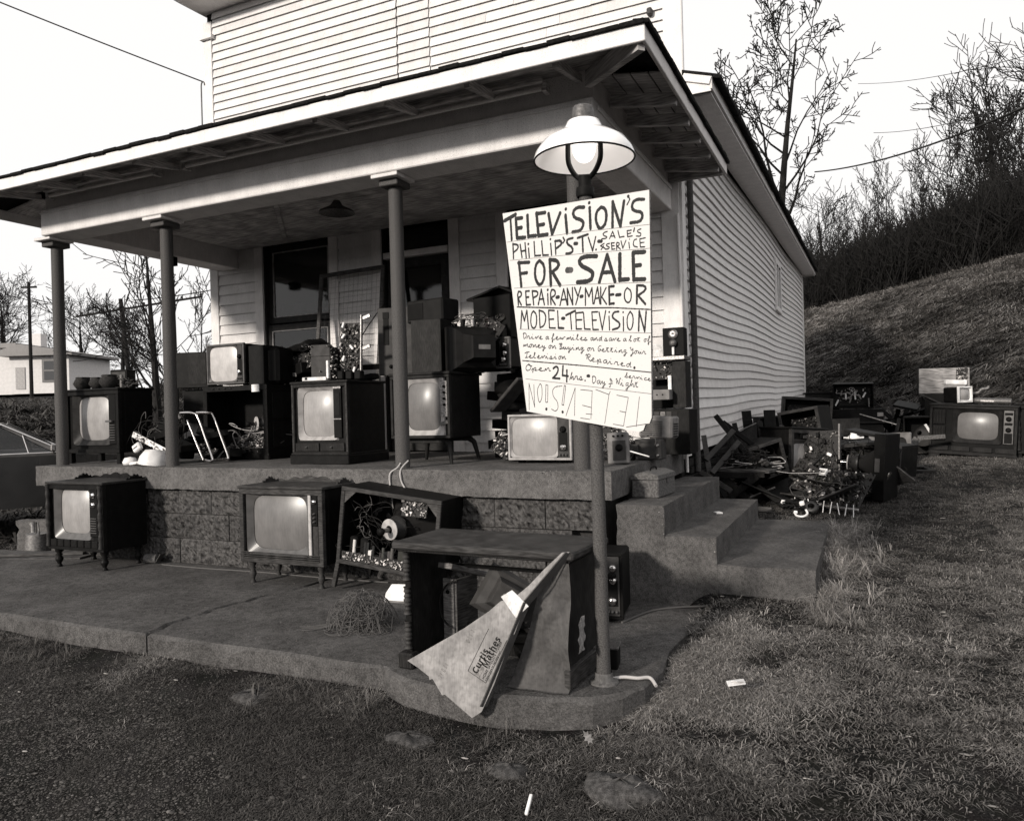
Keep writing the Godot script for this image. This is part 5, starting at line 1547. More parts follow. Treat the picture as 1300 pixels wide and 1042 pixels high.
const SIGN_STROKES := [
	[0, 194, 16, 41, 99, 27], [0, 188, 102, 48, 148, 54], [0, 187, 107, 99, 141, 102], [0, 187, 107, 149, 166, 156], [0, 188, 102, 51, 107, 149], [0, 182, 188, 50, 191, 158],
	[0, 181, 191, 156, 245, 162], [0, 178, 254, 52, 264, 166], [0, 178, 254, 55, 313, 61], [0, 177, 260, 114, 303, 117], [0, 176, 264, 166, 326, 171], [0, 172, 338, 72, 359, 177],
	[0, 170, 359, 177, 416, 86], [0, 164, 452, 102, 459, 190], [0, 164, 455, 74, 455, 74], [0, 157, 572, 90, 561, 88, 539, 83, 520, 85, 506, 93, 502, 105, 507, 121, 522, 133, 544, 142, 559, 152, 566, 163, 563, 175, 552, 189, 534, 195, 509, 193, 496, 192], [0, 154, 607, 100, 609, 199], [0, 155, 605, 77, 605, 77],
	[0, 150, 677, 112, 669, 116, 654, 124, 646, 138, 643, 157, 646, 176, 655, 196, 663, 207, 672, 209, 684, 205, 697, 195, 704, 179, 707, 157, 706, 141, 701, 129, 693, 120, 682, 115, 677, 112], [0, 145, 741, 217, 746, 103], [0, 146, 746, 103, 787, 223], [0, 143, 787, 223, 811, 114], [0, 135, 922, 131, 912, 129, 892, 124, 877, 124, 865, 128, 858, 137, 855, 149, 858, 160, 867, 168, 880, 175, 898, 180, 908, 189, 911, 200, 908, 210, 900, 219, 883, 222, 858, 219, 845, 218], [0, 147, 61, 37, 66, 150],
	[0, 65, 836, 98, 844, 114, 828, 134], [0, 140, 836, 99, 836, 99], [0, 95, 74, 171, 76, 249], [0, 95, 74, 174, 83, 176, 102, 181, 112, 188, 113, 198, 105, 207, 86, 214, 77, 218], [0, 93, 129, 187, 140, 254], [0, 91, 165, 184, 171, 262],
	[0, 92, 135, 222, 170, 222], [0, 90, 190, 216, 193, 262], [0, 89, 231, 190, 234, 263], [0, 89, 234, 261, 274, 266], [0, 87, 285, 197, 291, 270], [0, 87, 291, 268, 328, 273],
	[0, 85, 347, 220, 351, 277], [0, 84, 378, 214, 380, 279], [0, 82, 432, 206, 442, 222, 431, 232], [0, 77, 594, 236, 618, 302], [0, 76, 618, 302, 639, 241], [0, 125, 189, 194, 189, 194],
	[0, 118, 346, 199, 346, 199], [0, 105, 639, 300, 639, 300], [0, 117, 378, 214, 388, 215, 406, 216, 417, 222, 421, 231, 413, 240, 395, 247, 385, 250], [0, 111, 495, 220, 486, 220, 468, 220, 458, 224, 456, 234, 464, 246, 484, 259, 493, 272, 492, 283, 481, 289, 460, 288, 449, 287], [0, 110, 526, 226, 591, 221], [0, 109, 557, 229, 558, 297],
	[0, 154, 506, 249, 521, 251], [0, 145, 655, 265, 673, 268], [0, 57, 709, 230, 703, 230, 690, 232, 684, 236, 686, 242, 692, 247, 703, 252, 706, 256, 702, 259, 694, 260, 682, 258, 675, 258], [0, 56, 722, 265, 741, 236, 754, 268], [0, 56, 728, 255, 752, 259], [0, 55, 772, 239, 780, 270, 806, 271],
	[0, 54, 824, 249, 826, 276], [0, 54, 824, 249, 848, 251], [0, 54, 826, 263, 844, 263], [0, 54, 826, 276, 852, 277], [0, 52, 901, 256, 896, 256, 886, 257, 882, 260, 883, 265, 888, 269, 896, 272, 900, 277, 898, 284, 891, 286, 879, 283, 874, 282], [0, 56, 721, 287, 717, 287, 708, 287, 703, 289, 703, 293, 707, 297, 716, 301, 719, 305, 715, 309, 709, 310, 700, 309, 695, 308],
	[0, 56, 732, 286, 734, 317], [0, 56, 732, 287, 749, 289], [0, 56, 733, 300, 748, 302], [0, 56, 734, 316, 752, 317], [0, 55, 762, 322, 762, 313, 761, 297, 764, 290, 773, 293, 777, 297, 777, 302, 774, 305, 767, 305, 768, 310, 778, 319, 783, 324], [0, 55, 788, 288, 797, 322, 816, 290],
	[0, 54, 832, 302, 835, 329], [0, 54, 836, 289, 836, 289], [0, 53, 876, 296, 872, 296, 864, 296, 859, 302, 856, 315, 861, 324, 873, 329, 879, 331], [0, 52, 893, 297, 895, 334], [0, 52, 893, 298, 923, 299], [0, 52, 894, 315, 916, 317],
	[0, 52, 895, 334, 919, 337], [0, 57, 689, 281, 667, 288, 692, 304], [0, 57, 670, 306, 685, 292], [0, 74, 865, 246, 861, 259], [0, 164, 116, 274, 129, 400], [0, 165, 111, 277, 192, 287],
	[0, 164, 123, 334, 172, 337], [0, 155, 266, 290, 258, 294, 243, 304, 234, 324, 231, 354, 236, 379, 247, 399, 259, 409, 272, 409, 283, 401, 293, 386, 299, 364, 299, 334, 291, 312, 274, 297, 266, 290], [0, 177, 338, 298, 341, 424], [0, 177, 338, 298, 351, 301, 378, 307, 393, 318, 398, 333, 387, 346, 361, 357, 348, 362], [0, 176, 356, 364, 403, 432], [0, 197, 640, 331, 623, 328, 589, 323, 563, 322, 543, 326, 534, 335, 536, 349, 553, 365, 584, 381, 605, 394, 614, 404, 614, 417, 606, 432, 581, 439, 539, 436, 518, 434],
	[0, 186, 779, 346, 775, 462], [0, 186, 775, 460, 823, 464], [0, 180, 854, 351, 854, 471], [0, 180, 854, 351, 917, 359], [0, 180, 856, 410, 892, 412], [0, 180, 854, 470, 913, 477],
	[0, 173, 654, 453, 705, 336], [0, 170, 705, 336, 747, 464], [0, 171, 673, 412, 731, 418], [1, 263, 454, 367, 479, 370], [0, 93, 103, 493, 102, 475, 100, 439, 106, 423, 121, 426, 128, 434, 127, 444, 121, 451, 108, 454, 107, 466, 119, 485, 125, 495], [0, 91, 160, 429, 163, 500],
	[0, 91, 160, 429, 186, 431], [0, 91, 161, 460, 181, 461], [0, 91, 163, 499, 192, 501], [0, 89, 208, 433, 216, 504], [0, 89, 208, 434, 218, 436, 237, 439, 247, 446, 247, 457, 238, 464, 220, 468, 211, 470], [0, 88, 249, 508, 273, 435, 292, 513],
	[0, 87, 258, 482, 288, 484], [0, 86, 317, 462, 318, 516], [0, 85, 338, 518, 337, 500, 337, 463, 345, 446, 361, 449, 369, 458, 369, 471, 361, 479, 346, 482, 346, 493, 360, 512, 367, 522], [0, 83, 399, 529, 426, 453, 447, 532], [0, 82, 410, 504, 442, 505], [0, 81, 451, 532, 450, 454],
	[0, 81, 450, 454, 483, 536], [0, 80, 483, 536, 484, 455], [0, 80, 498, 457, 516, 497], [0, 78, 537, 460, 503, 538], [0, 77, 564, 549, 567, 469], [0, 77, 567, 469, 588, 512],
	[0, 77, 588, 512, 608, 472], [0, 76, 608, 472, 611, 546], [0, 76, 617, 549, 642, 474, 654, 551], [0, 76, 625, 525, 651, 525], [0, 74, 659, 554, 661, 478], [0, 74, 693, 484, 666, 522],
	[0, 74, 666, 522, 693, 559], [0, 70, 815, 501, 811, 505, 803, 513, 799, 527, 799, 546, 805, 559, 815, 567, 824, 567, 833, 559, 837, 545, 837, 526, 832, 513, 821, 505, 815, 501], [0, 132, 318, 443, 318, 443], [0, 112, 711, 481, 711, 561], [0, 112, 711, 482, 739, 483], [0, 112, 711, 519, 736, 520],
	[0, 112, 711, 560, 736, 561], [0, 105, 867, 577, 871, 498], [0, 105, 871, 498, 883, 500, 905, 504, 916, 511, 918, 520, 907, 530, 886, 539, 875, 543], [0, 104, 875, 543, 913, 585], [0, 161, 378, 488, 391, 488], [0, 151, 536, 504, 546, 504],
	[0, 138, 753, 525, 775, 526], [0, 64, 93, 501, 423, 546], [0, 57, 423, 546, 725, 579], [0, 50, 725, 579, 952, 614], [2, 22, 28, 156, 515, 198], [2, 18, 515, 198, 954, 246],
	[2, 22, 48, 254, 588, 308], [2, 18, 588, 308, 954, 349], [2, 22, 74, 402, 506, 444], [2, 18, 506, 444, 956, 496], [0, 85, 116, 614, 127, 525], [0, 85, 127, 525, 145, 579],
	[0, 84, 145, 579, 165, 526], [0, 84, 165, 526, 174, 621], [0, 82, 213, 535, 208, 539, 199, 547, 194, 563, 191, 587, 194, 605, 201, 617, 210, 622, 218, 621, 226, 615, 231, 604, 234, 587, 234, 566, 229, 550, 218, 540, 213, 535], [0, 81, 254, 536, 257, 624], [0, 81, 254, 536, 263, 540, 281, 546, 293, 557, 299, 573, 298, 590, 291, 607, 280, 618, 265, 622, 257, 624], [0, 79, 320, 544, 323, 631],
	[0, 79, 320, 544, 360, 550], [0, 79, 322, 589, 352, 591], [0, 79, 323, 631, 362, 636], [0, 77, 382, 554, 384, 638], [0, 74, 466, 575, 471, 651], [0, 73, 501, 576, 502, 654],
	[0, 73, 501, 578, 548, 580], [0, 73, 504, 611, 539, 614], [0, 73, 502, 654, 535, 657], [0, 72, 551, 585, 555, 659], [0, 72, 555, 659, 590, 664], [0, 70, 603, 585, 607, 667],
	[0, 70, 603, 585, 638, 588], [0, 70, 604, 624, 629, 625], [0, 70, 607, 667, 640, 670], [0, 69, 647, 590, 664, 673], [0, 68, 664, 673, 687, 589], [0, 67, 706, 616, 707, 679],
	[0, 65, 789, 628, 788, 690], [0, 64, 829, 608, 824, 613, 815, 625, 810, 641, 810, 662, 813, 678, 822, 689, 830, 688, 838, 677, 843, 660, 844, 639, 841, 623, 833, 613, 829, 608], [0, 102, 384, 637, 419, 642], [0, 100, 438, 581, 498, 567], [0, 90, 708, 597, 708, 597], [0, 87, 789, 607, 789, 607],
	[0, 88, 763, 601, 756, 600, 742, 600, 732, 605, 726, 616, 729, 625, 739, 633, 750, 641, 762, 649, 767, 658, 765, 669, 754, 675, 735, 677, 725, 679], [0, 83, 873, 698, 879, 611], [0, 83, 879, 611, 906, 704], [0, 82, 906, 704, 917, 618], [0, 146, 411, 594, 425, 595], [0, 136, 565, 880, 575, 881],
	[0, 97, 342, 832, 348, 829, 358, 824, 367, 825, 374, 833, 374, 843, 369, 854, 359, 865, 344, 874, 336, 879], [0, 97, 336, 879, 383, 884], [0, 95, 408, 824, 403, 869], [0, 95, 403, 869, 439, 875], [0, 94, 433, 846, 430, 900], [0, 35, 162, 1031, 166, 898],
	[0, 35, 166, 898, 203, 1019], [0, 34, 203, 1019, 201, 906], [0, 34, 246, 902, 241, 909, 229, 924, 225, 945, 229, 973, 233, 989, 240, 996, 247, 991, 255, 976, 259, 955, 259, 928, 256, 911, 250, 905, 246, 902], [0, 33, 287, 910, 281, 997], [0, 33, 281, 997, 296, 997], [0, 33, 296, 997, 301, 913],
	[0, 33, 301, 913, 287, 910], [0, 32, 397, 920, 385, 921, 363, 921, 346, 926, 335, 936, 332, 949, 335, 964, 344, 978, 358, 990, 366, 1005, 367, 1023, 363, 1034, 352, 1040, 341, 1040, 328, 1034, 322, 1031], [0, 31, 413, 918, 393, 1011], [0, 32, 393, 1011, 405, 1013], [0, 32, 405, 1013, 422, 921], [0, 31, 422, 921, 413, 918],
	[0, 31, 419, 1065, 484, 933], [0, 31, 484, 933, 475, 1065], [0, 30, 519, 943, 592, 951], [0, 29, 592, 951, 579, 1081], [0, 30, 528, 1017, 584, 1029], [0, 30, 549, 1058, 587, 1061],
	[0, 30, 514, 1077, 571, 1084], [0, 29, 614, 946, 693, 972], [0, 28, 693, 972, 701, 958], [0, 28, 693, 972, 663, 1104], [0, 27, 739, 976, 805, 989], [0, 27, 805, 989, 773, 1116],
	[0, 27, 754, 1049, 788, 1055], [0, 28, 713, 1107, 773, 1116], [0, 26, 867, 988, 845, 1119], [0, 27, 790, 1121, 898, 1108], [0, 145, 286, 1030, 286, 1030], [0, 139, 397, 1047, 397, 1047],
	[0, 116, 844, 859, 844, 859], [0, 83, 549, 901, 549, 901], [0, 49, 123, 779, 542, 831], [0, 42, 542, 831, 935, 884], [2, 21, 107, 617, 954, 716], [2, 21, 142, 873, 932, 977],
	[0, 42, 137, 638, 136, 647, 135, 660, 138, 668, 145, 667, 152, 662, 156, 656, 156, 648, 152, 643, 144, 640, 138, 642, 133, 643], [0, 42, 159, 669, 161, 665, 165, 660, 168, 657, 170, 658, 173, 659, 176, 659, 178, 663, 177, 668, 178, 672, 181, 671, 183, 671], [0, 41, 188, 672, 192, 668, 197, 663, 199, 664, 199, 670, 201, 674, 206, 674, 209, 674], [0, 41, 203, 652, 203, 652], [0, 41, 218, 673, 221, 670, 224, 666, 227, 668, 227, 674, 231, 675, 236, 669, 241, 665, 244, 666, 246, 666], [0, 40, 248, 676, 252, 675, 258, 674, 263, 671, 264, 669, 262, 667, 259, 667, 256, 669, 254, 673, 254, 677, 256, 680, 262, 682, 268, 681, 273, 681],
	[0, 39, 314, 674, 311, 673, 307, 672, 302, 673, 298, 675, 295, 679, 296, 682, 298, 685, 302, 685, 307, 682, 311, 678, 313, 678, 312, 683, 313, 686, 316, 686, 318, 686], [0, 39, 334, 685, 339, 682, 345, 676, 351, 669, 352, 665, 350, 662, 348, 662, 344, 670, 343, 679, 340, 692, 338, 699, 339, 704, 342, 702, 344, 698, 344, 693, 348, 690, 354, 690, 358, 690], [0, 39, 362, 687, 366, 687, 372, 686, 376, 683, 377, 681, 375, 679, 372, 679, 369, 681, 367, 685, 368, 689, 370, 692, 376, 694, 381, 693, 386, 692], [0, 38, 389, 691, 391, 688, 394, 684, 397, 686, 397, 692, 400, 693, 404, 689, 408, 689, 408, 694, 412, 694, 416, 688, 422, 685, 425, 685, 428, 686], [0, 37, 436, 699, 438, 695, 441, 690, 442, 690, 441, 697, 444, 697, 448, 691, 451, 691, 451, 697, 454, 697, 458, 692, 462, 688, 464, 689, 465, 693, 464, 698, 467, 702, 470, 702, 473, 702], [0, 37, 470, 701, 473, 698, 477, 693, 480, 694, 479, 700, 482, 704, 485, 703, 488, 703],
	[0, 37, 483, 682, 483, 682], [0, 37, 497, 704, 502, 698, 508, 691, 513, 683, 512, 680, 509, 680, 507, 683, 505, 691, 505, 700, 507, 706, 511, 706, 515, 706], [0, 36, 523, 704, 527, 704, 533, 703, 537, 700, 538, 698, 536, 697, 533, 696, 530, 698, 529, 702, 529, 706, 531, 709, 536, 710, 542, 710, 546, 709], [0, 36, 548, 711, 552, 707, 557, 701, 561, 700, 562, 705, 562, 710, 560, 712, 556, 713, 553, 711, 551, 711], [0, 36, 558, 714, 570, 712], [0, 35, 608, 706, 605, 705, 602, 704, 597, 704, 593, 706, 591, 710, 592, 713, 594, 716, 597, 716, 602, 713, 605, 709, 607, 709, 606, 714, 607, 717, 610, 717, 612, 717],
	[0, 35, 612, 718, 614, 714, 617, 709, 618, 709, 617, 715, 620, 715, 623, 710, 627, 706, 629, 707, 630, 711, 630, 716, 631, 719, 634, 719, 636, 719], [0, 34, 656, 711, 654, 710, 652, 709, 647, 710, 643, 713, 642, 717, 643, 720, 647, 721, 651, 720, 656, 712, 659, 703, 660, 704, 657, 714, 657, 722, 660, 722, 662, 722], [0, 34, 674, 724, 678, 720, 682, 714, 686, 714, 687, 718, 687, 723, 685, 725, 681, 726, 679, 725, 677, 724], [0, 34, 683, 727, 695, 725], [0, 33, 718, 718, 716, 717, 713, 715, 708, 716, 705, 718, 703, 722, 703, 725, 705, 727, 708, 728, 713, 725, 716, 721, 718, 721, 717, 725, 718, 729, 721, 728, 722, 728], [0, 33, 723, 726, 725, 723, 728, 719, 730, 721, 730, 727, 734, 728, 737, 722, 742, 719, 744, 719, 746, 720],
	[0, 33, 747, 728, 751, 727, 756, 726, 760, 724, 760, 722, 759, 720, 756, 720, 754, 722, 752, 725, 752, 730, 754, 732, 759, 734, 764, 733, 768, 732], [0, 32, 801, 726, 799, 726, 796, 724, 791, 725, 788, 727, 786, 731, 786, 734, 789, 736, 791, 736, 796, 734, 799, 729, 801, 730, 800, 734, 801, 737, 803, 737, 805, 737], [0, 32, 817, 738, 821, 732, 827, 725, 831, 718, 830, 715, 828, 715, 826, 718, 825, 726, 824, 734, 826, 740, 830, 739, 833, 739], [0, 31, 853, 730, 851, 731, 847, 732, 845, 736, 844, 739, 846, 743, 849, 743, 853, 742, 855, 738, 856, 734, 854, 732, 856, 731, 860, 732, 863, 732], [0, 31, 863, 742, 866, 737, 870, 729, 872, 730, 870, 738, 872, 744, 875, 744, 878, 744], [0, 31, 866, 728, 879, 729],
	[0, 31, 909, 736, 907, 737, 903, 738, 901, 742, 901, 745, 903, 748, 906, 749, 909, 748, 911, 744, 912, 740, 910, 738, 912, 737, 916, 738, 919, 738], [0, 31, 919, 747, 923, 743, 928, 739, 932, 732, 933, 729, 932, 726, 930, 726, 927, 733, 926, 741, 924, 752, 922, 759, 923, 763, 925, 762, 927, 758, 927, 754, 930, 750, 935, 750, 938, 750], [0, 42, 131, 708, 133, 704, 136, 698, 137, 699, 137, 706, 140, 706, 144, 700, 148, 700, 148, 706, 152, 706, 156, 701, 161, 697, 163, 698, 164, 703, 164, 708, 167, 712, 171, 712, 174, 712], [0, 41, 189, 700, 185, 701, 181, 703, 177, 707, 177, 711, 180, 715, 184, 716, 189, 714, 192, 710, 192, 705, 190, 702, 193, 701, 198, 703, 202, 704], [0, 41, 202, 717, 204, 713, 207, 707, 209, 708, 208, 714, 211, 715, 215, 709, 220, 705, 222, 706, 224, 710, 223, 715, 225, 719, 228, 719, 231, 719], [0, 41, 233, 717, 238, 716, 244, 715, 249, 713, 250, 710, 248, 708, 245, 708, 241, 710, 239, 714, 240, 719, 242, 721, 249, 723, 255, 723, 260, 722],
	[0, 40, 264, 721, 266, 718, 269, 714, 272, 715, 271, 720, 273, 724, 276, 725, 280, 722, 284, 717, 284, 721, 281, 732, 276, 741, 273, 741, 271, 739, 272, 736, 279, 732, 287, 729, 293, 726], [0, 39, 326, 717, 322, 718, 318, 720, 314, 724, 314, 728, 317, 731, 321, 732, 326, 731, 328, 727, 329, 722, 327, 719, 329, 718, 334, 720, 338, 721], [0, 39, 338, 733, 340, 729, 343, 724, 344, 725, 344, 731, 346, 731, 350, 725, 355, 721, 357, 722, 359, 727, 358, 732, 360, 736, 363, 735, 365, 735], [0, 38, 386, 717, 389, 715, 393, 713, 394, 721, 391, 732, 392, 732, 395, 721, 401, 714, 405, 716, 405, 720, 400, 724, 399, 728, 404, 732, 404, 736, 401, 740, 394, 741, 388, 740, 392, 739, 403, 739, 410, 739], [0, 38, 411, 741, 413, 737, 416, 732, 418, 733, 417, 738, 418, 742, 421, 744, 425, 740, 429, 735, 430, 735, 429, 740, 431, 744, 434, 744, 437, 744], [0, 37, 439, 743, 442, 740, 445, 735, 447, 736, 446, 741, 448, 746, 451, 747, 455, 743, 458, 738, 459, 742, 456, 753, 451, 762, 448, 762, 446, 760, 447, 757, 454, 753, 461, 750, 467, 748],
	[0, 37, 467, 748, 470, 744, 475, 740, 477, 740, 477, 746, 479, 750, 483, 750, 486, 750], [0, 37, 481, 729, 481, 729], [0, 37, 495, 753, 497, 749, 499, 743, 501, 744, 500, 750, 503, 750, 507, 745, 511, 741, 513, 742, 514, 746, 514, 751, 516, 755, 518, 754, 521, 754], [0, 36, 543, 747, 540, 746, 537, 744, 532, 745, 528, 748, 527, 752, 529, 755, 534, 754, 539, 750, 541, 755, 539, 764, 534, 772, 530, 772, 527, 770, 528, 768, 535, 763, 543, 760, 549, 758], [0, 35, 579, 749, 576, 750, 572, 751, 568, 755, 568, 759, 571, 762, 574, 763, 579, 762, 581, 758, 581, 754, 580, 751, 582, 750, 587, 751, 590, 752], [0, 35, 590, 763, 592, 759, 595, 755, 598, 752, 600, 753, 603, 754, 606, 754, 607, 758, 606, 762, 607, 766, 610, 765, 612, 765],
	[0, 34, 654, 748, 652, 746, 649, 745, 644, 746, 639, 750, 635, 757, 635, 763, 637, 769, 641, 771, 646, 769, 649, 764, 649, 761, 644, 760, 646, 762, 651, 765, 656, 768], [0, 34, 656, 768, 660, 768, 665, 767, 670, 765, 670, 763, 668, 761, 666, 760, 663, 763, 661, 766, 661, 770, 663, 773, 669, 774, 674, 774, 678, 773], [0, 34, 681, 774, 685, 768, 689, 760, 691, 761, 690, 769, 692, 776, 696, 776, 699, 776], [0, 34, 685, 759, 699, 760], [0, 34, 707, 777, 710, 771, 715, 763, 717, 764, 715, 773, 717, 779, 721, 779, 724, 779], [0, 33, 711, 762, 724, 763],
	[0, 33, 732, 780, 735, 777, 739, 772, 741, 773, 741, 778, 743, 782, 746, 782, 749, 782], [0, 33, 744, 762, 744, 762], [0, 33, 757, 784, 758, 781, 761, 776, 762, 776, 762, 782, 764, 782, 767, 777, 771, 773, 773, 774, 774, 778, 774, 783, 775, 786, 778, 786, 780, 786], [0, 32, 800, 779, 798, 778, 794, 776, 790, 777, 787, 780, 786, 784, 787, 786, 792, 786, 796, 782, 798, 786, 796, 795, 792, 802, 788, 803, 786, 801, 786, 799, 792, 795, 800, 791, 805, 789], [0, 32, 822, 769, 824, 768, 826, 767, 827, 771, 827, 776, 829, 780, 832, 780, 836, 777, 839, 772, 839, 780, 835, 795, 829, 807, 826, 807, 824, 805, 825, 802, 831, 798, 837, 795, 842, 793], [0, 31, 856, 783, 853, 784, 850, 786, 847, 789, 847, 793, 849, 796, 852, 797, 856, 795, 858, 792, 858, 788, 857, 785, 859, 784, 863, 785, 866, 786],
	[0, 31, 866, 796, 868, 793, 870, 789, 872, 789, 871, 793, 872, 798, 874, 799, 878, 796, 881, 791, 882, 791, 881, 796, 883, 799, 886, 799, 888, 799], [0, 31, 889, 799, 891, 796, 894, 792, 897, 789, 898, 790, 901, 791, 903, 791, 904, 794, 903, 799, 905, 802, 907, 802, 909, 801], [0, 42, 142, 743, 153, 739, 174, 739], [0, 42, 160, 739, 157, 748, 154, 759, 148, 766, 144, 765, 147, 765, 156, 766, 162, 766], [0, 42, 169, 764, 174, 764, 180, 763, 185, 760, 186, 758, 184, 756, 181, 756, 177, 758, 175, 761, 176, 766, 178, 769, 185, 771, 191, 770, 195, 769], [0, 41, 199, 770, 205, 764, 213, 756, 217, 748, 216, 745, 214, 744, 211, 747, 209, 756, 208, 765, 211, 772, 216, 772, 220, 772],
	[0, 41, 230, 770, 234, 769, 240, 768, 245, 766, 246, 763, 244, 762, 241, 761, 238, 764, 236, 767, 236, 772, 238, 775, 245, 776, 251, 776, 255, 775], [0, 40, 259, 774, 262, 770, 265, 766, 268, 768, 268, 774, 272, 775, 277, 769, 282, 765, 285, 766, 287, 767], [0, 40, 288, 778, 292, 774, 296, 770, 299, 770, 298, 776, 301, 780, 305, 780, 308, 780], [0, 39, 303, 758, 303, 758], [0, 39, 317, 782, 321, 778, 326, 772, 331, 771, 332, 776, 332, 781, 330, 783, 326, 784, 322, 783, 320, 782], [0, 39, 328, 785, 341, 783],
	[0, 39, 346, 783, 349, 780, 354, 775, 357, 776, 356, 782, 358, 786, 362, 785, 366, 785], [0, 39, 360, 764, 360, 764], [0, 38, 391, 775, 388, 776, 383, 777, 380, 781, 380, 785, 382, 789, 386, 790, 391, 788, 393, 784, 394, 780, 392, 777, 394, 776, 399, 777, 403, 778], [0, 38, 402, 790, 404, 786, 407, 781, 409, 781, 408, 788, 410, 788, 414, 782, 419, 778, 421, 779, 422, 783, 422, 788, 423, 792, 426, 791, 428, 791], [0, 36, 557, 783, 560, 781, 565, 778, 566, 786, 563, 799, 564, 800, 567, 787, 574, 779, 581, 780, 586, 785, 585, 790, 579, 793, 572, 792, 572, 798, 579, 807, 586, 812, 589, 811, 592, 811], [0, 35, 590, 808, 595, 807, 602, 807, 608, 805, 609, 802, 606, 800, 603, 799, 599, 802, 597, 805, 597, 810, 600, 814, 608, 816, 615, 816, 620, 816],
	[0, 35, 625, 817, 628, 813, 632, 808, 633, 814, 630, 827, 631, 828, 634, 817, 640, 808, 645, 807, 648, 810, 649, 813, 646, 817, 642, 819, 643, 821, 650, 822, 655, 822], [0, 34, 687, 817, 684, 815, 679, 813, 672, 813, 668, 815, 665, 820, 666, 823, 669, 827, 673, 827, 680, 824, 684, 820, 686, 820, 685, 826, 687, 830, 691, 830, 693, 830], [0, 34, 694, 829, 698, 826, 703, 821, 706, 822, 706, 828, 709, 833, 714, 833, 718, 834], [0, 33, 710, 809, 710, 809], [0, 33, 728, 835, 731, 832, 735, 827, 739, 824, 740, 826, 744, 827, 748, 827, 749, 831, 748, 837, 750, 841, 754, 841, 756, 840], [0, 33, 762, 839, 767, 839, 774, 838, 780, 836, 780, 834, 778, 832, 775, 831, 771, 833, 769, 836, 769, 841, 772, 845, 779, 847, 786, 847, 791, 847],
	[0, 32, 819, 841, 816, 840, 813, 838, 807, 839, 802, 841, 800, 846, 802, 850, 807, 852, 812, 850, 819, 842, 823, 832, 824, 833, 821, 845, 821, 854, 824, 854, 827, 854], [0, 42, 170, 799, 164, 802, 156, 805, 148, 813, 146, 821, 150, 829, 157, 832, 169, 831, 177, 827, 183, 818, 183, 810, 176, 804, 167, 803, 169, 805, 182, 809, 191, 812], [0, 41, 188, 832, 192, 828, 198, 823, 199, 829, 195, 842, 196, 844, 200, 831, 208, 822, 214, 820, 219, 823, 220, 826, 216, 831, 210, 833, 213, 835, 222, 835, 229, 835], [0, 40, 235, 833, 242, 832, 252, 831, 259, 828, 260, 826, 257, 824, 252, 823, 247, 826, 244, 830, 245, 835, 249, 838, 259, 840, 268, 839, 275, 839], [0, 40, 280, 841, 283, 836, 287, 830, 290, 831, 289, 838, 293, 838, 299, 831, 306, 827, 310, 828, 312, 833, 312, 839, 315, 843, 319, 842, 323, 842], [0, 43, 450, 892, 456, 882, 463, 869, 467, 859, 465, 859, 461, 869, 458, 883, 460, 889, 465, 882, 470, 878, 472, 878, 473, 883, 472, 889, 473, 893, 476, 892, 479, 892],
	[0, 43, 481, 891, 484, 887, 487, 881, 491, 877, 493, 879, 496, 879, 499, 879, 500, 884, 499, 890, 501, 894, 504, 893, 506, 893], [0, 42, 510, 895, 515, 890, 520, 882, 525, 881, 527, 886, 526, 893, 523, 896, 519, 897, 516, 895, 514, 894], [0, 42, 522, 898, 536, 895], [0, 35, 598, 881, 597, 892, 595, 907, 599, 917, 605, 915, 612, 909, 616, 902, 616, 893, 613, 887, 605, 884, 599, 885, 594, 887], [0, 34, 642, 907, 640, 906, 636, 904, 630, 905, 626, 907, 623, 912, 624, 916, 627, 919, 630, 920, 635, 916, 639, 911, 642, 911, 640, 917, 642, 921, 645, 921, 647, 921], [0, 34, 648, 918, 650, 914, 654, 909, 656, 910, 655, 916, 657, 921, 659, 922, 664, 918, 668, 912, 668, 917, 665, 931, 660, 941, 656, 941, 654, 939, 656, 935, 662, 930, 670, 926, 676, 923],
	[0, 33, 715, 914, 712, 909, 708, 901, 703, 899, 701, 903, 703, 907, 707, 908, 708, 918, 704, 931, 700, 939, 698, 937, 697, 935], [0, 34, 694, 923, 717, 922], [0, 33, 737, 905, 739, 903, 742, 901, 742, 909, 739, 923, 739, 924, 743, 910, 747, 911, 749, 925, 754, 925, 757, 911, 761, 901, 764, 902, 766, 903], [0, 33, 760, 932, 764, 928, 768, 923, 771, 924, 770, 930, 772, 935, 776, 935, 779, 935], [0, 33, 774, 910, 774, 910], [0, 32, 809, 926, 806, 925, 803, 923, 797, 924, 794, 928, 793, 933, 794, 936, 799, 935, 805, 930, 806, 935, 804, 947, 799, 956, 795, 956, 792, 954, 793, 951, 800, 946, 808, 942, 814, 938],
	[0, 32, 815, 940, 819, 931, 826, 920, 829, 911, 827, 910, 824, 920, 821, 933, 823, 938, 827, 932, 832, 928, 834, 929, 835, 934, 834, 939, 835, 942, 838, 942, 840, 942], [0, 32, 842, 942, 845, 934, 850, 924, 853, 925, 851, 936, 852, 944, 857, 944, 860, 944], [0, 32, 846, 924, 861, 924], [0, 32, 788, 896, 793, 892, 799, 885, 803, 880, 801, 879, 799, 880, 798, 882, 799, 888, 801, 892, 801, 897, 798, 899, 794, 899, 792, 897, 790, 896], [0, 32, 796, 900, 809, 899], [0, 32, 810, 898, 813, 898, 818, 897, 821, 896, 821, 894, 820, 892, 818, 892, 815, 894, 814, 896, 814, 900, 816, 902, 821, 903, 825, 903, 828, 903],
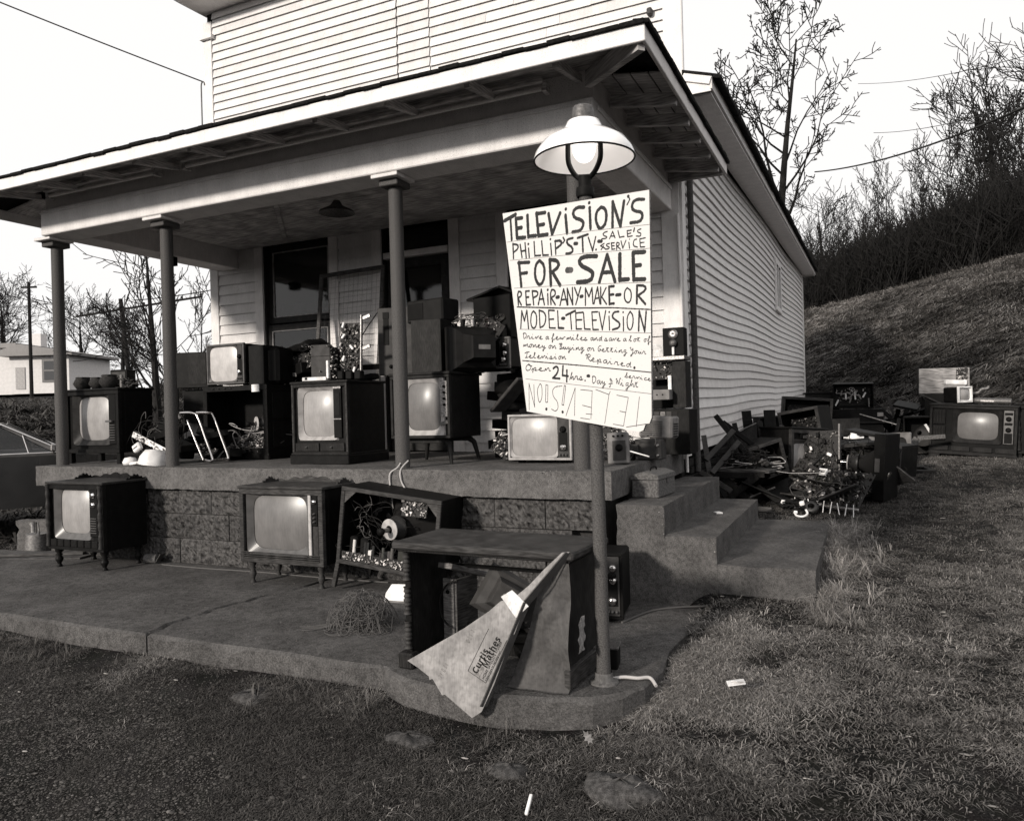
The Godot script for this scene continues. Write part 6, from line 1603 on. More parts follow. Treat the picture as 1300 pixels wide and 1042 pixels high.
	[0, 32, 831, 903, 833, 901, 835, 897, 838, 895, 839, 896, 841, 897, 843, 897, 844, 900, 844, 904, 845, 906, 847, 906, 848, 906], [0, 31, 852, 905, 854, 903, 856, 900, 858, 902, 858, 906, 861, 907, 864, 903, 868, 900, 870, 901, 872, 901], [0, 31, 873, 910, 875, 907, 878, 904, 880, 905, 880, 909, 882, 912, 885, 912, 887, 912], [0, 31, 883, 896, 883, 896], [0, 31, 909, 908, 907, 907, 904, 906, 901, 907, 898, 909, 897, 912, 898, 914, 903, 916, 908, 916, 912, 916], [0, 31, 915, 915, 918, 914, 922, 914, 925, 912, 926, 911, 924, 909, 922, 909, 920, 910, 919, 913, 919, 916, 921, 918, 925, 920, 929, 919, 932, 919]]

# ---------------------------------------------------------------- on the porch
func on_porch():
	var TG := "discarded television sets"
	# J left console
	var t := thing("console_television", "dark console television on square legs with clay pots on its top", "television", Vector3(-5.59, SL, -0.52), 0, TG)
	console(t, {"w": 0.8, "h": 0.765, "d": 0.42, "leg": 0.11, "legs": "square", "cab": "cab_black", "trim": "cab_dark", "topmat": "cab_dark", "screen": [-0.01, 0.46, 0.47, 0.44], "bez": 0.1, "bezel": "cab_trim", "panel": [0.3, 0.1, 0.2, 0.7], "knobs": 0})
	boxp("shelf_knob", t, Vector3(0.28, 0.43, 0.22), Vector3(0.09, 0.02, 0.03), "bezel")
	for d in [[-5.85, 0.095, 0.13], [-5.62, 0.09, 0.12], [-5.45, 0.1, 0.14]]:
		var o := thing("clay_pot", ["squat round clay pot at the porch-post end of the pot row", "round clay pot in the middle of the pot row", "largest round clay pot next to the scrap coil"][[-5.85, -5.62, -5.45].find(d[0])], "pot", Vector3(d[0], SL + 0.765, -0.42), 0, "clay pots on the console")
		var pm := MB.new()
		pm.lathe([Vector2(0.001, 0), Vector2(d[1] * 0.6, 0), Vector2(d[1], d[2] * 0.45), Vector2(d[1] * 0.8, d[2] * 0.8), Vector2(d[1] * 0.62, d[2] * 0.9), Vector2(d[1] * 0.7, d[2])], 18)
		put("body", pm, "clay", o)
		boxp("rim_band", o, Vector3(0, d[2] * 0.93, 0), Vector3(d[1] * 1.1, 0.012, d[1] * 1.1), "clay", 0.005)
	t = thing("tuner_box", "small black tuner box standing behind the clay pots", "box", Vector3(-5.5, SL + 0.765, -0.62), 15)
	boxp("case", t, Vector3(0, 0.1, 0), Vector3(0.2, 0.2, 0.14), "black", 0.006)
	boxp("face", t, Vector3(0, 0.1, 0.072), Vector3(0.16, 0.15, 0.006), "plastic_grey")
	t = thing("scrap_coil", "coil of wire and radio parts on the end of the left console", "scrap", Vector3(-5.3, SL + 0.765, -0.5))
	var m := MB.new(); wires(m, Vector3(0, 0.05, 0), Vector3(0.28, 0.1, 0.2), 22, 0.004)
	put("wire_tangle", m, "wire_mid", t)
	boxp("valve", t, Vector3(-0.02, 0.07, 0.04), Vector3(0.03, 0.13, 0.03), "plastic_pale", 0.008)
	boxp("coil_former", t, Vector3(0.08, 0.04, 0), Vector3(0.1, 0.07, 0.08), "black", 0.006)
	# scrap heap with white enamel pieces
	t = thing("scrap_heap", "heap of wiring, pale strip and black chassis between left console and second post", "scrap", Vector3(-4.72, SL, -0.42))
	m = MB.new(); wires(m, Vector3(0.0, 0.26, -0.05), Vector3(0.5, 0.42, 0.2), 34, 0.005)
	put("wiring", m, "wire_dark", t)
	m = MB.new(); wires(m, Vector3(-0.05, 0.28, 0.05), Vector3(0.4, 0.36, 0.1), 8, 0.004)
	put("pale_wiring", m, "wire_mid", t)
	for k in 6: boxp("black_chassis", t, Vector3(R(-0.15, 0.2), 0.05 + k * 0.06, R(-0.14, 0)), Vector3(R(0.2, 0.4), 0.07, 0.16), "black", 0.008, rot(R(-10, 10), R(-30, 30), R(-14, 14)))
	var st := circuit(t, Vector3(0.02, 0.2, 0.14), rot(0, 8, -24), 0.48, 0.055, 40, "metal_strip", 0.014, 0.5)
	st.material_override = M.white
	m = MB.new(); m.tube(smooth_path([Vector3(0.05, 0.46, 0), Vector3(0.1, 0.49, 0.02), Vector3(0.22, 0.485, 0.02), Vector3(0.26, 0.44, 0)], 5), 0.02, 8)
	put("horn", m, "metal", t)
	t = thing("enamel_basin", "white enamel basin half turned over at the second post's foot", "basin", Vector3(-4.58, SL, -0.2), 20, "", Vector3(0, 0, -8))
	m = MB.new(); m.lathe([Vector2(0.14, 0.0), Vector2(0.145, 0.01), Vector2(0.13, 0.08), Vector2(0.09, 0.14), Vector2(0.001, 0.15)], 22)
	put("bowl", m, "white", t)
	m = MB.new(); m.lathe([Vector2(0.13, 0.004), Vector2(0.15, 0.0), Vector2(0.152, 0.012)], 22)
	put("rim", m, "metal", t)
	t = thing("white_lump", "white plastic fitting lying in front of the scrap heap", "plastic cover", Vector3(-4.9, SL, -0.2), 0)
	m = MB.new(); m.lathe([Vector2(0.001, 0), Vector2(0.06, 0.0), Vector2(0.07, 0.03), Vector2(0.05, 0.07), Vector2(0.001, 0.08)], 14)
	put("dome", m, "white", t)
	boxp("tray", t, Vector3(0.08, 0.02, 0.0), Vector3(0.16, 0.025, 0.08), "white", 0.008, rot(0, 10, 6))
	t = thing("white_handset", "small white box perched on the scrap heap", "box", Vector3(-4.82, SL + 0.17, -0.22), 0, "", Vector3(0, 0, 28))
	boxp("body", t, Vector3.ZERO, Vector3(0.1, 0.075, 0.05), "white", 0.012)
	boxp("slot", t, Vector3(0, 0, 0.026), Vector3(0.06, 0.01, 0.003), "plastic_grey", 0.0)
	# chair frame
	t = thing("chair_frame", "bare chrome tubular chair frame beside the second porch post", "chair", Vector3(-4.25, SL, -0.5))
	for k in 2:
		m = MB.new()
		var dz := -0.2 * k
		m.tube(smooth_path([Vector3(-0.3, 0.49, dz), Vector3(-0.12, 0.485, dz), Vector3(-0.06, 0.43, dz), Vector3(0.02, 0.25, dz), Vector3(0.1, 0.07, dz), Vector3(0.1, 0.02, dz), Vector3(0.0, 0.03, dz - 0.01)], 6), 0.013, 10)
		put("side_tube", m, "chrome", t)
	m = MB.new(); m.tube([Vector3(-0.2, 0.42, 0.01), Vector3(-0.1, 0.22, 0.01), Vector3(0.0, 0.03, 0.01)], 0.011, 10)
	put("front_tube", m, "chrome", t)
	m = MB.new(); m.tube([Vector3(0.1, 0.03, 0), Vector3(0.1, 0.03, -0.2)], 0.011, 8); m.tube([Vector3(-0.1, 0.48, 0), Vector3(-0.1, 0.48, -0.2)], 0.011, 8)
	put("cross_tube", m, "chrome", t)
	t = thing("black_scrap", "pile of black set parts behind the chrome chair frame", "scrap", Vector3(-4.5, SL, -0.85))
	for k in 9: boxp("set_part", t, Vector3(R(-0.2, 0.3), 0.05 + 0.03 * k, R(-0.1, 0.15)), Vector3(R(0.12, 0.3), R(0.04, 0.1), R(0.1, 0.2)), "black", 0.006, rot(R(-15, 15), R(0, 90), R(-15, 15)))
	for k in 3: circuit(t, Vector3(0.1 + R(-0.1, 0.1), 0.1 + k * 0.04, 0.2), rot(-60, R(-20, 20), 0), 0.18, 0.1, 26, "board", 0.02, 0.4)
	# printed cardboard sheet
	t = thing("printed_card", "printed cardboard sheet standing behind the chrome chair frame", "cardboard", Vector3(-5.08, SL, -1.22), 0)
	boxp("sheet", t, Vector3(0, 0.42, 0), Vector3(0.46, 0.62, 0.006), "cardboard")
	for k in 13: boxp("print_line", t, Vector3(0.08 + R(-0.01, 0.01), 0.58 - k * 0.024, 0.004), Vector3(0.18 + R(-0.05, 0.03), 0.006, 0.001), "ink", 0.0)
	for d in [[-0.02, 0.69, 0.07, 0.07], [-0.08, 0.64, 0.05, 0.04]]: boxp("print_block", t, Vector3(d[0], d[1], 0.004), Vector3(d[2], d[3], 0.001), "ink", 0.0)
	for k in 4:
		for j in 3: boxp("print_dash", t, Vector3(0.06 + j * 0.045 + k % 2 * 0.01, 0.715 - k * 0.024, 0.004), Vector3(0.032, 0.01, 0.001), "ink", 0.0)
	# N open cabinet
	t = thing("open_cabinet", "black television cabinet with empty front showing wire tangle and white tag", "television", Vector3(-4.32, SL, -1.2), 0, TG)
	shell(t, 0.87, 0.76, 0.42, 0.02, "cab_black")
	m = MB.new(); rect_frame(m, -0.435, 0.435, 0.06, 0.76, 0.212, 0.055, 0.02)
	put("face_frame", m, "cab_dark", t)
	boxp("base_rail", t, Vector3(0, 0.035, 0.215), Vector3(0.9, 0.06, 0.03), "cab_dark")
	for s in [-1, 1]: boxp("bracket_foot", t, Vector3(s * 0.42, 0.02, 0.22), Vector3(0.07, 0.05, 0.04), "cab_dark", 0.008)
	for k in 2: boxp("side_moulding", t, Vector3(0.438, 0.25 + k * 0.3, 0.0), Vector3(0.012, 0.26, 0.3), "cab_dark", 0.004)
	boxp("white_tag", t, Vector3(0.29, 0.725, 0.224), Vector3(0.1, 0.075, 0.002), "white", 0.0)
	for k in 4: knob(t, Vector3(-0.28 + k * 0.08, 0.735, 0.222), 0.007, "bezel", "screw")
	m = MB.new(); wires(m, Vector3(0.06, 0.18, 0.05), Vector3(0.6, 0.24, 0.25), 30, 0.006)
	put("wire_tangle", m, "wire_mid", t)
	m = MB.new(); wires(m, Vector3(0.1, 0.24, 0.08), Vector3(0.45, 0.34, 0.2), 9, 0.007)
	put("pale_wires", m, "wire_pale", t)
	tube_back(t, Vector3(0.2, 0.36, 0.06), rot(0, -30), 0.3, 0.24, 0.2)
	m = MB.new()
	for k in 3:
		var rp := []
		for a in 17: rp.append(Vector3(-0.15 + cos(TAU * a / 16) * (0.09 + 0.012 * k), 0.2 + sin(TAU * a / 16) * 0.1, 0.1 + k * 0.012))
		m.tube(rp, 0.006, 6, false)
	put("cable_coil", m, "wire_mid", t)
	circuit(t, Vector3(0.08, 0.13, 0.15), rot(-35), 0.6, 0.18, 150, "chassis_board", 0.05, 0.45)
	m = MB.new(); m.tube(smooth_path([Vector3(-0.1, 0.14, 0.2), Vector3(-0.13, 0.08, 0.27), Vector3(-0.17, 0.015, 0.3)], 5), 0.008, 6)
	put("hanging_lead", m, "wire_pale", t)
	# on top of N
	t = thing("speaker_cabinet", "tall thin dark cabinet stacked at the end of the open cabinet's top", "speaker", Vector3(-5.02, SL + 0.765, -1.15), 20)
	boxp("case", t, Vector3(0, 0.19, 0), Vector3(0.36, 0.38, 0.2), "cab_dark", 0.004)
	boxp("recess", t, Vector3(0.06, 0.2, 0.102), Vector3(0.2, 0.33, 0.006), "cab_brown")
	boxp("stand", t, Vector3(0, -0.2, -0.05), Vector3(0.3, 0.36, 0.14), "cab_black")
	t = thing("table_television", "table television with bright cloudy screen on top of the open cabinet", "television", Vector3(-4.5, SL + 0.785, -1.25), 0, TG)
	portable(t, 0.52, 0.42, 0.4, "cab_dark", "bezel", "screen_pale", 0.385)
	t = thing("set_casing", "dark empty set casing beside the bright table television", "television cover", Vector3(-4.06, SL + 0.765, -1.2), 0, "", Vector3(0, 0, 0))
	boxp("case", t, Vector3(-0.02, 0.2, 0), Vector3(0.2, 0.4, 0.3), "cab_dark", 0.004)
	boxp("back_part", t, Vector3(0.14, 0.19, -0.03), Vector3(0.16, 0.37, 0.26), "cab_black", 0.03)
	# dark heap in front of the window
	t = thing("black_scrap", "tall dark heap of covers and set parts under the left window", "scrap", Vector3(-3.9, SL, -1.7))
	for k in 16: boxp("set_part", t, Vector3(R(-0.5, 0.45), 0.1 + 0.068 * k, R(-0.15, 0.2)), Vector3(R(0.25, 0.55), R(0.06, 0.14), R(0.2, 0.35)), ["black", "plastic", "cab_black"][k % 3], 0.008, rot(R(-14, 14), R(0, 90), R(-12, 12)))
	m = MB.new()
	m.sheet(10, 10, func(s, u): return Vector3(lerpf(-0.3, 0.3, s), 1.12 + 0.16 * sin(s * PI) * (1.0 - u) + 0.05 * fn.get_noise_2d(s * 40, u * 40), lerpf(-0.1, 0.35, u)))
	put("draped_cover", m, "cloth", t)
	circuit(t, Vector3(0.28, 1.02, 0.34), rot(-25, 0, 12), 0.36, 0.2, 70, "circuit_board", 0.03, 0.22)
	boxp("small_label", t, Vector3(0.1, 0.86, 0.4), Vector3(0.05, 0.04, 0.004), "metal", 0.0)
	for k in 4: circuit(t, Vector3(R(-0.3, 0.3), 0.9 + R(0, 0.2), 0.33), rot(R(-40, 0), R(-20, 20), R(-30, 30)), 0.16, 0.1, 20, "small_board", 0.02, 0.25)
	for k in 7:
		var xx: float = [-4.05, -3.75, -3.5, -3.35, -3.2, -3.55, -3.9][k]
		t = thing("loose_chassis", "loose circuit chassis heaped under the left window", "chassis", Vector3(xx, SL + [0.95, 1.05, 0.9, 0.7, 0.55, 0.4, 0.75][k], -1.42), R(-30, 30), "loose circuit chassis under the left window", Vector3(R(-40, 0), 0, R(-30, 30)))
		circuit(t, Vector3.ZERO, Basis(), R(0.2, 0.3), R(0.14, 0.24), 110, "board", 0.04, 0.2)
		boxp("chassis_rail", t, Vector3(0, -0.08, 0.01), Vector3(0.26, 0.02, 0.03), "metal_dull")
	# P tall console with drawers
	t = thing("console_television", "tall dark console television on a plinth with two small drawers", "television", Vector3(-2.81, SL, -0.745), 0, TG)
	console(t, {"w": 0.615, "h": 0.735, "d": 0.59, "leg": 0.08, "legs": "plinth", "cab": "cab_dark", "trim": "cab_brown", "topmat": "cab_brown", "screen": [-0.025, 0.445, 0.37, 0.41], "bez": 0.06, "bezel": "bezel_pale", "frame": 0.03})
	var cp := boxp("control_panel", t, Vector3(0.195, 0.455, 0.278), Vector3(0.085, 0.45, 0.02), "black")
	boxp("panel_cap", cp, Vector3(0, 0.215, 0.008), Vector3(0.085, 0.022, 0.012), "metal")
	boxp("panel_hinge", cp, Vector3(0, -0.06, 0.01), Vector3(0.085, 0.012, 0.012), "metal")
	boxp("dial_door", cp, Vector3(0, 0.07, 0.011), Vector3(0.06, 0.2, 0.008), "cab_dark")
	for s in [-1, 1]:
		var dr := boxp("drawer_front", t, Vector3(s * 0.137, 0.15, 0.292), Vector3(0.262, 0.075, 0.018), "cab_brown", 0.007)
		knob(dr, Vector3(0, 0, 0.009), 0.01, "bezel", "drawer_pull")
		var rp := put("rope_moulding", spindle(0.6, 0.011), "cab_worn", t)
		rp.position = Vector3(s * 0.296, 0.11, 0.288)
	# on top of P
	t = thing("metal_chassis_box", "grey metal chassis box standing on the drawer console", "chassis", Vector3(-2.98, SL + 0.735, -0.72), 12)
	boxp("cover", t, Vector3(0, 0.18, 0), Vector3(0.19, 0.33, 0.05), "plastic_grey")
	boxp("seam", t, Vector3(0, 0.24, 0.026), Vector3(0.19, 0.004, 0.003), "black", 0.0)
	for d in [[-0.08, 0.03], [0.08, 0.03], [-0.08, 0.33], [0.08, 0.33], [0.0, 0.1]]: knob(t, Vector3(d[0], d[1], 0.026), 0.007, "metal", "screw")
	circuit(t, Vector3(0.12, 0.17, -0.01), rot(0, 70), 0.1, 0.3, 60, "side_board", 0.03, 0.35)
	t = thing("white_bracket", "white metal angle bracket on the drawer console's top", "bracket", Vector3(-2.88, SL + 0.737, -0.52), 8)
	boxp("foot_plate", t, Vector3(-0.02, 0.02, 0), Vector3(0.24, 0.032, 0.03), "white")
	boxp("upright", t, Vector3(0.11, 0.1, -0.01), Vector3(0.022, 0.16, 0.03), "white")
	boxp("black_plug", t, Vector3(-0.1, 0.024, 0.017), Vector3(0.022, 0.02, 0.008), "black")
	t = thing("upright_circuit_board", "tall upright circuit board crowded with parts on the drawer console", "circuit board", Vector3(-2.64, SL + 0.735, -0.7), 6, "", Vector3(0, 0, -2))
	var cb := circuit(t, Vector3(0, 0.27, 0), Basis(), 0.21, 0.5, 240, "board", 0.03, 0.3)
	boxp("edge_rail", t, Vector3(0.11, 0.3, 0.01), Vector3(0.014, 0.58, 0.03), "metal")
	for y in [0.57, 0.3]: boxp("corner_bracket", t, Vector3(0.15, y, 0), Vector3(0.09, 0.03, 0.02), "metal", 0.002, rot(0, 0, 18))
	for k in 5: boxp("white_can", t, Vector3(R(-0.08, 0.08), 0.1 + k * 0.1, 0.03), Vector3(0.02, 0.05, 0.02), "white", 0.003, rot(0, 0, R(-60, 60)))
	for k in 3: boxp("black_choke", t, Vector3(-0.08 + k * 0.09, 0.05, 0.03), Vector3(0.07, 0.08, 0.07), "black", 0.01)
	t = thing("black_scrap", "low black parts behind the upright circuit board", "scrap", Vector3(-2.8, SL + 0.735, -0.92))
	for k in 6: boxp("set_part", t, Vector3(R(-0.25, 0.25), 0.03 + k * 0.025, 0), Vector3(R(0.15, 0.3), 0.05, 0.12), "black", 0.006, rot(R(-9, 9), R(-40, 40), R(-9, 9)))
	# window screen frame leaning against the wall
	t = thing("window_screen", "dark framed wire window screen leaning against the porch wall", "window screen", Vector3(-3.58, SL, -1.78), 0, "", Vector3(-9, 0, 1.5))
	for s in [-1, 1]:
		boxp("stile", t, Vector3(s * 0.42, 1.04, 0), Vector3(0.045, 2.08, 0.025), "board_old")
	for y in [0.03, 0.95, 2.06]: boxp("rail", t, Vector3(0, y, 0.0), Vector3(0.8, 0.045, 0.024), "board_old")
	m = MB.new()
	for k in 14: m.tube([Vector3(-0.4 + k * 0.062, 0.97, 0.0), Vector3(-0.4 + k * 0.062, 2.04, 0.0)], 0.0012, 3, false)
	for k in 16: m.tube([Vector3(-0.4, 0.98 + k * 0.066, 0.001), Vector3(0.4, 0.98 + k * 0.066, 0.001)], 0.0012, 3, false)
	put("wire_mesh", m, "wire_mid", t)
	m = MB.new(); m.tube(smooth_path([Vector3(0.1, 1.0, 0.04), Vector3(0.2, 1.25, 0.05), Vector3(0.34, 1.45, 0.05), Vector3(0.5, 1.65, 0.03)], 6), 0.006, 6)
	put("dangling_cord", m, "wire_dark", t)
	# between P and R
	t = thing("tuner_rear_cover", "flat grey television back panel with slots above the splay-legged console", "television cover", Vector3(-2.32, SL + 0.78, -0.98), 14)
	boxp("panel", t, Vector3(0, 0.31, 0), Vector3(0.36, 0.62, 0.02), "plastic_grey", 0.004)
	for d in [[-0.1, 0.4, 0.05, 0.24], [-0.1, 0.55, 0.06, 0.06], [0.06, 0.24, 0.07, 0.2]]: boxp("slot", t, Vector3(d[0], d[1], 0.012), Vector3(d[2], d[3], 0.006), "black", 0.002)
	for d in [[0.0, 0.45], [-0.06, 0.08], [0.0, 0.09]]: knob(t, Vector3(d[0], d[1], 0.01), 0.018, "black", "hole_plug")
	for k in 2: boxp("terminal", t, Vector3(0.06 + k * 0.02, 0.28, 0.017), Vector3(0.01, 0.07, 0.006), "white")
	# R splay-legged console
	t = thing("console_television", "walnut console television on splayed legs with striped dark screen behind the third post", "television", Vector3(-1.805, SL, -0.79), 0, TG)
	console(t, {"w": 0.575, "h": 0.765, "d": 0.58, "leg": 0.215, "legs": "splay", "cab": "cab_dark", "trim": "cab_brown", "topmat": "cab_brown", "screen": [0.02, 0.48, 0.32, 0.4], "bez": 0.1, "bezel": "bezel_pale", "glass": "screen_dark", "frame": 0.025})
	cp = boxp("control_panel", t, Vector3(0.232, 0.54, 0.276), Vector3(0.07, 0.3, 0.014), "metal")
	for k in 4: knob(cp, Vector3(0.005, 0.1 - k * 0.05, 0.007), 0.011, "black")
	boxp("torn_strip", t, Vector3(0.23, 0.34, 0.285), Vector3(0.075, 0.03, 0.012), "bezel", 0.002, rot(0, 0, 18))
	# on top of R
	t = thing("set_casing", "tall dark wood-grain set casing on the splay-legged console", "television cover", Vector3(-1.83, SL + 0.765, -0.76), 4)
	boxp("case", t, Vector3(0, 0.23, 0.0), Vector3(0.29, 0.46, 0.18), "cab_brown", 0.004)
	boxp("edge_trim", t, Vector3(0.15, 0.23, 0.03), Vector3(0.02, 0.44, 0.2), "cab_dark", 0.004)
	t = thing("rear_cover", "black moulded television rear cover on the splay-legged console's end", "television cover", Vector3(-1.52, SL + 0.765, -0.85), 52)
	rear_cover(t, 0.42, 0.38, 0.34, "plastic")
	t = thing("set_casing", "small dark open set casing topmost of the stack before the door", "television cover", Vector3(-1.95, SL + 1.23, -0.98), -10)
	boxp("case", t, Vector3(0.02, 0.1, 0), Vector3(0.42, 0.2, 0.24), "plastic", 0.014)
	boxp("opening", t, Vector3(-0.08, 0.1, 0.122), Vector3(0.18, 0.14, 0.006), "black")
	boxp("support_block", t, Vector3(0, -0.24, -0.08), Vector3(0.34, 0.47, 0.16), "black")
	t = thing("scrap_coil", "loose valves and looping wire above the black rear cover", "scrap", Vector3(-1.42, SL + 1.15, -0.98))
	m = MB.new(); wires(m, Vector3(-0.12, 0.06, 0), Vector3(0.36, 0.16, 0.1), 14, 0.004)
	put("wire_tangle", m, "wire_mid", t)
	for k in 4: boxp("valve", t, Vector3(-0.2 + k * 0.1, 0.05, 0.02), Vector3(0.035, 0.08, 0.035), ["black", "metal", "black", "black"][k], 0.008, rot(0, 0, R(-20, 20)))
	boxp("base", t, Vector3(-0.05, -0.19, -0.05), Vector3(0.44, 0.38, 0.1), "black", 0.006)
	circuit(t, Vector3(0.1, -0.02, 0.08), rot(-20, 20, -30), 0.2, 0.16, 50, "small_board", 0.03, 0.2)
	# stack right of R
	t = thing("lower_crate", "dark stack of set parts under the small bright television", "scrap", Vector3(-1.3, SL, -1.3))
	for k in 9: boxp("set_part", t, Vector3(R(-0.06, 0.1), 0.05 + 0.083 * k, R(-0.06, 0.06)), Vector3(R(0.28, 0.42), 0.08, R(0.24, 0.34)), ["black", "plastic", "cab_black"][k % 3], 0.006, rot(R(-5, 5), R(-30, 30), R(-5, 5)))
	t = thing("table_television", "small bright-screened television with two chrome dials behind the black rear cover", "television", Vector3(-1.36, SL + 0.79, -1.12), -6, TG)
	portable(t, 0.4, 0.27, 0.28, "cab_black", "bezel", "screen_pale", 0.26)
	knob(t, Vector3(0.15, 0.2, 0.142), 0.025); knob(t, Vector3(0.15, 0.13, 0.142), 0.025)
	t = thing("flip_lid_box", "black box with peaked lid stacked over the small bright television", "box", Vector3(-1.42, SL + 1.06, -1.3), -12)
	boxp("case", t, Vector3(0.02, 0.2, 0), Vector3(0.42, 0.38, 0.3), "black", 0.006)
	m = MB.new(); m.bar(Vector3(-0.26, 0.38, 0), Vector3(0.12, 0.46, 0), 0.32, 0.02); m.bar(Vector3(0.12, 0.46, 0), Vector3(0.26, 0.4, 0), 0.32, 0.02)
	put("lid", m, "cab_black", t)
	for k in 4: circuit(t, Vector3(-0.15 + k * 0.09, 0.12 + R(0, 0.1), 0.16), rot(R(-20, 20), R(-20, 20), R(-40, 40)), 0.1, 0.08, 16, "small_board", 0.02, 0.15)
	t = thing("speaker_cone", "grey moulded speaker frame wedged beside the sign's edge", "speaker", Vector3(-1.17, SL + 0.52, -1.0), -20, "", Vector3(0, 0, 38))
	boxp("frame", t, Vector3(0, 0.05, 0), Vector3(0.44, 0.03, 0.18), "plastic_grey", 0.008)
	m = MB.new(); m.lathe([Vector2(0.03, 0.0), Vector2(0.06, 0.05), Vector2(0.1, 0.08)], 16, Transform3D(Basis(), Vector3(0, 0.06, 0.02)))
	put("cone", m, "plastic", t)
	boxp("magnet", t, Vector3(-0.02, 0.12, 0), Vector3(0.15, 0.1, 0.1), "plastic", 0.01)
	# T portable
	t = thing("portable_television", "pale-framed portable television with large blank screen at the slab edge under the sign", "television", Vector3(-0.785, SL + 0.028, -0.82), 0, TG)
	portable(t, 0.545, 0.365, 0.38, "cab_black", "bezel_pale", "screen", 0.39)
	t = thing("loose_circuit_board", "loose circuit board leaning on the pale-framed portable television", "circuit board", Vector3(-1.16, SL + 0.14, -0.78), -8, "", Vector3(-14, 0, -28))
	circuit(t, Vector3.ZERO, Basis(), 0.22, 0.19, 130, "board", 0.03, 0.35)
	m = MB.new(); m.tube(smooth_path([Vector3(-0.05, 0.06, 0.03), Vector3(0.03, 0.13, 0.04), Vector3(0.04, 0.22, 0.02)], 5), 0.006, 6)
	put("lead", m, "wire_pale", t)
	t = thing("black_scrap", "black set parts piled behind the pale-framed portable television", "scrap", Vector3(-1.0, SL, -1.25))
	for k in 9: boxp("set_part", t, Vector3(R(-0.25, 0.3), 0.05 + 0.045 * k, R(-0.1, 0.05)), Vector3(R(0.15, 0.35), 0.08, 0.2), "black", 0.008, rot(R(-14, 14), R(0, 90), R(-14, 14)))
	for k in 4: circuit(t, Vector3(R(-0.2, 0.3), 0.2 + k * 0.07, 0.1), rot(R(-30, 10), R(-20, 20), R(-30, 30)), 0.16, 0.1, 30, "small_board", 0.02, 0.3)
	# right-hand stack against the corner
	t = thing("amplifier_cabinet", "open amplifier cabinet with speaker and white unit stacked at the house corner", "amplifier", Vector3(-0.1, SL, -1.95), 0)
	boxp("lower_case", t, Vector3(0.09, 0.2, 0.02), Vector3(0.36, 0.4, 0.34), "cab_dark", 0.004)
	for k in 4: boxp("lower_panel", t, Vector3(-0.02 + k * 0.055, 0.33, 0.192), Vector3(0.045, 0.1, 0.004), ["plastic_grey", "metal_dull", "plastic_grey", "plastic"][k])
	boxp("side_board", t, Vector3(0.17, 0.62, 0), Vector3(0.12, 0.42, 0.22), "cab_brown", 0.004)
	boxp("rear_board", t, Vector3(-0.1, 0.62, -0.1), Vector3(0.44, 0.42, 0.02), "black")
	circuit(t, Vector3(-0.02, 0.75, 0.06), Basis(), 0.24, 0.16, 60, "board", 0.03, 0.4)
	var wb := boxp("white_unit", t, Vector3(0.0, 0.53, 0.18), Vector3(0.22, 0.09, 0.12), "plastic_pale")
	for k in 3: boxp("button", wb, Vector3(-0.05 + k * 0.05, 0.0, 0.062), Vector3(0.012, 0.012, 0.006), "black")
	boxp("white_post", t, Vector3(0.09, 0.62, 0.12), Vector3(0.03, 0.16, 0.03), "white")
	boxp("shelf", t, Vector3(-0.02, 0.855, 0.02), Vector3(0.5, 0.035, 0.26), "metal")
	t = thing("speaker_box", "small black open box with round speaker topmost at the house corner", "speaker", Vector3(0.0, SL + 0.875, -1.9), 0)
	boxp("case", t, Vector3(0.03, 0.125, 0), Vector3(0.19, 0.25, 0.14), "black", 0.004)
	m = MB.new(); m.lathe([Vector2(0.04, 0), Vector2(0.044, 0.01), Vector2(0.02, 0.02), Vector2(0.001, 0.012)], 18, Transform3D(rot(90), Vector3(0.03, 0.19, 0.07)))
	put("cone", m, "metal", t)
	m = MB.new(); m.lathe([Vector2(0.03, 0), Vector2(0.034, 0.03), Vector2(0.015, 0.04), Vector2(0.001, 0.04)], 16, Transform3D(rot(90), Vector3(0.03, 0.11, 0.07)))
	put("magnet", m, "metal_dull", t)
	boxp("bracket", t, Vector3(0.03, 0.05, 0.085), Vector3(0.02, 0.09, 0.02), "white", 0.004)
	boxp("meter_card", t, Vector3(-0.12, 0.06, 0.02), Vector3(0.09, 0.11, 0.004), "paper", 0.0)
	t = thing("slotted_radio", "grey slotted radio case perched at the porch corner", "radio", Vector3(0.02, SL + 0.17, -1.25), -6, "", Vector3(0, 0, -3))
	boxp("case", t, Vector3(0, 0.09, 0), Vector3(0.28, 0.18, 0.18), "plastic_pale", 0.014)
	for k in 8: boxp("slot", t, Vector3(-0.03, 0.025 + k * 0.016, 0.092), Vector3(0.18, 0.006, 0.004), "black", 0.0)
	for k in 6: boxp("slot", t, Vector3(0.143, 0.02 + k * 0.02, 0.0), Vector3(0.004, 0.008, 0.1), "black", 0.0)
	t = thing("motor_can", "rusty grey metal housing under the slotted radio", "motor", Vector3(-0.02, SL, -1.12), 0)
	boxp("housing", t, Vector3(0, 0.085, 0), Vector3(0.22, 0.165, 0.2), "plastic_grey", 0.012)
	for s in [0.04, 0.12]: knob(t, Vector3(0.085, s, 0.1), 0.014, "metal", "bolt")
	m = MB.new(); wires(m, Vector3(-0.16, 0.1, 0.05), Vector3(0.16, 0.2, 0.12), 12, 0.005)
	put("wires", m, "wire_mid", t)
	t = thing("test_meter", "pale test meter with round dial leaning near the slab corner", "meter", Vector3(-0.13, SL, -0.62), 8, "", Vector3(-10, 0, 3))
	boxp("case", t, Vector3(0, 0.12, 0), Vector3(0.16, 0.24, 0.07), "plastic_pale", 0.008)
	boxp("face_plate", t, Vector3(0.01, 0.1, 0.036), Vector3(0.1, 0.15, 0.004), "plastic_grey")
	knob(t, Vector3(0.01, 0.12, 0.038), 0.028, "black", "dial")
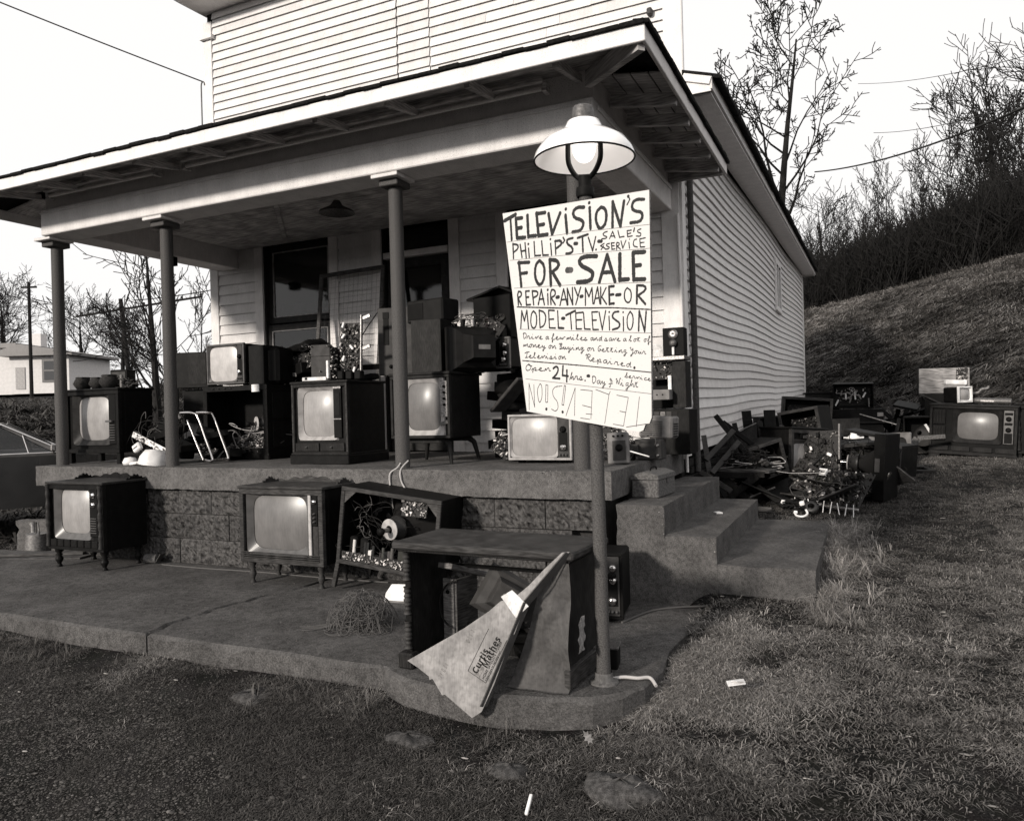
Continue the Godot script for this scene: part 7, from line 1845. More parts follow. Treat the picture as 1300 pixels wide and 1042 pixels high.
	for k in 3: knob(t, Vector3(-0.03 + k * 0.035, 0.21, 0.036), 0.008, "black", "jack")
	m = MB.new(); m.tube([Vector3(0.09, 0.09, 0.03), Vector3(0.24, 0.03, 0.12)], 0.0055, 6)
	put("probe", m, "white", t)
	t = thing("black_scrap", "wires and black set parts between the fourth post and the test meter", "scrap", Vector3(-0.3, SL, -0.95))
	for k in 6: boxp("set_part", t, Vector3(R(-0.2, 0.15), 0.04 + 0.05 * k, R(-0.15, 0.0)), Vector3(R(0.12, 0.25), 0.08, 0.15), ["black", "plastic_grey"][k % 2], 0.008, rot(R(-14, 14), R(0, 90), R(-14, 14)))
	m = MB.new(); wires(m, Vector3(0.0, 0.14, 0.05), Vector3(0.4, 0.26, 0.15), 14, 0.004)
	put("wires", m, "wire_mid", t)
	circuit(t, Vector3(0.05, 0.2, 0.1), rot(-10, 0, 8), 0.16, 0.18, 60, "board", 0.03, 0.35)
	# toolbox on the top step
	t = thing("toolbox", "rusty metal toolbox with peeling paint on the top concrete step", "toolbox", Vector3(0.135, 0.65, -0.6), -4)
	boxp("body", t, Vector3(0, 0.065, 0), Vector3(0.2, 0.13, 0.4), "rusty", 0.008)
	m = MB.new()
	m.prism(PackedVector2Array([Vector2(-0.105, 0), Vector2(0.105, 0), Vector2(0.1, 0.03), Vector2(0.03, 0.052), Vector2(-0.03, 0.052), Vector2(-0.1, 0.03)]), 0.41, Transform3D(Basis(), Vector3(0, 0.132, 0.205)))
	put("lid", m, "rusty", t)
	m = MB.new(); m.tube(smooth_path([Vector3(0, 0.182, 0.07), Vector3(0, 0.205, 0.05), Vector3(0, 0.207, -0.05), Vector3(0, 0.182, -0.07)], 4), 0.006, 7)
	put("handle", m, "black", t)
	boxp("latch", t, Vector3(0.104, 0.12, 0), Vector3(0.01, 0.05, 0.03), "metal_dull")

# ---------------------------------------------------------------- scrap yard beside the house
func in_yard():
	var TG := "discarded television sets"
	# X-legged stand
	var t := thing("folding_stand", "broken wooden stand on crossed legs with tangled wire on top", "stand", Vector3(0.46, gy(0.46, -2.9), -2.9), -14)
	var m := MB.new()
	boxp("tray", t, Vector3(0, 0.34, 0), Vector3(0.62, 0.03, 0.34), "board_old")
	boxp("front_rail", t, Vector3(0.02, 0.3, 0.18), Vector3(0.5, 0.055, 0.025), "cab_brown", 0.003, rot(0, 0, 3))
	for s in [-1.0, 1.0]:
		m = MB.new(); m.bar(Vector3(-0.22 * s, -0.03, 0.17 + s * 0.016), Vector3(0.2 * s, 0.3, 0.17 + s * 0.016), 0.07, 0.024, Vector3(0, 0, 1))
		put("crossed_leg", m, "cab_brown", t)
		m = MB.new(); m.bar(Vector3(-0.22 * s, -0.03, -0.15 + s * 0.016), Vector3(0.2 * s, 0.3, -0.15 + s * 0.016), 0.07, 0.024, Vector3(0, 0, 1))
		put("crossed_leg", m, "cab_dark", t)
	t = thing("wire_heap", "pale wire tangle lying across the crossed-leg stand", "wire", Vector3(0.48, gy(0.46, -2.9) + 0.36, -2.85))
	m = MB.new(); wires(m, Vector3(0.05, 0.03, 0), Vector3(0.7, 0.12, 0.3), 6, 0.004); put("pale_wire", m, "wire_pale", t)
	m = MB.new(); wires(m, Vector3(0, 0.08, 0), Vector3(0.5, 0.18, 0.25), 26, 0.006); put("dark_wire", m, "wire_dark", t)
	for k in 6: boxp("valve_base", t, Vector3(R(-0.25, 0.2), 0.06, R(-0.1, 0.1)), Vector3(0.05, 0.06, 0.05), ["black", "metal", "plastic_grey"][k % 3], 0.008, rot(R(0, 60), R(0, 90), R(0, 60)))
	# leaning timbers
	var B := [
		[Vector3(0.16, 1.19, -3.1), Vector3(0.56, 0.7, -2.92), "cab_dark", "dark broken chair leg leaning highest against the side wall"],
		[Vector3(0.36, 1.04, -2.95), Vector3(0.13, 0.76, -2.66), "cab_worn", "upper of two pale-worn rails slanting by the drainpipe"],
		[Vector3(0.42, 0.93, -2.88), Vector3(0.2, 0.64, -2.58), "cab_worn", "lower of two pale-worn rails slanting by the drainpipe"],
		[Vector3(0.22, 1.12, -3.15), Vector3(0.62, 0.78, -3.3), "cab_black", "black curved chair back beside the broken leg"],
		[Vector3(0.1, 0.8, -2.7), Vector3(0.32, 0.4, -2.62), "cab_black", "black post slanting behind the crossed-leg stand"],
		[Vector3(0.3, 1.0, -3.0), Vector3(0.5, 0.55, -2.86), "cab_brown", "brown bar slanting behind the pale wire tangle"],
		[Vector3(0.2, 0.36, -2.5), Vector3(0.5, 0.22, -2.35), "board_old", "short split board on the ground by the top step"],
		[Vector3(0.6, 0.5, -2.75), Vector3(0.86, 0.33, -2.62), "cab_dark", "dark block of wood beside the crossed legs"]]
	var rows := ["thin dark slat sticking up behind the broken chair leg", "dark slat fallen across the low black cabinet", "short black rail resting on the crossed-leg stand's end", "dark stick leaning out over the top step", "worn slat standing close to the drainpipe", "black slat wedged under the sideways television", "brown slat lying before the sideways television", "dark post leaning on the upright board", "thin worn lath slanting behind the curved panel", "black batten lying on the ground under the stand"]
	var pos := [[0.3, 1.1, -3.4, 0.45, 0.5, -3.2], [0.3, 0.8, -4.2, 0.75, 0.95, -4.1], [0.5, 0.78, -3.0, 0.8, 0.62, -2.9], [0.12, 0.66, -2.45, 0.42, 0.5, -2.3], [0.1, 1.0, -2.75, 0.2, 0.42, -2.6], [0.62, 0.34, -3.3, 1.0, 0.4, -3.2], [0.7, 0.34, -3.0, 1.1, 0.33, -3.15], [0.5, 1.1, -3.9, 0.62, 0.5, -3.5], [0.72, 1.05, -4.0, 0.6, 0.5, -3.6], [0.3, 0.31, -2.7, 0.75, 0.3, -2.55]]
	for k in rows.size(): B.append([Vector3(pos[k][0], pos[k][1], pos[k][2]), Vector3(pos[k][3], pos[k][4], pos[k][5]), ["cab_dark", "cab_black", "cab_brown", "cab_worn", "board_old"][k % 5], rows[k]])
	for b in B: plank("broken_timber", b[3], b[0], b[1], 0.05, 0.035, b[2], Vector3(0.2, 0.3, 1), "broken timbers by the side wall")
	t = thing("standing_board", "upright dark board standing in the pile by the side wall", "board", Vector3(0.44, 0.5, -3.75), 20, "", Vector3(0, 0, 5))
	boxp("board", t, Vector3(0, 0.36, 0), Vector3(0.1, 0.74, 0.025), "cab_dark")
	boxp("cleat", t, Vector3(0, 0.6, 0.02), Vector3(0.1, 0.05, 0.02), "cab_black")
	t = thing("curved_panel", "curved black veneer panel standing in the pile by the side wall", "board", Vector3(0.6, 0.45, -3.75), 10)
	m = MB.new(); m.sheet(4, 12, func(s, u): return Vector3((s - 0.5) * 0.12 + 0.14 * (1.0 - u) * (1.0 - u) + 0.02, u * 0.78, 0.04 * sin(u * 3.0)))
	put("veneer", m, "cab_dark", t)
	m = MB.new(); m.sheet(4, 12, func(s, u): return Vector3((s - 0.5) * 0.12 + 0.14 * (1.0 - u) * (1.0 - u) + 0.02, u * 0.78, 0.04 * sin(u * 3.0) - 0.012), true)
	put("veneer_back", m, "cab_black", t)
	t = thing("standing_board", "pale-edged slanted panel between the broken timbers and upright board", "board", Vector3(0.36, 0.65, -3.55), 15, "", Vector3(-10, 0, 0))
	m = MB.new(); m.prism(PackedVector2Array([Vector2(-0.16, 0), Vector2(0.16, 0), Vector2(0.16, 0.44), Vector2(-0.16, 0.3)]), 0.02)
	put("panel", m, "cab_brown", t)
	boxp("pale_edge", t, Vector3(0.0, 0.38, 0.004), Vector3(0.34, 0.012, 0.026), "board_pale", 0.002, rot(0, 0, 23.6))
	# fallen boards, backs and chassis that fill the pile
	for k in 44:
		var x := R(0.25, 1.75); var z := R(-5.6, -2.75)
		var hh := R(0.12, 0.55) * (1.0 if z < -3.2 else 0.6)
		t = thing("cabinet_board", "dark broken cabinet board lying in the yard pile", "board", Vector3(x, gy(x, z) + hh * 0.4, z), R(0, 180), "broken cabinet boards in the yard pile", Vector3(R(-75, 40), 0, R(-40, 40)))
		boxp("board", t, Vector3.ZERO, Vector3(R(0.14, 0.42), 0.016, R(0.3, 0.7)), ["cab_brown", "cab_black", "cab_worn", "cab_dark", "board_old"][k % 5], 0.003)
		boxp("batten", t, Vector3(0, 0.014, R(-0.1, 0.1)), Vector3(R(0.1, 0.2), 0.016, 0.025), ["cab_brown", "cab_dark"][k % 2], 0.002)
	for k in 9:
		var x := R(0.85, 1.7); var z := R(-4.2, -2.9)
		t = thing("loose_chassis", "small loose circuit chassis tipped in the yard pile", "chassis", Vector3(x, gy(x, z) + R(0.06, 0.3), z), R(-60, 60), "loose circuit chassis in the yard pile", Vector3(R(-70, -10), 0, R(-25, 25)))
		circuit(t, Vector3.ZERO, Basis(), R(0.18, 0.34), R(0.14, 0.26), 90, "board", 0.03, 0.1)
		var lm := MB.new(); wires(lm, Vector3(0, 0, 0.02), Vector3(0.22, 0.16, 0.04), 5, 0.003); put("wiring", lm, "wire_dark", t)
	var GC := [[1.42, -3.95, 0.0, 24.0, 0.52, 0.46, 4.0, "hollow brown cabinet on its side behind the slumped chassis"], [0.98, -4.3, 0.44, -18.0, 0.46, 0.36, 9.0, "hollow cabinet stacked over the sideways television"], [1.78, -4.5, 0.0, -30.0, 0.44, 0.38, -6.0, "hollow black cabinet between the bare-tube set and pale bezel frame"], [0.58, -3.35, 0.2, 40.0, 0.4, 0.36, 14.0, "hollow cabinet wedged among the broken timbers"], [0.85, -5.6, 0.42, 8.0, 0.6, 0.4, -5.0, "hollow cabinet perched near the far house corner"]]
	for c in GC:
		t = thing("hollow_cabinet", c[7], "cabinet", Vector3(c[0], gy(c[0], c[1]) + c[2], c[1]), c[3], "", Vector3(0, 0, c[6]))
		shell(t, c[4], c[5], 0.34, 0.018, "cab_dark")
		m = MB.new(); rect_frame(m, -c[4] / 2, c[4] / 2, 0, c[5], 0.18, 0.035, 0.02); put("face_frame", m, "cab_worn", t)
		circuit(t, Vector3(0, c[5] * 0.45, -0.02), rot(-12, 6), c[4] * 0.75, c[5] * 0.6, 90, "chassis_board", 0.05, 0.3)
		m = MB.new(); wires(m, Vector3(0.04, c[5] * 0.4, 0.1), Vector3(c[4] * 0.6, c[5] * 0.6, 0.12), 8, 0.004); put("wiring", m, "wire_dark", t)
	# black cabinets against the wall
	var CB := [[0.66, 0.52, -5.1, 0.5, 0.46, 0.4, 12.0, "black set cabinet against the side wall behind the curved panel"], [0.42, 0.5, -4.4, 0.45, 0.4, 0.4, 30.0, "low black set cabinet at the foot of the side wall"], [1.05, 0.55, -5.4, 0.5, 0.32, 0.4, -14.0, "black cabinet lying under a loose lid in the yard pile"], [0.4, 0.62, -6.4, 0.5, 0.5, 0.45, 20.0, "far black cabinet along the side wall"]]
	for c in CB:
		t = thing("set_cabinet", c[7], "cabinet", Vector3(c[0], gy(c[0], c[2]), c[2]), c[6])
		boxp("case", t, Vector3(0, c[4] / 2, 0), Vector3(c[3], c[4], c[5]), "cab_black", 0.006)
		boxp("lid", t, Vector3(0.02, c[4] + 0.012, 0), Vector3(c[3] + 0.06, 0.024, c[5] + 0.06), "cab_dark", 0.004, rot(0, 6, 2))
		boxp("back_panel", t, Vector3(0, c[4] / 2, c[5] / 2 + 0.004), Vector3(c[3] * 0.8, c[4] * 0.75, 0.008), "black")
	# e: set turned sideways
	t = thing("console_television", "dark television turned sideways in the yard pile with slanted pale screen edge", "television", Vector3(0.83, gy(0.83, -3.85) - 0.0, -3.85), 58, TG, Vector3(0, 0, -4))
	console(t, {"w": 0.62, "h": 0.64, "d": 0.42, "leg": 0.0, "cab": "cab_dark", "trim": "cab_worn", "topmat": "cab_dark", "screen": [-0.05, 0.29, 0.4, 0.36], "bez": 0.07, "bezel": "bezel", "panel": [0.0, 0.3, 0.52, 0.6], "knobs": 0})
	# f1 upright chassis, f2 big chassis spread on the grass
	t = thing("television_chassis", "upright television chassis packed with parts standing in the yard pile", "chassis", Vector3(1.13, gy(1.13, -3.6) + 0.04, -3.6), -14, "", Vector3(-12, 0, 2))
	circuit(t, Vector3(0, 0.3, 0), Basis(), 0.36, 0.6, 260, "board", 0.035, 0.12)
	boxp("edge_rail", t, Vector3(0.19, 0.33, 0.02), Vector3(0.02, 0.66, 0.05), "metal_dull")
	for k in 8: boxp("can", t, Vector3(R(-0.15, 0.15), 0.06 + k * 0.07, 0.03), Vector3(0.03, 0.05, 0.04), ["white", "metal", "black", "black"][k % 4], 0.004, rot(0, 0, R(0, 90)))
	m = MB.new(); wires(m, Vector3(0, 0.3, 0.04), Vector3(0.3, 0.46, 0.05), 8, 0.003); put("wiring", m, "wire_dark", t)
	t = thing("television_chassis", "large television chassis slumped on the grass with a comb of pale prongs", "chassis", Vector3(1.27, gy(1.27, -2.75) + 0.13, -2.75), -16, "", Vector3(-52, 0, -7))
	circuit(t, Vector3(0, 0.1, 0), Basis(), 0.56, 0.48, 420, "board", 0.04, 0.12)
	m = MB.new(); wires(m, Vector3(0, 0.1, 0.05), Vector3(0.5, 0.4, 0.05), 12, 0.003); put("wiring", m, "wire_dark", t)
	m = MB.new(); wires(m, Vector3(0, 0.12, 0.06), Vector3(0.5, 0.4, 0.05), 4, 0.003); put("pale_wiring", m, "wire_mid", t)
	boxp("edge_rail", t, Vector3(0, -0.16, 0.02), Vector3(0.6, 0.025, 0.03), "metal")
	for k in 9: boxp("prong", t, Vector3(-0.27 + k * 0.068, -0.2, 0.05), Vector3(0.007, 0.11, 0.006), "white", 0.001, rot(35, 0, R(-25, 25)))
	for k in 9: boxp("can", t, Vector3(R(-0.25, 0.25), R(-0.1, 0.3), 0.04), Vector3(0.035, 0.05, 0.05), ["metal_dull", "black", "metal", "black", "plastic_grey"][k % 5], 0.005, rot(0, 0, R(0, 90)))
	m = MB.new(); rect_frame(m, -0.21, -0.13, 0.2, 0.27, 0.06, 0.014, 0.03); put("fuse_frame", m, "white", t)
	t = thing("small_chassis", "dark coil unit and white plugs on the grass by the bottom step", "scrap", Vector3(0.98, gy(0.98, -2.62), -2.62), 10)
	m = MB.new(); wires(m, Vector3(0, 0.07, 0), Vector3(0.36, 0.12, 0.25), 26, 0.006); put("wire_tangle", m, "wire_dark", t)
	for k in 5: boxp("plug", t, Vector3(-0.14 + k * 0.08, 0.06 + R(0, 0.06), 0.06 + R(-0.05, 0.05)), Vector3(0.045, 0.04, 0.035), ["white", "plastic_grey", "white", "black", "metal"][k], 0.008, rot(R(0, 40), R(0, 90), R(0, 40)))
	m = MB.new(); m.lathe([Vector2(0.05, 0), Vector2(0.07, 0.01), Vector2(0.05, 0.03), Vector2(0.03, 0.03)], 16, Transform3D(rot(50, 0, 10), Vector3(0.1, 0.05, 0.1)))
	put("coil", m, "copper", t)
	t = thing("white_ring", "broken white plastic yoke ring on the grass before the slumped chassis", "plastic cover", Vector3(1.02, gy(1.02, -2.38) + 0.02, -2.38), 20)
	m = MB.new(); m.tube(smooth_path([Vector3(-0.1, 0.05, 0), Vector3(-0.07, 0.0, 0.03), Vector3(0.02, -0.01, 0.04), Vector3(0.08, 0.03, 0.02), Vector3(0.07, 0.08, -0.02)], 5), 0.016, 8)
	put("ring", m, "white", t)
	t.scale = Vector3.ONE * 0.62
	boxp("lug", t, Vector3(-0.08, 0.05, 0), Vector3(0.05, 0.04, 0.03), "white", 0.006)
	# g: set on its side, tube showing
	t = thing("open_television", "black television cabinet stood on its side with bare picture tube showing", "television", Vector3(1.66, gy(1.66, -3.3), -3.3), -14, TG, Vector3(0, 0, -4))
	boxp("side_panel", t, Vector3(0.06, 0.32, 0.02), Vector3(0.11, 0.64, 0.34), "cab_black", 0.004, rot(0, -8))
	boxp("name_plate", t, Vector3(0.02, 0.34, 0.195), Vector3(0.045, 0.13, 0.006), "plastic_grey")
	boxp("top_panel", t, Vector3(-0.12, 0.63, -0.02), Vector3(0.36, 0.025, 0.36), "cab_dark", 0.004, rot(0, 0, -7))
	boxp("bottom_panel", t, Vector3(-0.1, 0.013, -0.05), Vector3(0.3, 0.025, 0.36), "cab_black")
	tube_back(t, Vector3(-0.24, 0.33, 0.02), rot(0, -84), 0.34, 0.42, 0.26)
	circuit(t, Vector3(-0.16, 0.14, 0.06), rot(-20, -20), 0.3, 0.2, 140, "board", 0.04, 0.2)
	m = MB.new(); wires(m, Vector3(-0.2, 0.45, 0.02), Vector3(0.3, 0.26, 0.26), 10, 0.004); put("wiring", m, "wire_dark", t)
	# h: stack at the back
	t = thing("set_cabinet", "tall bare plank cabinet with a square hole at the back of the yard pile", "cabinet", Vector3(1.02, gy(1.02, -6.5), -6.5), 6)
	boxp("case", t, Vector3(0, 0.4, 0), Vector3(0.42, 0.82, 0.36), "cab_brown", 0.004)
	boxp("lid", t, Vector3(0, 0.822, 0), Vector3(0.48, 0.022, 0.42), "cab_dark")
	boxp("square_hole", t, Vector3(0.13, 0.62, 0.182), Vector3(0.14, 0.14, 0.006), "black", 0.0)
	t = thing("open_television", "open-fronted set full of bright parts topmost at the back of the yard pile", "television", Vector3(1.42, gy(1.42, -6.3) + 0.62, -6.35), 0, TG, Vector3(4, 0, -1))
	shell(t, 0.5, 0.33, 0.3, 0.015, "cab_black")
	circuit(t, Vector3(0, 0.15, -0.05), Basis(), 0.45, 0.26, 90, "board", 0.06, 0.3)
	for k in 8: boxp("white_part", t, Vector3(-0.2 + k * 0.056, R(0.06, 0.24), 0.06), Vector3(0.02, R(0.05, 0.12), 0.03), ["white", "metal"][k % 2], 0.004, rot(0, 0, R(-30, 30)))
	m = MB.new(); wires(m, Vector3(-0.08, 0.2, 0.08), Vector3(0.25, 0.2, 0.05), 4, 0.006); put("pale_wiring", m, "wire_pale", t)
	t = thing("set_cabinet", "wide black cabinet carrying the open-fronted set of bright parts", "cabinet", Vector3(1.45, gy(1.45, -6.3), -6.3), 0)
	boxp("case", t, Vector3(0, 0.3, 0), Vector3(0.66, 0.6, 0.42), "cab_black", 0.006)
	boxp("shelf", t, Vector3(0.1, 0.42, 0.22), Vector3(0.7, 0.02, 0.1), "cab_dark")
	boxp("lower_shelf", t, Vector3(0.1, 0.2, 0.22), Vector3(0.7, 0.02, 0.1), "cab_dark")
	t = thing("veneer_board", "grained brown veneer board standing before the wide black cabinet", "board", Vector3(1.33, gy(1.33, -5.4) + 0.12, -5.4), 4, "", Vector3(-7, 0, 1))
	boxp("board", t, Vector3(0, 0.22, 0), Vector3(0.36, 0.44, 0.02), "cab_brown")
	boxp("edge_strip", t, Vector3(0.2, 0.16, 0.01), Vector3(0.06, 0.26, 0.02), "cab_worn", 0.003, rot(0, 0, 12))
	t = thing("loose_board", "flat black television lid lying over the yard pile", "board", Vector3(1.05, gy(1.05, -4.9) + 0.4, -4.9), 12, "", Vector3(6, 0, 4))
	boxp("board", t, Vector3.ZERO, Vector3(0.52, 0.03, 0.4), "cab_dark", 0.006)
	boxp("lip", t, Vector3(0, -0.04, 0.19), Vector3(0.44, 0.06, 0.03), "cab_black")
	t = thing("black_scrap", "dark mound of set parts filling the middle of the yard pile", "scrap", Vector3(1.3, gy(1.3, -4.4), -4.4))
	for k in 22: boxp("set_part", t, Vector3(R(-0.45, 0.5), 0.04 + R(0, 0.34), R(-0.5, 0.5)), Vector3(R(0.15, 0.4), R(0.05, 0.14), R(0.12, 0.3)), ["black", "plastic", "cab_dark", "cab_black"][k % 4], 0.008, rot(R(-24, 24), R(0, 90), R(-24, 24)))
	m = MB.new(); wires(m, Vector3(0.1, 0.3, 0.3), Vector3(0.8, 0.25, 0.5), 30, 0.005); put("wiring", m, "wire_dark", t)
	for k in 4: circuit(t, Vector3(R(-0.3, 0.4), 0.34, R(0.0, 0.5)), rot(R(-60, -20), R(-40, 40), R(-20, 20)), 0.25, 0.16, 60, "board", 0.04, 0.18)
	t = thing("white_bowl", "white cap and strap lying on the yard pile", "plastic cover", Vector3(1.44, gy(1.44, -4.5) + 0.44, -4.5))
	m = MB.new(); m.lathe([Vector2(0.06, 0), Vector2(0.065, 0.01), Vector2(0.035, 0.03), Vector2(0.03, 0.055), Vector2(0.001, 0.06)], 14); put("cap", m, "white", t)
	m = MB.new(); m.tube(smooth_path([Vector3(-0.1, 0.0, 0.02), Vector3(0, -0.005, 0.07), Vector3(0.1, 0, 0.02)], 4), 0.012, 6); put("strap", m, "white", t)
	# i: frames
	t = thing("bezel_frame", "pale empty television bezel frame standing in the yard", "television cover", Vector3(1.82, gy(1.82, -5.2), -5.2), -10, "", Vector3(-14, 0, 2))
	m = MB.new(); frame_ring(m, Vector3(0, 0.22, 0), 0.46, 0.38, 12, 0.0, 0.36, 0.29, 5, -0.04); frame_ring(m, Vector3(0, 0.22, 0), 0.47, 0.39, 30, -0.03, 0.46, 0.38, 12, 0.0)
	put("frame", m, "plastic_pale", t)
	m = MB.new(); m.bar(Vector3(-0.16, 0.3, -0.02), Vector3(0.2, 0.1, -0.02), 0.014, 0.014); put("strut", m, "bezel_pale", t)
	m = MB.new(); m.box(Vector3(0, 0.22, -0.08), Vector3(0.44, 0.36, 0.02)); put("dark_back", m, "black", t)
	t = thing("wood_frame", "flat wooden picture-tube frame lying on the grass", "board", Vector3(1.98, gy(1.98, -4.85) + 0.02, -4.85), 18, "", Vector3(-86, 0, 0))
	m = MB.new(); rect_frame(m, -0.22, 0.26, -0.16, 0.2, 0, 0.06, 0.03); put("frame", m, "cab_brown", t)
	m = MB.new(); m.tube(smooth_path([Vector3(-0.2, 0.04, 0.03), Vector3(0, 0.08, 0.03), Vector3(0.2, 0.03, 0.03)], 4), 0.012, 6); put("curved_batten", m, "board_old", t)
	t = thing("rusty_bracket", "rusty sheet-metal bracket propped in front of the speaker cone", "bracket", Vector3(2.08, gy(2.08, -5.6), -5.6), 6)
	m = MB.new(); m.bar(Vector3(-0.14, 0, 0), Vector3(0.06, 0.28, 0), 0.09, 0.012, Vector3(0, 0, 1)); m.bar(Vector3(0.06, 0.28, 0), Vector3(0.36, 0.3, 0), 0.05, 0.012, Vector3(0, 0, 1)); put("arms", m, "rusty", t)
	m = MB.new(); m.bar(Vector3(-0.16, 0.2, 0.01), Vector3(0.0, 0.0, 0.01), 0.05, 0.012, Vector3(0, 0, 1)); put("brace", m, "rusty", t)
	t = thing("speaker_cone", "dark paper speaker cone with white edge in an open box", "speaker", Vector3(2.22, gy(2.22, -6.1), -6.15), -8)
	shell(t, 0.4, 0.5, 0.3, 0.02, "cab_black", "box")
	m = MB.new(); m.lathe([Vector2(0.14, 0.0), Vector2(0.06, 0.1), Vector2(0.03, 0.13)], 20, Transform3D(rot(70, 0, 20), Vector3(0.03, 0.25, 0.06))); put("cone", m, "plastic_grey", t)
	m = MB.new(); m.bar(Vector3(0.05, 0.4, 0.15), Vector3(0.14, 0.24, 0.15), 0.02, 0.03); put("white_edge", m, "white", t)
	t = thing("branch_heap", "heap of broken slats and black panels between bezel frame and large console", "scrap", Vector3(1.98, gy(1.98, -6.9), -6.9))
	for k in 20:
		m = MB.new()
		var a := R(0, TAU)
		m.bar(Vector3(R(-0.35, 0.4), R(0.0, 0.2), R(-0.3, 0.3)), Vector3(R(-0.4, 0.45), R(0.3, 0.75), R(-0.35, 0.35)), R(0.02, 0.06), 0.02, Vector3(0, 0.3, 1))
		put("slat", m, ["cab_dark", "cab_brown", "board_old", "cab_black"][k % 4], t)
	for k in 5: boxp("black_panel", t, Vector3(R(-0.2, 0.3), 0.2 + k * 0.1, R(-0.2, 0.2)), Vector3(R(0.3, 0.5), 0.03, 0.3), "cab_black", 0.004, rot(R(-20, 20), R(0, 90), R(-24, 24)))
	# j: large console on the grass, k: its neighbour
	t = thing("console_television", "large console television with slatted speaker panels alone on the grass", "television", Vector3(2.78, gy(2.78, -6.0) - 0.02, -6.05), -16, TG, Vector3(0, 0, -3.5))
	console(t, {"w": 0.93, "h": 0.66, "d": 0.46, "leg": 0.05, "cab": "cab_black", "trim": "cab_brown", "topmat": "cab_brown", "screen": [0.05, 0.4, 0.43, 0.33], "bez": 0.09, "bezel": "cab_brown", "glass": "screen_dark", "frame": 0.03})
	for k in 2:
		var sp := boxp("speaker_panel", t, Vector3(-0.36, 0.5 - k * 0.2, 0.22), Vector3(0.14, 0.185, 0.016), "cab_dark")
		for j in 4: boxp("slat", sp, Vector3(-0.045 + j * 0.03, 0, 0.011), Vector3(0.012, 0.16, 0.012), "cab_brown", 0.003)
	var cp := boxp("control_panel", t, Vector3(0.375, 0.4, 0.22), Vector3(0.1, 0.4, 0.016), "bezel")
	for y in [0.1, -0.03]: knob(cp, Vector3(0, y, 0.009), 0.03, "black")
	for y in [0.16, 0.04, -0.13]: boxp("dial_plate", cp, Vector3(0, y, 0.009), Vector3(0.08, 0.03 if y > 0 else 0.12, 0.006), "black")
	for k in 4: boxp("base_panel", t, Vector3(-0.35 + k * 0.233, 0.115, 0.226), Vector3(0.2, 0.06, 0.016), "cab_brown", 0.006)
	boxp("base_rail", t, Vector3(0, 0.055, 0.228), Vector3(0.95, 0.03, 0.03), "cab_brown")
	for s in [-1, 1]: boxp("bracket_foot", t, Vector3(s * 0.4, 0.02, 0.2), Vector3(0.12, 0.05, 0.06), "cab_brown")
	t = thing("console_television", "dark spindled console standing past the large console on the grass", "television", Vector3(3.62, gy(3.62, -5.9) - 0.01, -5.95), -12, TG)
	console(t, {"w": 0.8, "h": 0.66, "d": 0.45, "leg": 0.06, "legs": "square", "cab": "cab_black", "trim": "cab_dark", "screen": [0.05, 0.38, 0.42, 0.34]})
	var s2 := put("spindle", spindle(0.5, 0.026), "cab_brown", t); s2.position = Vector3(-0.37, 0.1, 0.235)
	# on the large console
	t = thing("table_television", "small dark portable television on the large console facing away right", "television", Vector3(2.62, gy(2.78, -6.0) + 0.665, -6.1), 42, TG)
	portable(t, 0.22, 0.2, 0.24, "cab_black", "white", "screen", 0.16, false)
	t = thing("television_chassis", "white tuner chassis set on the small dark portable", "chassis", Vector3(2.6, gy(2.78, -6.0) + 0.885, -6.08), 10, "", Vector3(0, 0, -3))
	boxp("base", t, Vector3(0, 0.035, 0), Vector3(0.24, 0.06, 0.1), "white", 0.01)
	circuit(t, Vector3(0.07, 0.12, 0), Basis(), 0.13, 0.18, 60, "board", 0.03, 0.7)
	t = thing("plywood_sheet", "pale plywood sheet standing behind the large console", "plywood", Vector3(2.5, gy(2.5, -6.6) + 0.1, -6.6), -4, "", Vector3(-8, 0, -1))
	boxp("sheet", t, Vector3(0, 0.84, 0), Vector3(0.6, 0.34, 0.02), "ply")
	boxp("edge_batten", t, Vector3(-0.3, 0.84, 0.012), Vector3(0.02, 0.36, 0.03), "cab_black")
	boxp("edge_batten", t, Vector3(0.26, 0.84, 0.012), Vector3(0.03, 0.36, 0.02), "cab_worn")
	boxp("lower_panel", t, Vector3(0.05, 0.33, 0), Vector3(0.55, 0.66, 0.02), "black")
	m = MB.new(); m.bar(Vector3(-0.28, 0.66, 0.05), Vector3(0.1, 0.45, 0.12), 0.03, 0.02); put("loose_slat", m, "cab_worn", t)
	t = thing("metal_cylinder", "dull metal tube lying on the large console's top", "pipe", Vector3(2.98, gy(2.78, -6.0) + 0.675, -5.98), -14, "", Vector3(0, 0, -3.5))
	m = MB.new(); m.lathe([Vector2(0.001, -0.2), Vector2(0.03, -0.2), Vector2(0.036, -0.19), Vector2(0.036, 0.17), Vector2(0.025, 0.2), Vector2(0.001, 0.2)], 18, Transform3D(rot(0, 0, 90), Vector3(0, 0, 0))); put("tube", m, "metal_dull", t)
	boxp("label_band", t, Vector3(-0.05, 0.0, 0.036), Vector3(0.14, 0.02, 0.003), "metal", 0.0)
	t = thing("plumbing_fitting", "bent metal pipe fitting beside the plywood sheet", "pipe", Vector3(2.86, gy(2.86, -6.3) + 0.75, -6.25))
	m = MB.new(); m.tube(smooth_path([Vector3(-0.1, 0.0, 0), Vector3(0, 0.02, 0), Vector3(0.04, 0.06, 0), Vector3(0.1, 0.07, 0), Vector3(0.12, 0.1, 0)], 5), 0.018, 8); put("bend", m, "galvanised", t)
	boxp("nut", t, Vector3(-0.09, 0.0, 0), Vector3(0.05, 0.05, 0.05), "galvanised", 0.01)
	boxp("stand_block", t, Vector3(-0.06, -0.25, 0), Vector3(0.1, 0.5, 0.1), "cab_black")
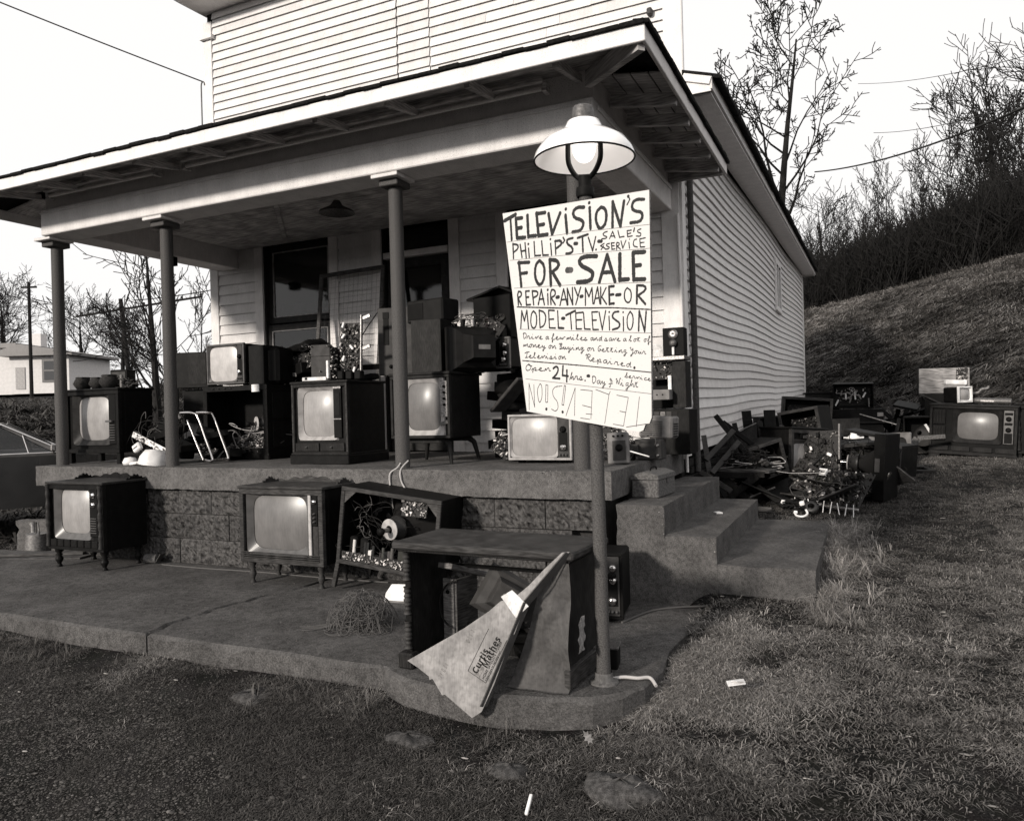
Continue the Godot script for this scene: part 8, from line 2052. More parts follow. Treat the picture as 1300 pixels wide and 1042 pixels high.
	t = thing("pale_strip", "thin pale metal strip sloping across the wide black cabinet", "strip", Vector3(1.62, gy(1.6, -5.9) + 0.5, -5.9))
	m = MB.new(); m.bar(Vector3(-0.12, 0.06, 0), Vector3(0.3, -0.08, 0.1), 0.02, 0.01); put("strip", m, "metal", t)
	boxp("tab", t, Vector3(0.12, 0.05, 0.02), Vector3(0.07, 0.05, 0.02), "plastic_pale", 0.006)

# ---------------------------------------------------------------- bare trees
func grow(mt: MB, mc: MB, p: Vector3, d: Vector3, L: float, r: float, lvl: int, o: Dictionary):
	var n: int = 7 if lvl == 0 else (5 if lvl == 1 else 3)
	var pts := [p]; var rad := [r]
	var q := p; var dd := d
	var taper: float = o.get("taper", 0.07) if lvl == 0 else 0.25
	for k in n:
		var wob: float = o.wob * (0.12 if lvl == 0 else 1.0)
		dd = (dd + Vector3(R(-1, 1), R(-1, 1), R(-1, 1)) * wob + Vector3.UP * o.up * (0.0 if lvl == 0 else 1.0)).normalized()
		q += dd * L / n
		pts.append(q); rad.append(maxf(r * lerpf(1.0, taper, float(k + 1) / n), o.rmin))
	var m: MB = mt if lvl < 2 else mc
	m.tube(pts, rad, 8 if lvl == 0 else (5 if lvl == 1 else 3), false)
	if lvl >= o.kids.size(): return
	var kids: int = o.kids[lvl]
	var st: float = o.start[lvl]
	for k in kids:
		var t := lerpf(st, 0.98, (k + R(0.1, 0.9)) / kids)
		var fi := t * n
		var i0 := mini(int(fi), n - 1)
		var bp: Vector3 = pts[i0].lerp(pts[i0 + 1], fi - i0)
		var bd: Vector3 = (pts[i0 + 1] - pts[i0]).normalized()
		var side := bd.cross(Vector3(R(-1, 1), R(-1, 1), R(-1, 1))).normalized()
		var a := deg_to_rad(R(o.amin, o.amax))
		var cd := (bd * cos(a) + side * sin(a)).normalized()
		var cl: float = L * R(o.lmin, o.lmax) * (1.15 - 0.55 * t if lvl == 0 else 1.0)
		grow(mt, mc, bp, cd, cl, maxf(r * lerpf(1.0, taper, t) * (R(o.get("cmin", 0.24), o.get("cmax", 0.42)) if lvl == 0 else R(0.45, 0.65)), o.rmin), lvl + 1, o)

func tree_mesh(o: Dictionary, sd: int) -> Array:
	var keep := rng.state
	rng.seed = sd
	var mt := MB.new(); var mc := MB.new()
	grow(mt, mc, Vector3(0, -0.3, 0), Vector3(o.get("lx", 0.0), 1, 0).normalized(), o.h, o.r, 0, o)
	rng.state = keep
	return [mt.mesh(), mc.mesh()]

func plant_tree(called: String, label: String, ms: Array, at: Vector3, turn: float, sc: float, bark: String, group := "") -> Node3D:
	var t := thing(called, label, "tree", at, turn, group)
	var a := put("trunk", ms[0], bark, t); var b := put("crown", ms[1], bark, t)
	a.scale = Vector3.ONE * sc; b.scale = Vector3.ONE * sc
	return t

func trees():
	var big := {"h": 13.0, "r": 0.26, "taper": 0.14, "kids": [18, 6, 4, 3], "start": [0.22, 0.3, 0.25, 0.2], "wob": 0.26, "up": 0.1, "amin": 36, "amax": 66, "lmin": 0.28, "lmax": 0.48, "rmin": 0.02, "cmin": 0.34, "cmax": 0.5}
	plant_tree("bare_tree", "tall leafless tree rising behind the house roof", tree_mesh(big, 21), Vector3(-2.25, gy(-2.25, -35), -35.0), 0, 1.1, "bark")
	var rt := {"h": 6.6, "r": 0.22, "kids": [11, 6, 4, 3], "start": [0.2, 0.2, 0.1, 0.1], "wob": 0.2, "up": 0.14, "amin": 28, "amax": 55, "lmin": 0.45, "lmax": 0.66, "rmin": 0.015}
	var rm := tree_mesh(rt, 33)
	plant_tree("bare_tree", "broad leafless tree on the hill crest above the large console", rm, Vector3(6.9, gy(6.9, -34), -34.0), 30, 1.08, "bark")
	plant_tree("bare_tree", "leafless tree at the wood's end beyond the broad one", tree_mesh(rt, 35), Vector3(9.2, gy(9.2, -32), -32.0), 80, 1.0, "bark")
	plant_tree("bare_tree", "smaller leafless tree just past the house's far corner", tree_mesh({"h": 5.5, "r": 0.1, "kids": [12, 7, 5], "start": [0.1, 0.1, 0.1], "wob": 0.22, "up": 0.1, "amin": 30, "amax": 60, "lmin": 0.4, "lmax": 0.6, "rmin": 0.012}, 36), Vector3(0.0, gy(0.0, -33), -33.0), 80, 1.0, "bark")
	# saplings of the wood
	var sv := []
	for k in 6:
		sv.append(tree_mesh({"h": 4.6 + 0.3 * k, "r": 0.05, "kids": [16, 6, 3], "start": [0.22, 0.15, 0.1], "wob": 0.2, "up": 0.14, "amin": 22, "amax": 55, "lmin": 0.22, "lmax": 0.42, "rmin": 0.009, "lx": R(-0.1, 0.1)}, 50 + k))
	for k in 90:
		var z := R(-27.2, -34.0)
		var x := R(-2.5, 11.0)
		plant_tree("sapling", "slender leafless sapling among the wood on the hill crest", sv[k % 6], Vector3(x, gy(x, z), z), R(0, 360), R(0.5, 0.85) + 0.03 * clampf(x, 0, 9), "bark", "saplings of the hilltop wood")
	# thicket below them
	var tv := MB.new()
	for k in 60:
		var a := R(0, TAU); var rr := R(0.0, 0.5)
		var p := Vector3(cos(a) * rr, 0, sin(a) * rr)
		var tip := p + Vector3(R(-0.7, 0.7), R(0.7, 1.7), R(-0.7, 0.7))
		tv.tube([p, p.lerp(tip, 0.5) + Vector3(R(-0.1, 0.1), 0, R(-0.1, 0.1)), tip], [0.014, 0.01, 0.006], 3, false)
		for j in 4:
			var bp := p.lerp(tip, R(0.3, 0.95))
			tv.tube([bp, bp + Vector3(R(-0.4, 0.4), R(0.0, 0.45), R(-0.4, 0.4))], [0.008, 0.005], 3, false)
	var mm := MultiMesh.new()
	mm.transform_format = MultiMesh.TRANSFORM_3D
	mm.mesh = tv.mesh()
	mm.instance_count = 2300
	for k in 2300:
		var z := R(-26.8, -46.0); var x := R(-6.0, 22.0)
		var s := R(0.7, 1.3) * (1.0 + 0.05 * clampf(x, 0, 8))
		mm.set_instance_transform(k, Transform3D(Basis(Vector3.UP, R(0, TAU)).scaled(Vector3(s, s * R(0.9, 1.4), s)), Vector3(x, gy(x, z) - 0.05, z)))
	var mi := MultiMeshInstance3D.new()
	mi.name = "thicket"; mi.multimesh = mm; mi.material_override = M.bark
	add_child(mi)
	tag(mi, "dense dark leafless thicket covering the hill crest", "thicket", "", "stuff")
	# left: spreading tree seen through the porch, others far off
	var lt := {"h": 6.0, "r": 0.12, "kids": [12, 6, 4], "start": [0.22, 0.2, 0.2], "wob": 0.17, "up": 0.07, "amin": 28, "amax": 58, "lmin": 0.3, "lmax": 0.5, "rmin": 0.009, "lx": -0.08}
	plant_tree("bare_tree", "spreading leafless tree seen through the porch behind the left console", tree_mesh(lt, 71), Vector3(-11.9, gy(-11.9, -6.6), -6.6), 0, 1.0, "bark")
	plant_tree("bare_tree", "thin leafless tree beside the spreading one behind the porch", tree_mesh({"h": 4.2, "r": 0.06, "kids": [12, 6, 3], "start": [0.2, 0.2, 0.2], "wob": 0.17, "up": 0.1, "amin": 25, "amax": 50, "lmin": 0.35, "lmax": 0.55, "rmin": 0.009}, 72), Vector3(-12.4, gy(-12.4, -7.4), -7.4), 0, 1.0, "bark")
	plant_tree("bare_tree", "small leafless tree on the bank near the porch's house corner", sv[2], Vector3(-16.6, gy(-16.6, -12.0), -12.0), 0, 0.7, "bark")
	var ft := {"h": 7.0, "r": 0.3, "kids": [11, 7, 4, 3], "start": [0.2, 0.1, 0.1, 0.1], "wob": 0.16, "up": 0.1, "amin": 30, "amax": 60, "lmin": 0.45, "lmax": 0.62, "rmin": 0.014}
	var fm := [tree_mesh(ft, 81), tree_mesh(ft, 82)]
	var fp := [[-60.0, -33.0, 1.1], [-55.0, -36.0, 0.95], [-51.0, -36.5, 0.85], [-70.0, -38.0, 1.2], [-64.0, -30.0, 1.15], [-58.0, -42.0, 0.9]]
	for k in 6:
		plant_tree("far_tree", "leafless tree far off behind the low white house", fm[k % 2], Vector3(fp[k][0], gy(fp[k][0], fp[k][1]), fp[k][1]), k * 67.0, fp[k][2], "bark", "far trees behind the low white house")

# ---------------------------------------------------------------- grass, gravel, litter
func tuft(blades: int, h: float, spread: float, lay: float, w: float) -> ArrayMesh:
	var m := MB.new()
	for k in blades:
		var a := R(0, TAU)
		var p := Vector3(cos(a), 0, sin(a)) * R(0, spread)
		var d := Vector3(cos(a + R(-1, 1)), 0, sin(a + R(-1, 1)))
		var s := d.cross(Vector3.UP) * w
		var hh := h * R(0.5, 1.1)
		var p1 := p + d * lay * hh * 0.35 + Vector3(0, hh * 0.6, 0)
		var p2 := p + d * lay * hh * R(0.8, 1.3) + Vector3(0, hh * R(0.6, 1.0) * (1.0 - lay * 0.35), 0)
		var L := R(0.7, 1.15)
		m.col = Color(L, L, L)
		m.quad(p - s, p + s, p1 + s * 0.8, p1 - s * 0.8)
		m.tri(p1 - s * 0.8, p1 + s * 0.8, p2)
	return m.mesh()

func scatter(called: String, label: String, category: String, mesh: Mesh, mat: String, n: int, f: Callable):
	# f() -> [Transform3D, Color] or null
	var xs := []; var cs := []
	for k in n:
		var r = f.call()
		if r == null: continue
		xs.append(r[0]); cs.append(r[1])
	var mm := MultiMesh.new()
	mm.transform_format = MultiMesh.TRANSFORM_3D
	mm.use_colors = true
	mm.mesh = mesh
	mm.instance_count = xs.size()
	for k in xs.size():
		mm.set_instance_transform(k, xs[k]); mm.set_instance_color(k, cs[k])
	var mi := MultiMeshInstance3D.new()
	mi.name = numbered(called); mi.multimesh = mm; mi.material_override = M[mat]
	add_child(mi)
	tag(mi, label, category, "", "stuff")

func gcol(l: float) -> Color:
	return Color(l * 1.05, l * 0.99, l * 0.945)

func on_stone(x: float, z: float) -> bool:
	if z < 1.68 and z > -2.4 and x < 0.6 and x > -8.6 and z > -0.4: return true
	if x < 0.03 and z < 0.0 and x > -7.0: return true
	if x < 1.29 and x > -0.1 and z > -2.18 and z < -0.03: return true
	if z < 1.83 and x > -0.66 and x < 0.45 and z > 0: return true
	return false

func vegetation():
	var t_short := tuft(14, 0.024, 0.05, 1.7, 0.0016)
	var t_mat := tuft(20, 0.026, 0.075, 2.0, 0.0014)
	var t_long := tuft(16, 0.17, 0.05, 1.2, 0.002)
	var t_hill := tuft(18, 0.16, 0.22, 2.4, 0.009)
	var place := func(x: float, z: float, s: float, l: float):
		return [Transform3D(Basis(Vector3.UP, R(0, TAU)).rotated(Vector3.RIGHT, R(-0.25, 0.25)).scaled(Vector3.ONE * s), Vector3(x, gy(x, z) + fn.get_noise_2d(x * 14.0, z * 14.0) * 0.022 + fn.get_noise_2d(x * 3.0 + 70.0, z * 3.0) * 0.03 - 0.006, z)), gcol(l)]
	var yard := func():
		var x := R(0.1, 7.5); var z := 3.9 - pow(rng.randf(), 0.8) * 13.0
		if on_stone(x, z): return null
		var q := fn.get_noise_2d(x * 11.0 + 300.0, z * 11.0)
		var q2 := fn.get_noise_2d(x * 3.5 + 500.0, z * 3.5)
		if z > 1.9 and x < 1.6 and rng.randf() < smoothstep(1.9, 2.5, z + q): return null
		if q < -0.2 and rng.randf() < 0.6: return null
		var l := 0.075 + 0.06 * clampf(q + 0.6 * q2 + 0.15, -0.3, 0.6)
		return place.call(x, z, R(0.7, 1.5), l * R(0.3, 2.0))
	scatter("yard_grass", "short matted dead grass over the side yard", "grass", t_short, "straw", 80000, yard)
	var pale := func():
		var x := 0.8 + R(-1, 1) * R(0, 1) * R(0.5, 1.0); var z := 1.1 + R(-1, 1) * R(0, 1) * R(0.6, 1.2)
		if (on_stone(x, z) and x < 0.5) or x < 0.46: return null
		if fn.get_noise_2d(x * 40.0, z * 40.0 + 77.0) < R(-0.3, 0.35): return null
		return place.call(x, z, R(0.6, 1.4), R(0.06, 0.32))
	scatter("dry_grass", "pale matted dry grass mounded beside the lamp post", "grass", t_mat, "straw", 7500, pale)
	var patch := func():
		var x := R(1.2, 6.0); var z := R(-1.5, 3.2)
		var q := fn.get_noise_2d(x * 12.0 + 900.0, z * 12.0)
		if q < 0.1: return null
		return place.call(x, z, R(0.5, 1.2), R(0.08, 0.3))
	scatter("dry_grass", "scattered pale dry grass patches across the yard", "grass", t_mat, "straw", 14000, patch)
	var stepg := func():
		var x := R(1.27, 1.75); var z := R(-2.1, 0.35)
		if x > 1.28 + 0.5 * rng.randf() * rng.randf(): return null
		return place.call(x, z, R(0.35, 0.9), R(0.08, 0.36))
	scatter("dry_grass", "long pale dry grass flopped against the bottom step", "grass", t_long, "straw", 1300, stepg)
	var edge := func():
		var x := R(-7.5, 1.2); var z := 1.7 + absf(R(-1, 1) * R(0, 1)) * 0.9
		if on_stone(x, z): return null
		var q := fn.get_noise_2d(x * 16.0, z * 16.0 + 200.0)
		if q < -0.1: return null
		return place.call(x, z, R(0.5, 1.2), R(0.015, 0.12) * (2.2 if q > 0.2 else 1.0))
	scatter("edge_grass", "dark tangled grass along the front edge of the pavement", "grass", t_mat, "straw", 5200, edge)
	var edge2 := func():
		var x := R(-6.0, 0.95); var z := 1.72 + R(0, 0.28)
		if on_stone(x, z): return null
		if fn.get_noise_2d(x * 20.0 + 40.0, 5.0) < 0.02: return null
		return place.call(x, z, R(0.3, 0.7), R(0.03, 0.14))
	scatter("edge_grass", "taller grass clumps against the pavement face", "grass", t_long, "straw", 420, edge2)
	var front := func():
		var x := R(-4.5, 2.4); var z := R(1.8, 2.8)
		var q := fn.get_noise_2d(x * 9.0 + 50.0, z * 9.0 + 20.0)
		if q < 0.0 - 0.12: return null
		return place.call(x, z, R(0.5, 1.3), R(0.02, 0.08))
	scatter("front_grass", "thin dark weeds over the bare earth before the pavement", "grass", t_short, "straw", 16000, front)
	var hill := func():
		var x := R(-1.5, 16.0); var z := R(-9.0, -27.5)
		if x < 0.2 and z > -18.5: return null
		var q := fn.get_noise_2d(x * 6.0, z * 6.0)
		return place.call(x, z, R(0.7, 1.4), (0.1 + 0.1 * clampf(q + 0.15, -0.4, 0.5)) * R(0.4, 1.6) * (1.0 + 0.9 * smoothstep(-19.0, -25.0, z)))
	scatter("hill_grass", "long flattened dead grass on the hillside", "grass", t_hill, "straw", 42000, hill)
	var bank := func():
		var x := R(-30.0, -8.0); var z := R(-17.0, 1.0)
		return place.call(x, z, R(0.8, 1.6), R(0.03, 0.12))
	scatter("bank_grass", "rough dead grass on the bank across the lane", "grass", t_hill, "straw", 12000, bank)
	var leftg := func():
		var x := R(-9.0, -5.9); var z := R(-2.5, 1.6)
		if z > 0.15 and x > -8.6: return null
		return place.call(x, z, R(0.6, 1.2), R(0.05, 0.16))
	scatter("lane_grass", "weeds at the pavement's end round the watering can", "grass", t_mat, "straw", 2500, leftg)
	# gravel
	var g := MB.new()
	g.lathe([Vector2(0.0005, -0.5), Vector2(0.7, -0.3), Vector2(1.0, 0.05), Vector2(0.6, 0.45), Vector2(0.0005, 0.55)], 6)
	var grav := func():
		var x := R(-4.6, 1.9); var z := R(1.85, 3.2)
		if rng.randf() > smoothstep(1.9, 2.35, z + fn.get_noise_2d(x * 6.0, z * 6.0) * 0.5 - 0.08 * x) + 0.08: return null
		var s := R(0.0022, 0.0062) * (2.2 if rng.randf() < 0.05 else 1.0)
		var r: Array = place.call(x, z, 1.0, 1.0)
		r[0].basis = Basis.from_euler(Vector3(R(0, 0.5), R(0, TAU), R(0, 0.5))).scaled(Vector3(s, s * 0.6, s * R(0.7, 1.2)))
		r[0].origin.y += 0.006 + s * 0.2
		r[1] = gcol(R(0.012, 0.075) * (1.9 if rng.randf() < 0.05 else 1.0))
		return r
	scatter("gravel", "fine dark gravel at the road edge", "gravel", g.mesh(), "straw", 110000, grav)
	var clod := func():
		var x := R(-5.0, 5.5); var z := 3.2 - pow(rng.randf(), 0.7) * 6.0
		if on_stone(x, z) or (x < 0.6 and z < 1.68): return null
		var s := R(0.002, 0.008) * (1.8 if rng.randf() < 0.04 else 1.0)
		var r: Array = place.call(x, z, 1.0, 1.0)
		r[0].basis = Basis.from_euler(Vector3(R(0, 0.5), R(0, TAU), R(0, 0.5))).scaled(Vector3(s, s * 0.7, s * R(0.7, 1.2)))
		r[0].origin.y += 0.006 + s * 0.1
		r[1] = gcol(R(0.015, 0.06) * (2.2 if rng.randf() < 0.1 else 1.0))
		return r
	scatter("soil_crumbs", "dark clods and small stones over the bare earth", "soil", g.mesh(), "straw", 60000, clod)
	var litter := func():
		var x := R(-5.0, 5.0); var z := R(-3.0, 4.0)
		if on_stone(x, z): return null
		var r: Array = place.call(x, z, 1.0, 1.0)
		r[0].basis = Basis.from_euler(Vector3(R(-0.4, 0.4), R(0, TAU), R(-0.4, 0.4))).scaled(Vector3(R(0.008, 0.03), 0.003, R(0.003, 0.012)))
		r[0].origin.y += 0.012
		r[1] = gcol(R(0.1, 0.4))
		return r
	scatter("litter", "pale leaf and twig scraps strewn over earth and grass", "litter", g.mesh(), "straw", 300, litter)
	var crumbs := func():
		var x := R(-5.6, 0.5); var z := R(0.0, 1.65)
		var r := [Transform3D(Basis.from_euler(Vector3(0, R(0, TAU), 0)).scaled(Vector3(R(0.002, 0.008), 0.003, R(0.002, 0.006))), Vector3(x, 0.002, z)), gcol(R(0.02, 0.14))]
		return r
	scatter("crumbs", "grit and crumbs on the concrete pavement", "grit", g.mesh(), "straw", 500, crumbs)
	# half-buried stones
	var sp := [[-0.35, 2.03, 0.13, "flat stone half buried below the carton panel's tip"], [0.19, 2.1, 0.1, "rough stone half buried in front of the lamp post"], [0.667, 2.1, 0.17, "long pale stone half buried near the road gravel"], [-1.37, 1.9, 0.14, "stone slab tilted against the pavement's broken edge"], [-2.4, 1.87, 0.09, "small pale stone in the grass before the brown console"], [0.78, 1.86, 0.05, "little stone in the grass below the lamp post"]]
	for s in sp:
		var m := MB.new()
		var sd: float = s[0] * 37.0
		var a: float = s[2]
		m.sheet(14, 10, func(u, v):
			var th: float = u * TAU; var ph: float = (v - 0.5) * PI
			var k := 1.0 + 0.5 * fn.get_noise_3d(cos(th) * 14.0 + sd, ph * 9.0, sin(th) * 14.0)
			return Vector3(cos(th) * cos(ph) * a * k, sin(ph) * a * 0.32 * k, -sin(th) * cos(ph) * a * 0.7 * k))
		var o := put("half_buried_stone", m, "stone")
		o.position = Vector3(s[0], gy(s[0], s[1]) - 0.012, s[1])
		tag(o, s[3], "stone", "half-buried stones")
	var st := MB.new(); st.box(Vector3.ZERO, Vector3(0.012, 0.012, 0.09), rot(20, 10), 0.002)
	var so := put("white_stick", st, "white"); so.position = Vector3(0.377, gy(0.377, 2.33) + 0.03, 2.33)
	tag(so, "short white stick poking from the gravel", "stick")
	var lf := MB.new()
	lf.prism(PackedVector2Array([Vector2(0, -0.05), Vector2(0.008, -0.03), Vector2(0.026, -0.032), Vector2(0.014, -0.012), Vector2(0.034, 0.002), Vector2(0.015, 0.014), Vector2(0.026, 0.034), Vector2(0.008, 0.03), Vector2(0, 0.06), Vector2(-0.01, 0.03), Vector2(-0.024, 0.03), Vector2(-0.014, 0.012), Vector2(-0.036, 0.0), Vector2(-0.016, -0.014), Vector2(-0.028, -0.034), Vector2(-0.008, -0.028)]), 0.002, Transform3D(rot(-55, 20), Vector3.ZERO))
	var lo := put("oak_leaf", lf, "board_pale"); lo.scale = Vector3.ONE * 0.62; lo.rotation = Vector3(0.5, 0.7, 0.4); lo.position = Vector3(0.46, gy(0.46, 1.88) + 0.06, 1.88)
	tag(lo, "dry lobed leaf on the grass below the lamp post", "leaf")
	var pp := MB.new(); pp.box(Vector3.ZERO, Vector3(0.08, 0.004, 0.05), rot(6, 20, 8), 0.001); pp.box(Vector3(0.01, 0.008, 0), Vector3(0.05, 0.004, 0.04), rot(-12, 50, -9), 0.001)
	var po := put("paper_scrap", pp, "paper"); po.position = Vector3(1.0, gy(1.0, 1.38) + 0.1, 1.38)
	tag(po, "crumpled scrap of paper on the dry grass right of the lamp post", "scrap")

# ---------------------------------------------------------------- across the lane
func distance():
	# low white house on the bank
	var t := thing("low_house", "low white clapboard house with dark windows on the bank across the lane", "house", Vector3(-50.5, 3.4, -28.2), 24.8)
	boxp("wall", t, Vector3(-3.4, 1.3, 0), Vector3(9.4, 3.0, 5.0), "siding_b", 0.0)
	boxp("roof", t, Vector3(-3.4, 2.95, 0.1), Vector3(10.0, 0.3, 5.6), "far_roof", 0.0)
	boxp("wing_wall", t, Vector3(3.2, 1.0, 0.6), Vector3(3.8, 2.4, 5.0), "siding_b", 0.0)
	var rm := MB.new(); rm.prism(PackedVector2Array([Vector2(-2.3, 0), Vector2(2.4, 0), Vector2(2.4, 0.15), Vector2(-1.0, 0.75), Vector2(-2.3, 0.35)]), 5.8, Transform3D(Basis(), Vector3(3.2, 2.2, 3.6)))
	put("wing_roof", rm, "far_roof", t)
	boxp("chimney", t, Vector3(1.0, 3.5, -0.5), Vector3(0.7, 1.0, 0.7), "siding_b", 0.0)
	for d in [[-1.15, 1.1, 0.75, 1.6, 2.52], [4.0, 1.25, 0.9, 1.2, 3.12], [-4.5, 1.1, 0.75, 1.6, 2.52]]:
		var w := boxp("window", t, Vector3(d[0], d[1], d[4]), Vector3(d[2] + 0.3, d[3] + 0.3, 0.06), "bezel", 0.0)
		boxp("pane", w, Vector3(0, 0, 0.04), Vector3(d[2], d[3], 0.03), "glass_tube", 0.0)
		boxp("meeting_rail", w, Vector3(0, 0, 0.06), Vector3(d[2], 0.1, 0.03), "bezel", 0.0)
	boxp("door", t, Vector3(2.0, 0.8, 3.12), Vector3(0.6, 1.4, 0.05), "bezel_pale", 0.0)
	# car
	t = thing("parked_car", "dark old saloon car with pale roof parked past the porch's end", "car", Vector3(-8.64, -0.02, -1.22), 56)
	var body := MB.new()
	var prof2 := PackedVector2Array([Vector2(-2.3, 0.3), Vector2(2.35, 0.3), Vector2(2.4, 0.6), Vector2(2.3, 0.82), Vector2(0.95, 0.92), Vector2(-1.5, 0.92), Vector2(-2.3, 0.85)])
	body.prism(prof2, 1.75, Transform3D(Basis(), Vector3(0, 0, 0.875)))
	put("body", body, "car_paint", t)
	var belt := MB.new(); belt.box(Vector3(-0.1, 0.9, 0), Vector3(4.2, 0.1, 1.72), Basis(), 0.03); put("belt_panel", belt, "plastic_grey", t)
	var cab := MB.new()
	cab.prism(PackedVector2Array([Vector2(-1.55, 1.3), Vector2(0.1, 1.3), Vector2(0.02, 1.345), Vector2(-0.25, 1.37), Vector2(-1.1, 1.37), Vector2(-1.45, 1.34)]), 1.4, Transform3D(Basis(), Vector3(0, 0, 0.7)))
	put("roof", cab, "car_top", t)
	for s in [-1.0, 1.0]:
		for d in [[0.08, 1.32, 0.75, 0.92], [-0.75, 1.3, -0.72, 0.92], [-1.55, 1.3, -1.9, 0.92]]:
			var pm := MB.new(); pm.bar(Vector3(d[0], d[1], s * 0.68), Vector3(d[2], d[3], s * 0.78), 0.06, 0.05, Vector3(0, 0, 1)); put("pillar", pm, "car_top", t)
		var gm := MB.new()
		gm.quad(Vector3(-0.7, 0.95, s * 0.765), Vector3(0.75, 0.95, s * 0.765), Vector3(0.06, 1.3, s * 0.68), Vector3(-0.73, 1.3, s * 0.68))
		put("side_window", gm, "pane", t)
		for x in [-1.45, 1.5]:
			var wm := MB.new(); wm.lathe([Vector2(0.18, -0.09), Vector2(0.31, -0.09), Vector2(0.33, -0.05), Vector2(0.33, 0.05), Vector2(0.31, 0.09), Vector2(0.18, 0.09)], 24, Transform3D(rot(90), Vector3(x, 0.33, s * 0.82)))
			var wh := put("wheel", wm, "tyre", t)
			var rimm := MB.new(); rimm.lathe([Vector2(0.19, -0.05), Vector2(0.19, 0.06), Vector2(0.001, 0.075)], 18, Transform3D(rot(90), Vector3(x, 0.33, s * 0.82))); put("rim", rimm, "metal_dull", wh)
	var ws := MB.new(); ws.quad(Vector3(0.78, 0.95, 0.7), Vector3(0.78, 0.95, -0.7), Vector3(0.1, 1.3, -0.62), Vector3(0.1, 1.3, 0.62)); put("windscreen", ws, "pane", t)
	for s2 in [-1.0, 1.0]:
		var tm := MB.new()
		tm.tube([Vector3(-1.6, 1.315, s2 * 0.715), Vector3(0.08, 1.315, s2 * 0.715), Vector3(0.76, 0.95, s2 * 0.8)], 0.014, 6)
		tm.tube([Vector3(-1.8, 0.955, s2 * 0.8), Vector3(0.76, 0.955, s2 * 0.8)], 0.012, 6)
		tm.tube([Vector3(0.36, 0.955, s2 * 0.795), Vector3(0.3, 1.18, s2 * 0.74)], 0.012, 6)
		put("window_trim", tm, "chrome", t)
		boxp("door_handle", t, Vector3(-0.55, 0.84, s2 * 0.885), Vector3(0.14, 0.025, 0.02), "chrome", 0.006)
	boxp("seat", t, Vector3(-0.4, 0.85, 0.3), Vector3(0.5, 0.5, 0.5), "black", 0.05)
	boxp("wing_mirror", t, Vector3(0.62, 1.02, 0.9), Vector3(0.06, 0.09, 0.14), "metal", 0.015)
	var mm2 := MB.new(); mm2.tube([Vector3(0.62, 0.93, 0.82), Vector3(0.62, 1.0, 0.88)], 0.012, 6); put("mirror_stalk", mm2, "metal", t)
	boxp("bonnet", t, Vector3(1.65, 0.9, 0), Vector3(1.3, 0.05, 1.6), "car_paint", 0.02)
	# utility poles
	t = thing("utility_pole", "leaning utility pole with long crossarm behind the porch", "utility pole", Vector3(-24.5, 1.5, -16.0), 24.8, "", Vector3(0, 0, 4.5))
	var m := MB.new(); m.tube([Vector3(0, -0.5, 0), Vector3(0, 4.6, 0)], [0.1, 0.075], 10); put("pole", m, "bark", t)
	boxp("crossarm", t, Vector3(0.75, 4.2, 0.12), Vector3(5.0, 0.075, 0.07), "bark", 0.01, rot(0, 0, 3))
	for k in 7: boxp("insulator", t, Vector3(-1.5 + k * 0.75 + (0.2 if k > 2 else 0.0), 4.3 + (k - 3) * 0.04, 0.12), Vector3(0.07, 0.1, 0.07), "bark", 0.02)
	t = thing("utility_pole", "slim far utility pole before the low white house", "utility pole", Vector3(-42.3, 3.0, -23.6), 24.8)
	m = MB.new(); m.tube([Vector3(0, -1, 0), Vector3(0, 6.5, 0)], [0.11, 0.08], 8); put("pole", m, "bark", t)
	boxp("crossarm", t, Vector3(0, 6.2, 0), Vector3(0.9, 0.1, 0.1), "bark", 0.0)
	# wires overhead
	var W := [[Vector3(-5.95, 5.57, ZW + 0.04), Vector3(-7.9, 6.42, -0.4), 0.008, 0.01, "service wire running from the house corner out over the lane"],
		[Vector3(-0.2, 11.53, -31.7), Vector3(6.34, 8.67, -17.1), 0.03, 0.4, "thick black cable crossing above the hill"],
		[Vector3(2.34, 15.3, -39.5), Vector3(6.8, 9.7, -20.6), 0.014, 0.3, "thin wire crossing just above the thick cable"],
		[Vector3(1.66, 17.9, -39.2), Vector3(7.0, 11.3, -21.6), 0.012, 0.3, "thin highest wire crossing the sky above the hill"],
		[Vector3(-24.3, 6.0, -16.0), Vector3(-16.0, 6.6, -16.5), 0.02, 0.2, "wire from the leaning utility pole toward the house"]]
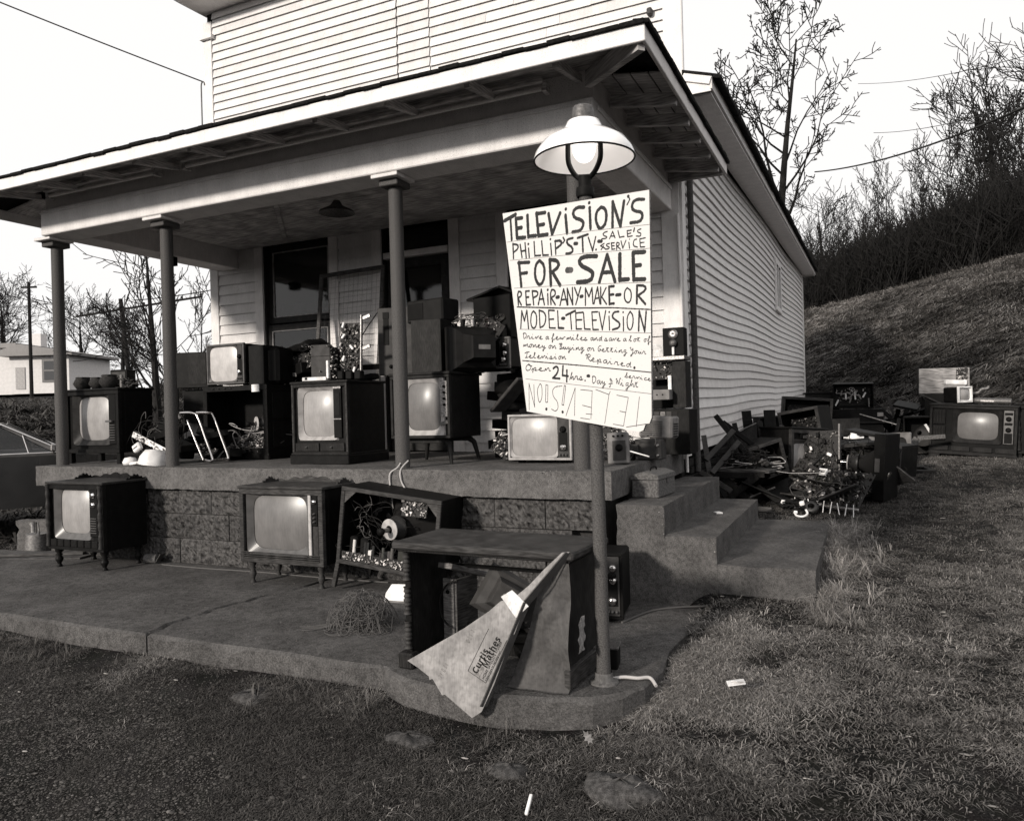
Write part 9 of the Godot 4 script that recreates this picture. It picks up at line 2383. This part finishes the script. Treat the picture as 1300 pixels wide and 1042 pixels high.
	for w in W:
		var pts := []
		for k in 25:
			var q := k / 24.0
			pts.append(w[0].lerp(w[1], q) - Vector3(0, w[3] * 4.0 * q * (1.0 - q), 0))
		m = MB.new(); m.tube(pts, w[2], 6)
		tag(put("overhead_wire", m, "wire_dark"), w[4], "wire")

func camera_and_sky():
	var cam := Camera3D.new()
	cam.name = "camera"
	cam.keep_aspect = Camera3D.KEEP_HEIGHT
	cam.fov = 56.46
	cam.near = 0.05; cam.far = 500.0
	add_child(cam)
	cam.position = Vector3(1.565, 1.305, 4.953)
	cam.rotation_order = EULER_ORDER_YXZ
	cam.rotation_degrees = Vector3(-0.024, 24.808, -1.574)
	cam.current = true
	var sky := ProceduralSkyMaterial.new()
	sky.sky_top_color = Color(1.0, 0.993, 0.988)
	sky.sky_horizon_color = Color(1.0, 0.993, 0.988)
	sky.ground_horizon_color = Color(0.16, 0.15, 0.15)
	sky.ground_bottom_color = Color(0.16, 0.15, 0.15)
	sky.sun_angle_max = 0.0
	var s := Sky.new()
	s.sky_material = sky
	var env := Environment.new()
	env.background_mode = Environment.BG_SKY
	env.sky = s
	env.background_energy_multiplier = 0.93
	env.tonemap_mode = Environment.TONE_MAPPER_LINEAR
	env.tonemap_exposure = 1.09
	env.sdfgi_enabled = true; env.ssao_enabled = true; env.ssil_enabled = true
	var we := WorldEnvironment.new()
	we.name = "world_environment"
	we.environment = env
	add_child(we)
	var sun := DirectionalLight3D.new()
	sun.name = "sun"
	sun.light_energy = 1.25
	sun.light_color = Color(1.0, 0.97, 0.93)
	sun.light_angular_distance = 5.0
	sun.shadow_enabled = true
	add_child(sun)
	# hazy low sun from the front left
	var az := deg_to_rad(-18.0); var el := deg_to_rad(19.0)
	var d := Vector3(sin(az) * cos(el), sin(el), cos(az) * cos(el))
	sun.look_at_from_position(d * 50.0, Vector3.ZERO)

func _ready():
	rng.seed = 7
	fn.seed = 11; fn.frequency = 0.05; fn.fractal_octaves = 3
	camera_and_sky()
	make_textures()
	make_materials()
	ground()
	concrete_work()
	house()
	on_patio()
	lamp_and_sign()
	on_porch()
	in_yard()
	distance()
	trees()
	vegetation()
